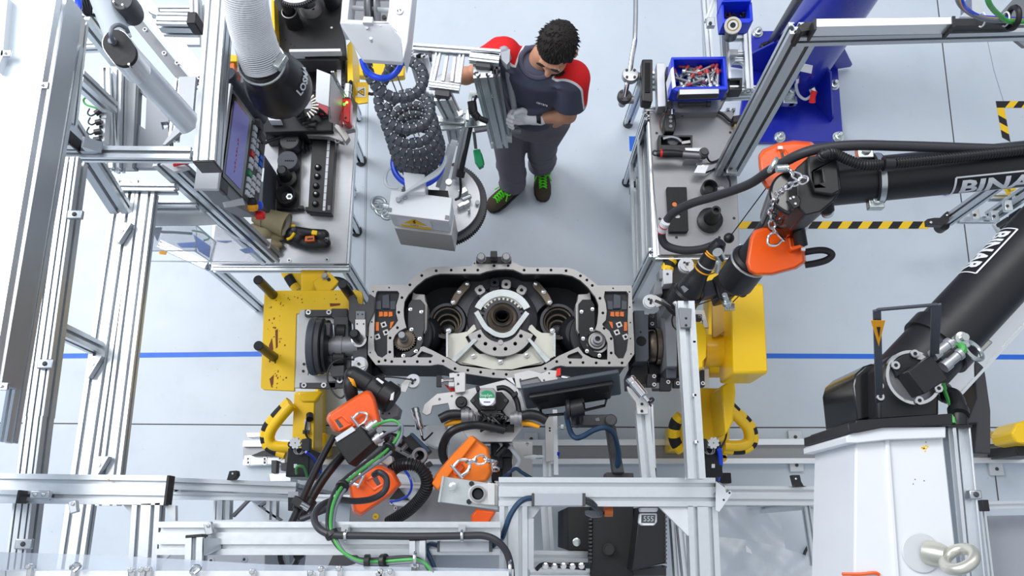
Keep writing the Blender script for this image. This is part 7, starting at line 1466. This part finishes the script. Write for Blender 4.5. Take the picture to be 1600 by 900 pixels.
# big white beam carrying the black arm
wb=thing('white_column','big white steel column with a lifting eye at the bottom right','column',P(1410,780,1.9));zw=2.62
b=B();b.prism([(1337,690),(1474,682),(1502,930),(1334,930)],zw,zw-.3);b.build('shaft','white',wb,bev=.006);b=B();b.prism([(1322,682),(1340,671),(1380,668),(1478,667),(1478,684),(1388,687),(1340,692),(1323,692)],zw+.02,zw-.3);b.build('flange','white',wb,bev=.004)
b=B();b.prism([(1383,686),(1391,686),(1409,930),(1400,930)],zw+.006,zw-.02);b.build('weld_seam','white',wb,bev=.004)
b=B()
random.seed(4)
for i in range(9):x,y=1442+random.gauss(0,4),699+random.gauss(0,2.2);b.prism([(x,y),(x+2.4,y-.8),(x+2.8,y+1.4),(x+.5,y+2.2)],zw+.0008,zw)
b.build('yellow_marks','yellow',wb)
b=B()
for x,y in((1437,678),(1451,678),(1447,691),(1427,756),(1444,751),(1430,749),(1500,760)):
 if x<1470:b.vcyl(x,y,.8,zw+.001,zw,8)
b.build('specks','brown',wb)
ec=P(1452,864,zw);b=B();b.cyl(ec-V(.02,0,0),ec+Z*.004-V(.02,0,0),.046,n=30);b.build('eye_pad','light_grey',wb,bev=.003);b=B();b.lathe(ec,V(.5,-.1,1),[(.03,0),(.026,.03),(.018,.05)],24);b.torus(ec+V(.035,-.012,.07),V(-.55,.75,.35),.034,.0135,36,14);b.build('lifting_eye','zinc_gold',wb)
al=thing('guide_rail','long shiny aluminium guide rail along the right side of the big white column','rail',P(1515,780,2.0));zr=2.55
for x0,x1,w_,dz_,m in((1483,1508,5,0,'alu'),(1491,1516,6,.012,'alu_bright'),(1503,1528,14,-.012,'alu'),(1515,1541,3,.012,'alu_bright')):
 p0,p1=P(x0,666,zr+dz_),P(x1,930,zr+dz_);b=B();w=w_/S(x0,780,zr);b.box((p0+p1)/2-Z*.03,((p1-p0).length,w,.06),p1-p0,(p1-p0).cross(Z));b.build('rail_lip',m,al,bev=.001)
b=B();b.prism([(1481,664),(1519,664),(1519,668),(1481,668)],zr+.015,zr-.06);b.build('end_cap','black',al);c=P(1522,773,zr+.01);b=B();b.box(c,(.03,.022,.02));b.mi=1;b.cyl(c,c+Z*.014,.007,n=10);b.build('clip',['alu_plain','dark_grey'],al,bev=.003)
# black lift arm base and lower arm
am=thing('manipulator_arm','heavy black manipulator arm with a white-lettered sleeve, on the white column','manipulator arm',P(1410,620,2.3));za=2.52
b=B();b.prism([(1325,662),(1338,660),(1336,657),(1488,646),(1489,664),(1380,668),(1340,676),(1326,677)],zw+.03,zw-.3);b.build('base_block','black',am,bev=.004)
b=B();b.prism([(1333,600),(1337,584),(1350,572),(1362,568),(1372,570),(1372,650),(1340,658)],za-.06,za-.3);b.build('pivot_drum','black_gloss',am,bev=.012);b=B();b.prism([(1370,574),(1392,556),(1420,552),(1450,560),(1468,590),(1468,650),(1372,656)],za,za-.3);b.build('pivot_housing','black',am,bev=.008)
c=P(1421,592,za);b=B();b.ring(c-Z*.01,Z,.072,.064,.035,48);b.build('chrome_ring','chrome',am);b=B();b.cyl(c,c+Z*.012,.064,n=48);b.build('pivot_face','steel_grey',am);b=B();b.lathe(c+Z*.012+V(.003,.01,0),Z,[(.022,0),(.02,.012),(.012,.014)],24);b.build('pivot_nut','light_grey',am)
b=B();b.prism([(1418,580),(1456,555),(1482,592),(1444,616)],za+.08,za-.02);b.build('cable_box','black',am,bev=.003);b=B();b.prism([(1392,566),(1412,553),(1428,551),(1450,562),(1420,576),(1402,590)],za+.025,za+.0);b.build('cover_wing','black',am,bev=.003);b=B();b.prism([(1430,551),(1436,550),(1447,558),(1440,562),(1434,561)],za+.03,za+.02);b.build('tab','plate_grey',am)
screws(am,[(1399,571),(1429,553),(1466,607),(1436,626)],za+.03,.011,'chrome')
a0,a1=P(1402,606,za-.13),P(1640,352,za-.10);d=(a1-a0).normalized();L_=(a1-a0).length
b=B();b.cyl(a0,a1,.088,n=48);b.build('arm_tube','black',am);b=B();b.lathe(a0+d*(L_*.24),d,[(.089,0),(.098,.0),(.098,.045),(.089,.045)],44);b.build('clamp_band','black',am)
s_=d.cross(Z).normalized();u_=s_.cross(d)
def tube_word(parent,o,d,R,pA,pB,tmax,word,h_,name):
 (ta,aa),(tb,ab)=find(o,d,R,*pA,0,tmax,160),find(o,d,R,*pB,0,tmax,160);s_=d.cross(Z).normalized();u_=s_.cross(d)
 vw=V(0,0,H)-(o+d*((ta+tb)/2));ac=math.atan2(vw.dot(u_),vw.dot(s_));aa=(aa+ab)/2 if abs(aa-ab)<3 else aa
 df=(ac-aa+math.pi)%(2*math.pi)-math.pi;sg=1 if df>0 else-1
 warp(parent,word,lambda x,y:o+d*(ta+(tb-ta)*x)+(s_*math.cos(aa+sg*(y-1.2)*h_/R)+u_*math.sin(aa+sg*(y-1.2)*h_/R))*(R+.002),name,border=True)
tube_word(am,a0,d,.088,(1588,362),(1530,423),1.2,'BINAR',.055,'arm_lettering')
p0,p1=P(1478,616,za-.2),P(1660,420,za-.16)
b=B();dd=(p1-p0);sd=dd.cross(Z).normalized()
for o,w_,h_,m in((0,.05,.02,1),(.026,.008,.03,1),(-.026,.008,.03,1)):b.mi=m;b.box((p0+p1)/2+sd*o,(dd.length,w_,h_),dd,sd)
b.build('shiny_rail',['alu','alu_bright'],am)
b=B();b.prism([(1520,540),(1533,523),(1554,534),(1534,553),(1526,550)],za-.12,za-.2);b.build('amber_damper','zinc_gold',am,bev=.006);b=B();b.prism([(1520,555),(1533,548),(1556,532),(1558,538),(1536,560),(1541,590),(1548,640),(1548,710),(1522,708),(1527,660),(1510,662),(1526,622)],za-.18,za-.26);b.build('black_bracket','dark_grey',am,bev=.004)
c=P(1500,530,za+.02);b=B();b.prism([(1485,540),(1489,526),(1500,519),(1512,530),(1518,540),(1505,548),(1494,550)],za+.02,za+.01);b.build('zinc_shackle_plate','zinc',am,bev=.003);b=B();b.lathe(c,Z,[(.018,0),(.018,.012),(.01,.014),(.01,.03)],12);b.torus(c+V(.03,-.03,0),V(.5,.5,1),.03,.006,24,8);b.build('shackle_bolt','zinc',am)
for x0,y0,x1,y1 in((1457,556,1483,537),(1474,574,1500,552)):
 b=B();q0,q1=P(x0,y0,za+.05),P(x1,y1,za+.05);b.lathe(q0,q1-q0,[(.016,0),(.016,.02),(.013,.02),(.013,.05),(.016,.052),(.016,.062),(.009,.066),(.009,(q1-q0).length)],18);b.build('cable_connector','steel',am)
b=B();q0,q1=P(1466,562,za+.04),P(1490,546,za+.04);b.cyl(q0,q1,.016,n=16);b.tube(PZ((1455,600,za-.05),(1470,606,za-.06),(1478,612,za-.1),(1470,620,za-.1)),.02,10);b.build('connector','black',am)
tag(B().tube(PZ((1500,552,za+.05),(1504,546,za+.05),(1501,541,za+.04),(1494,546,za)),.011,8).build('earth_cable','green_cable'),'short green cable at the connectors of the lower black arm','cable')
tag(B().tube(PZ((1473,600,za-.03),(1477,612,za-.02),(1484,628,za),(1489,645,za+.02),(1490,662,za+.03)),.007,8).build('earth_cable','green_cable'),'green cable running down to the shiny guide rail','cable')
cable('hose','black','thick black hose bending down to the shiny guide rail',[(1476,619,za-.04),(1488,618,za-.02),(1495,628,za),(1498,645,za+.02),(1499,664,za+.02)],.021,'hose',14)
t=tag(B().cyl(P(1497,640,za+.02),P(1498,649,za+.03),.026,n=18).build('hose_band','black'),'black band round the thick hose beside the arm base','band')
hp_=thing('guard_hoop','grey flat-steel guard hoop with a small warning sticker, standing over the lower black arm','guard',P(1420,620,2.5))
zh=za+.05;hh=za+.30
pa,pb,pc,pd=P(1374,628,zh),P(1370,484,hh),P(1463,476,hh),P(1460,556,zh)
def flat(b,p,q,w_,t_,n_):dd=(q-p);b.box((p+q)/2,(dd.length,w_,t_),dd,n_)
b=B();flat(b,pa,pb,.018,.006,X);flat(b,pb,pc,.014,.006,Z);flat(b,pc,pd,.022,.006,X);b.build('hoop','slate',hp_,bev=.001)
b=B();m0=pb.lerp(pa,.12);dn=(pa-pb).normalized();lt_=Vector((1,0,0));nn=lt_.cross(dn).normalized();nn=nn if nn.z>0 else-nn
b.ext([m0-dn*.01-lt_*.017+nn*.006,m0-dn*.01+lt_*.017+nn*.006,m0+dn*.075+nn*.006],nn*.001);b.mi=1;b.ext([m0+dn*.01-lt_*.004+nn*.008,m0+dn*.01+lt_*.005+nn*.008,m0+dn*.045+lt_*.001+nn*.008],nn*.0006);b.build('warning_sticker',['amber','black'],hp_,smooth=0)
screws(hp_,[(1374,603),(1375,620)],zh+.02,.01,'chrome')
# upper arm
ua=thing('manipulator_arm','black upper manipulator arm reaching in from the right edge, carrying the orange tools','manipulator arm',P(1300,290,1.9));zu=2.20
e0,e1=P(1296,287,zu-.09),P(1680,248,zu+.02);d=(e1-e0).normalized();b=B();b.cyl(e0,e1,.075,n=48);b.build('arm_tube','black',ua)
tube_word(ua,e0,d,.075,(1504,277),(1650,261),1.2,'BINAR',.055,'arm_lettering')
cd=P(1372,282,zu-.05);b=B();b.lathe(e0+d*.135,d,[(.076,0),(.084,0),(.084,.03),(.076,.03)],40);b.build('clamp_band','black',ua);b=B();b.lathe(e0+d*.142,d,[(.084,0),(.087,0),(.087,.018),(.084,.018)],40);b.build('clamp_strip','zinc',ua)
for x,y,z in((1350,238,zu-.02),(1367,316,zu-.08)):b=B();c=P(x,y,z);b.box(c,(.05,.05,.03));b.lathe(c+Z*.012,Z,[(.016,0),(.016,.01),(.01,.012)],12);b.build('clamp_ear','zinc',ua,bev=.003)
b=B();b.prism([(1262,246),(1282,240),(1302,241),(1310,246),(1316,296),(1305,312),(1284,330),(1258,336),(1246,322),(1244,262)],zu+.03,zu-.12);b.build('head_block','black',ua,bev=.006);b=B();b.prism([(1262,244),(1302,241),(1308,248),(1313,298),(1300,304),(1273,300),(1263,270)],zu+.05,zu-.1,[[(1273,267),(1285,264),(1287,284),(1274,287)]]);b.build('side_plate','black',ua,bev=.005);b=B();b.pbox(1270,262,1290,290,zu-.02,zu-.06);b.build('plate_pocket','void',ua)
b=B();b.cyl(P(1290,306,zu),P(1293,330,zu-.04),.022,n=20);b.build('pin','black',ua,bev=.002);b=B();b.cyl(P(1292,329,zu-.03),P(1293,333,zu-.045),.02,n=18);b.build('pin_end','zinc',ua);b=B();b.cyl(P(1298,309,zu),P(1301,313,zu),.014,n=12);b.build('nut','zinc',ua)
b=B();b.prism([(1230,312),(1236,304),(1248,305),(1252,312),(1250,322),(1240,326)],zu+.04,zu+.02);b.build('hex_cap','black_gloss',ua,bev=.003)
for x,y in((1235,310),(1243,318),(1240,308)):b=B();b.vcyl(x,y,2,zu+.045,zu+.03,10);b.build('cap_screw','chrome',ua)
j0,j1=P(1238,320,zu-.16),P(1150,440,1.62);b=B();b.cyl(P(1244,300,zu-.05),P(1226,342,zu-.25),.085,n=36);b.build('elbow_drum','black_gloss',ua,bev=.01);b=B();b.cyl(P(1222,340,zu-.3),P(1150,438,1.58),.056,n=32);b.lathe(P(1176,402,1.70),P(1150,438,1.58)-P(1176,402,1.70),[(.06,0),(.072,.01),(.072,.14),(.06,.16),(.05,.17)],36);b.build('forearm','black',ua)
b=B();b.torus(P(1171,409,1.685),P(1150,438,1.58)-P(1176,402,1.70),.072,.005,32,8);b.build('clip_ring','zinc',ua)
corr('corrugated_cable','black','black ribbed cable lying along the upper manipulator arm',PZ((1283,246,2.27),(1290,240,2.29),(1304,240,2.28),(1326,250,2.27),(1348,257,2.265),(1376,257,2.26),(1440,251,2.27),(1520,243,2.285),(1620,232,2.30)),.0155,.009,'cable',.1)
t=tag(B().lathe(P(1380,256,2.265),X,[(.02,0),(.024,0),(.024,.03),(.02,.03)],20).build('cable_band','black'),'black band over the ribbed cable at the arm clamp','band')
cable('supply_hose','cable','long dark supply hose arching from the right edge to the right bench corner',[(1640,232,2.28),(1560,233,2.27),(1470,230,2.27),(1400,228,2.27),(1340,227,2.27),(1290,231,2.26),(1250,241,2.22),(1205,265,2.1),(1170,288,1.95),(1120,306,1.8),(1080,318,1.7),(1052,333,1.62),(1038,352,1.56),(1034,370,1.52),(1042,384,1.5),(1065,391,1.5),(1092,390,1.5),(1112,384,1.5),(1122,379,1.5)],.0165,'hose',14)
for k,(x,y,z,dx,dy) in enumerate(((1040,347,1.59,-3,6),(1036,355,1.56,-2,6))):
 q=P(x,y,z);b=B();b.cyl(q,P(x+dx,y+dy,z-.02),.0185,n=16);b.mi=1;b.cyl(P(x+dx*.9,y+dy*.9,z-.018),P(x+dx*1.1,y+dy*1.1,z-.022),.019,n=16);tag(b.build('hose_label',['white','red']),['upper white and red label ring round the dark supply hose','lower white and red label ring round the dark supply hose'][k],'label')
o5=cover('orange_tool_cover','orange tool cover behind the black arm head, beside the blue base plate',[(1185,243),(1192,234),(1215,224),(1240,220),(1268,222),(1275,230),(1276,262),(1240,290),(1206,296),(1198,296),(1190,284),(1186,260)],2.02,.18,'orange',.08)
slot(o5,[(1217,238),(1226,236),(1237,254),(1222,258)],2.01,.03,[(1217,238),(1224,236),(1226,248),(1218,250)])
b=B();b.box(P(1219,231,2.03),(.016,.012,.006));b.build('sticker','white',o5)
o6=cover('orange_tool_cover','large orange tool cover below the black arm head, beside the hazard tape',[(1166,410),(1172,372),(1178,360),(1205,352),(1232,352),(1252,358),(1257,385),(1259,410),(1244,420),(1206,430),(1180,430),(1170,424)],1.98,.2,'orange',.05)
slot(o6,[(1232,366),(1252,362),(1255,383),(1236,388)],1.97,.05,[(1244,348),(1251,346),(1256,382),(1249,385)])
b=B();b.prism([(1228,363),(1252,356),(1253,360),(1232,368)],2.01,1.96);b.prism([(1234,386),(1256,381),(1257,385),(1238,391)],2.01,1.96);b.build('lug','orange',o6,bev=.003);shackle(o6,P(1217,368,2.02),V(-.6,-.5,0),.03,.005,'chrome')
b=B();b.cyl(P(1241,322,2.05),P(1252,384,1.99),.022,n=18);b.build('hanger_rod','black',o6);b=B();b.box(P(1254,388,2.0),(.014,.02,.012));b.build('clip','zinc',o6)
chain('chrome chain hanging from the black arm head to the large orange cover',PZ((1232,264,2.27),(1238,272,2.28),(1252,278,2.28),(1262,277,2.28),(1250,284,2.28),(1236,290,2.26),(1222,296,2.22),(1211,312,2.16),(1206,328,2.1),(1204,342,2.07),(1208,356,2.05),(1214,366,2.04)),15,.010,.0038,'chrome');t=thing('chain_hook','chrome clamp ring at the upper end of the long chain','clamp',P(1222,262,2.25));b=B();b.cyl(P(1213,264,2.26),P(1231,263,2.26),.013,n=14);b.torus(P(1208,258,2.2),V(1,-.6,0),.022,.008,20,8);b.build('ring','zinc',t)
cable('cable_loop','cable','dark cable loop sticking out right of the large orange cover',[(1258,394,1.85),(1278,391,1.86),(1292,392,1.87),(1300,398,1.87),(1292,406,1.86),(1276,411,1.85),(1258,414,1.84)],.0125,n=12)
sl=thing('nutrunner','slim black tool body with three orange rings, leaning over the right end of the transmission','tool',P(1075,475,1.1));n0,n1=P(1122,384,1.52),P(1064,474,1.28);d=(n1-n0).normalized();LL=(n1-n0).length
b=B();b.lathe(n0-d*.02,d,[(.024,0),(.034,.03),(.034,.17),(.04,.19),(.052,.24),(.056,.30),(.056,LL-.05),(.064,LL-.04),(.064,LL+.05),(.05,LL+.06)],36);b.build('body','black',sl)
for t_ in(.035,.045,.125):b=B();b.torus(n0+d*t_,d,.034,.0035,30,8);b.build('orange_ring','amber',sl)
b=B();b.torus(n0+d*.10,d,.034,.003,30,8);b.build('grey_ring','light_grey',sl);b=B();b.prism([(1064,448),(1068,446),(1076,452),(1070,457)],1.42,1.41);b.build('sticker','mid_grey',sl);b=B();b.prism([(1052,472),(1056,470),(1064,478),(1062,482)],1.38,1.36);b.build('label','white',sl)
b=B();b.prism([(1100,440),(1116,436),(1122,460),(1100,464)],1.32,1.25);b.build('mount_plate','slate',sl,bev=.003);b=B();b.prism([(1114,434),(1130,424),(1150,440),(1158,452),(1148,462),(1124,468)],1.34,1.22);b.build('mount_block','black',sl,bev=.006)
b=B();b.ball(P(1139,372,1.6),.021,n=18,k=12);b.ball(P(1160,457,1.36),.021,n=18,k=12);b.build('ball_stop','black',sl)
for p in(((1197,294,1.9),(1139,372,1.6)),((1186,430,1.7),(1160,457,1.36)),((1160,457,1.36),(1145,472,1.3)),((1144,458,1.34),(1086,478,1.3)),((1106,430,1.36),(1122,424,1.36))):b=B();b.cyl(P(*p[0]),P(*p[1]),.0022,n=6);b.build('steel_cord','black',sl)
b=B();b.cyl(P(1132,460,1.36),P(1138,478,1.3),.012,n=12);b.lathe(P(1135,470,1.33),P(1138,486,1.28)-P(1135,470,1.33),[(.02,0),(.02,.02),(.008,.024),(.008,.05)],12);b.box(P(1140,480,1.29),(.04,.03,.02));b.build('spring_hook','zinc',sl,bev=.002);b=B();b.cyl(P(1121,394,1.6),P(1126,404,1.56),.02,n=12);b.cyl(P(1123,410,1.56),P(1120,424,1.5),.012,n=10);b.build('clamp_nuts','zinc',sl)
pulley('pale guide roller at the right end of the transmission, beside the long bar',1017,470,1.3,10.5,[(1014,462),(1024,461),(1036,468),(1036,476),(1026,480)],((1034,468,1.32),(1058,488,1.3)))
pulley('pale guide roller with three holes above the yellow stand, under the slim black tool',1073,413,1.2,11,[(1068,412),(1080,410),(1086,420),(1078,426)])
cc_=thing('clamp_cylinder','grey clamp with a bright square cap at the right end of the transmission','clamp',P(1044,450,.95));b=B();b.prism([(1036,421),(1051,421),(1051,443),(1037,444)],1.3,1.2);b.build('square_cap','light_grey',cc_,bev=.003);b=B();b.vcyl(1043,428,2,1.302,1.3,10);b.build('cap_hole','dark_grey',cc_)
b=B();b.prism([(1030,420),(1036,419),(1036,436),(1031,436)],1.28,1.2);b.prism([(1024,440),(1034,434),(1036,460),(1020,462)],1.25,1.1);b.build('side_cylinder','mid_grey',cc_,bev=.005);b=B();b.prism([(1035,443),(1055,443),(1055,466),(1036,464)],1.22,1.1);b.build('clamp_body','black',cc_,bev=.003);b=B();b.prism([(1038,462),(1052,462),(1054,484),(1040,484)],1.2,1.05);b.build('foot_block','mid_grey',cc_,bev=.003);screws(cc_,[(1045,464),(1046,471)],1.2,.01)
tag(B().tube(PZ((1024,470,1.33),(1034,474,1.34),(1046,480,1.34),(1058,492,1.32),(1062,505,1.2)),.0065,8).build('cable','black'),'black cable from the right guide roller to the long aluminium bar','cable')
tag(B().tube(PZ((1052,492,1.25),(1050,500,1.22),(1052,510,1.2),(1058,516,1.16)),.0035,6).build('cable','black'),'thin black wire loop beside the long aluminium bar','cable')
tag(B().tube(PZ((1085,490,1.3),(1086,505,1.25),(1082,520,1.2),(1080,536,1.15)),.0035,6).build('cable','black'),'thin black wire over the yellow pivot housing','cable')
yk=thing('yellow_clevis','yellow trolley arm with a black wheel behind the right bench corner','arm',P(1090,420,.5));b=B();b.prism([(1050,398),(1142,398),(1140,430),(1110,462),(1070,462),(1056,430)],.8,.72);b.build('plate','yellow',yk,bev=.006);b=B();b.torus(P(1064,428,.84),V(.3,.1,1),.09,.012,32,8);b.build('yellow_ring','yellow',yk);b=B();b.vcyl(1062,428,20,.83,.8,28);b.build('wheel','black',yk,bev=.004);guard(yk,PZ((1042,424,.85),(1046,410,.85),(1054,400,.85)),.03,4)
# plastic sheeting at the bottom right
ps=thing('plastic_sheet','crumpled clear plastic sheet draped low beside the square frame','plastic sheet',P(1220,850,.3))
b=B();NX,NY=40,20;vs=[]
for j in range(NY+1):
 for i in range(NX+1):
  u_,v_=i/NX,j/NY;x=1119+u_*245;top_=838+55*u_-6*math.sin(u_*5);y=top_+v_*(960-top_);z=.55-.12*v_+.035*math.sin(u_*9+v_*6)+.03*math.sin(u_*21-v_*4)*math.sin(v_*9)+.02*math.sin(u_*40+v_*13);vs.append(P(x,y,z))
fs=[(j*(NX+1)+i,j*(NX+1)+i+1,(j+1)*(NX+1)+i+1,(j+1)*(NX+1)+i) for j in range(NY) for i in range(NX)];b.add(vs,fs);q=b.build('film','sheet_clear',ps,smooth=80)
b=B();vs=[]
for j in range(NY+1):
 for i in range(NX+1):u_,v_=i/NX,j/NY;vs.append(P(1121+u_*(95+12*v_),792+v_*70,.25+.05*math.sin(u_*5+v_*3)+.03*math.sin(u_*11-v_*7)))
b.add(vs,fs);b.build('film_back','sheet_clear',ps,smooth=80);b=B();b.prism([(1165,852),(1173,859),(1176,866),(1166,862)],.62,.6);b.build('tape_piece','white',ps)
tag(B().tube(PZ((1316,897,2.624),(1345,897,2.625),(1366,895,2.625),(1374,898,2.624)),.004,8).build('orange_strap','orange'),'thin orange strap across the big white column at the bottom edge','strap')
tag(B().tube(PZ((1263,854,.02),(1258,862,.02),(1256,870,.02)),.008,8).build('hex_key','black'),'small black hex key on the floor inside the low frame','hex key')
# right edge, low things
rc2=thing('low_bench','low grey cabinet with an aluminium edge at the bottom right corner','cabinet',P(1580,840,0));b=B();b.prism([(1544,806),(1660,804),(1660,930),(1552,930)],.6,0);b.build('top','grey_plastic',rc2,bev=.004);beam(rc2,(1540,790),(1660,787),.75,12,.05,nw=1);beam(rc2,(1536,796),(1552,930),.72,9,.05,nw=1);b=B();b.box(P(1537,790,.78),(.03,.05,.04));b.build('end_cap','black',rc2,bev=.003)
yb=thing('bumper','rounded yellow bumper on a black foot at the right edge','bumper',P(1596,680,0));b=B();b.prism([(1580,676),(1588,662),(1604,656),(1640,656),(1640,694),(1600,694),(1586,690)],.4,.2);b.build('bumper_shell','yellow',yb,bev=.02);b=B();b.prism([(1586,694),(1640,694),(1640,712),(1590,712)],.3,.02);b.build('foot','black',yb,bev=.004)
b=B();b.prism([(1549,674),(1573,674),(1573,684),(1549,684)],.03,.0);tag(b.build('floor_plate','cardboard'),'small yellowish plate on the floor rail at the right edge','plate')
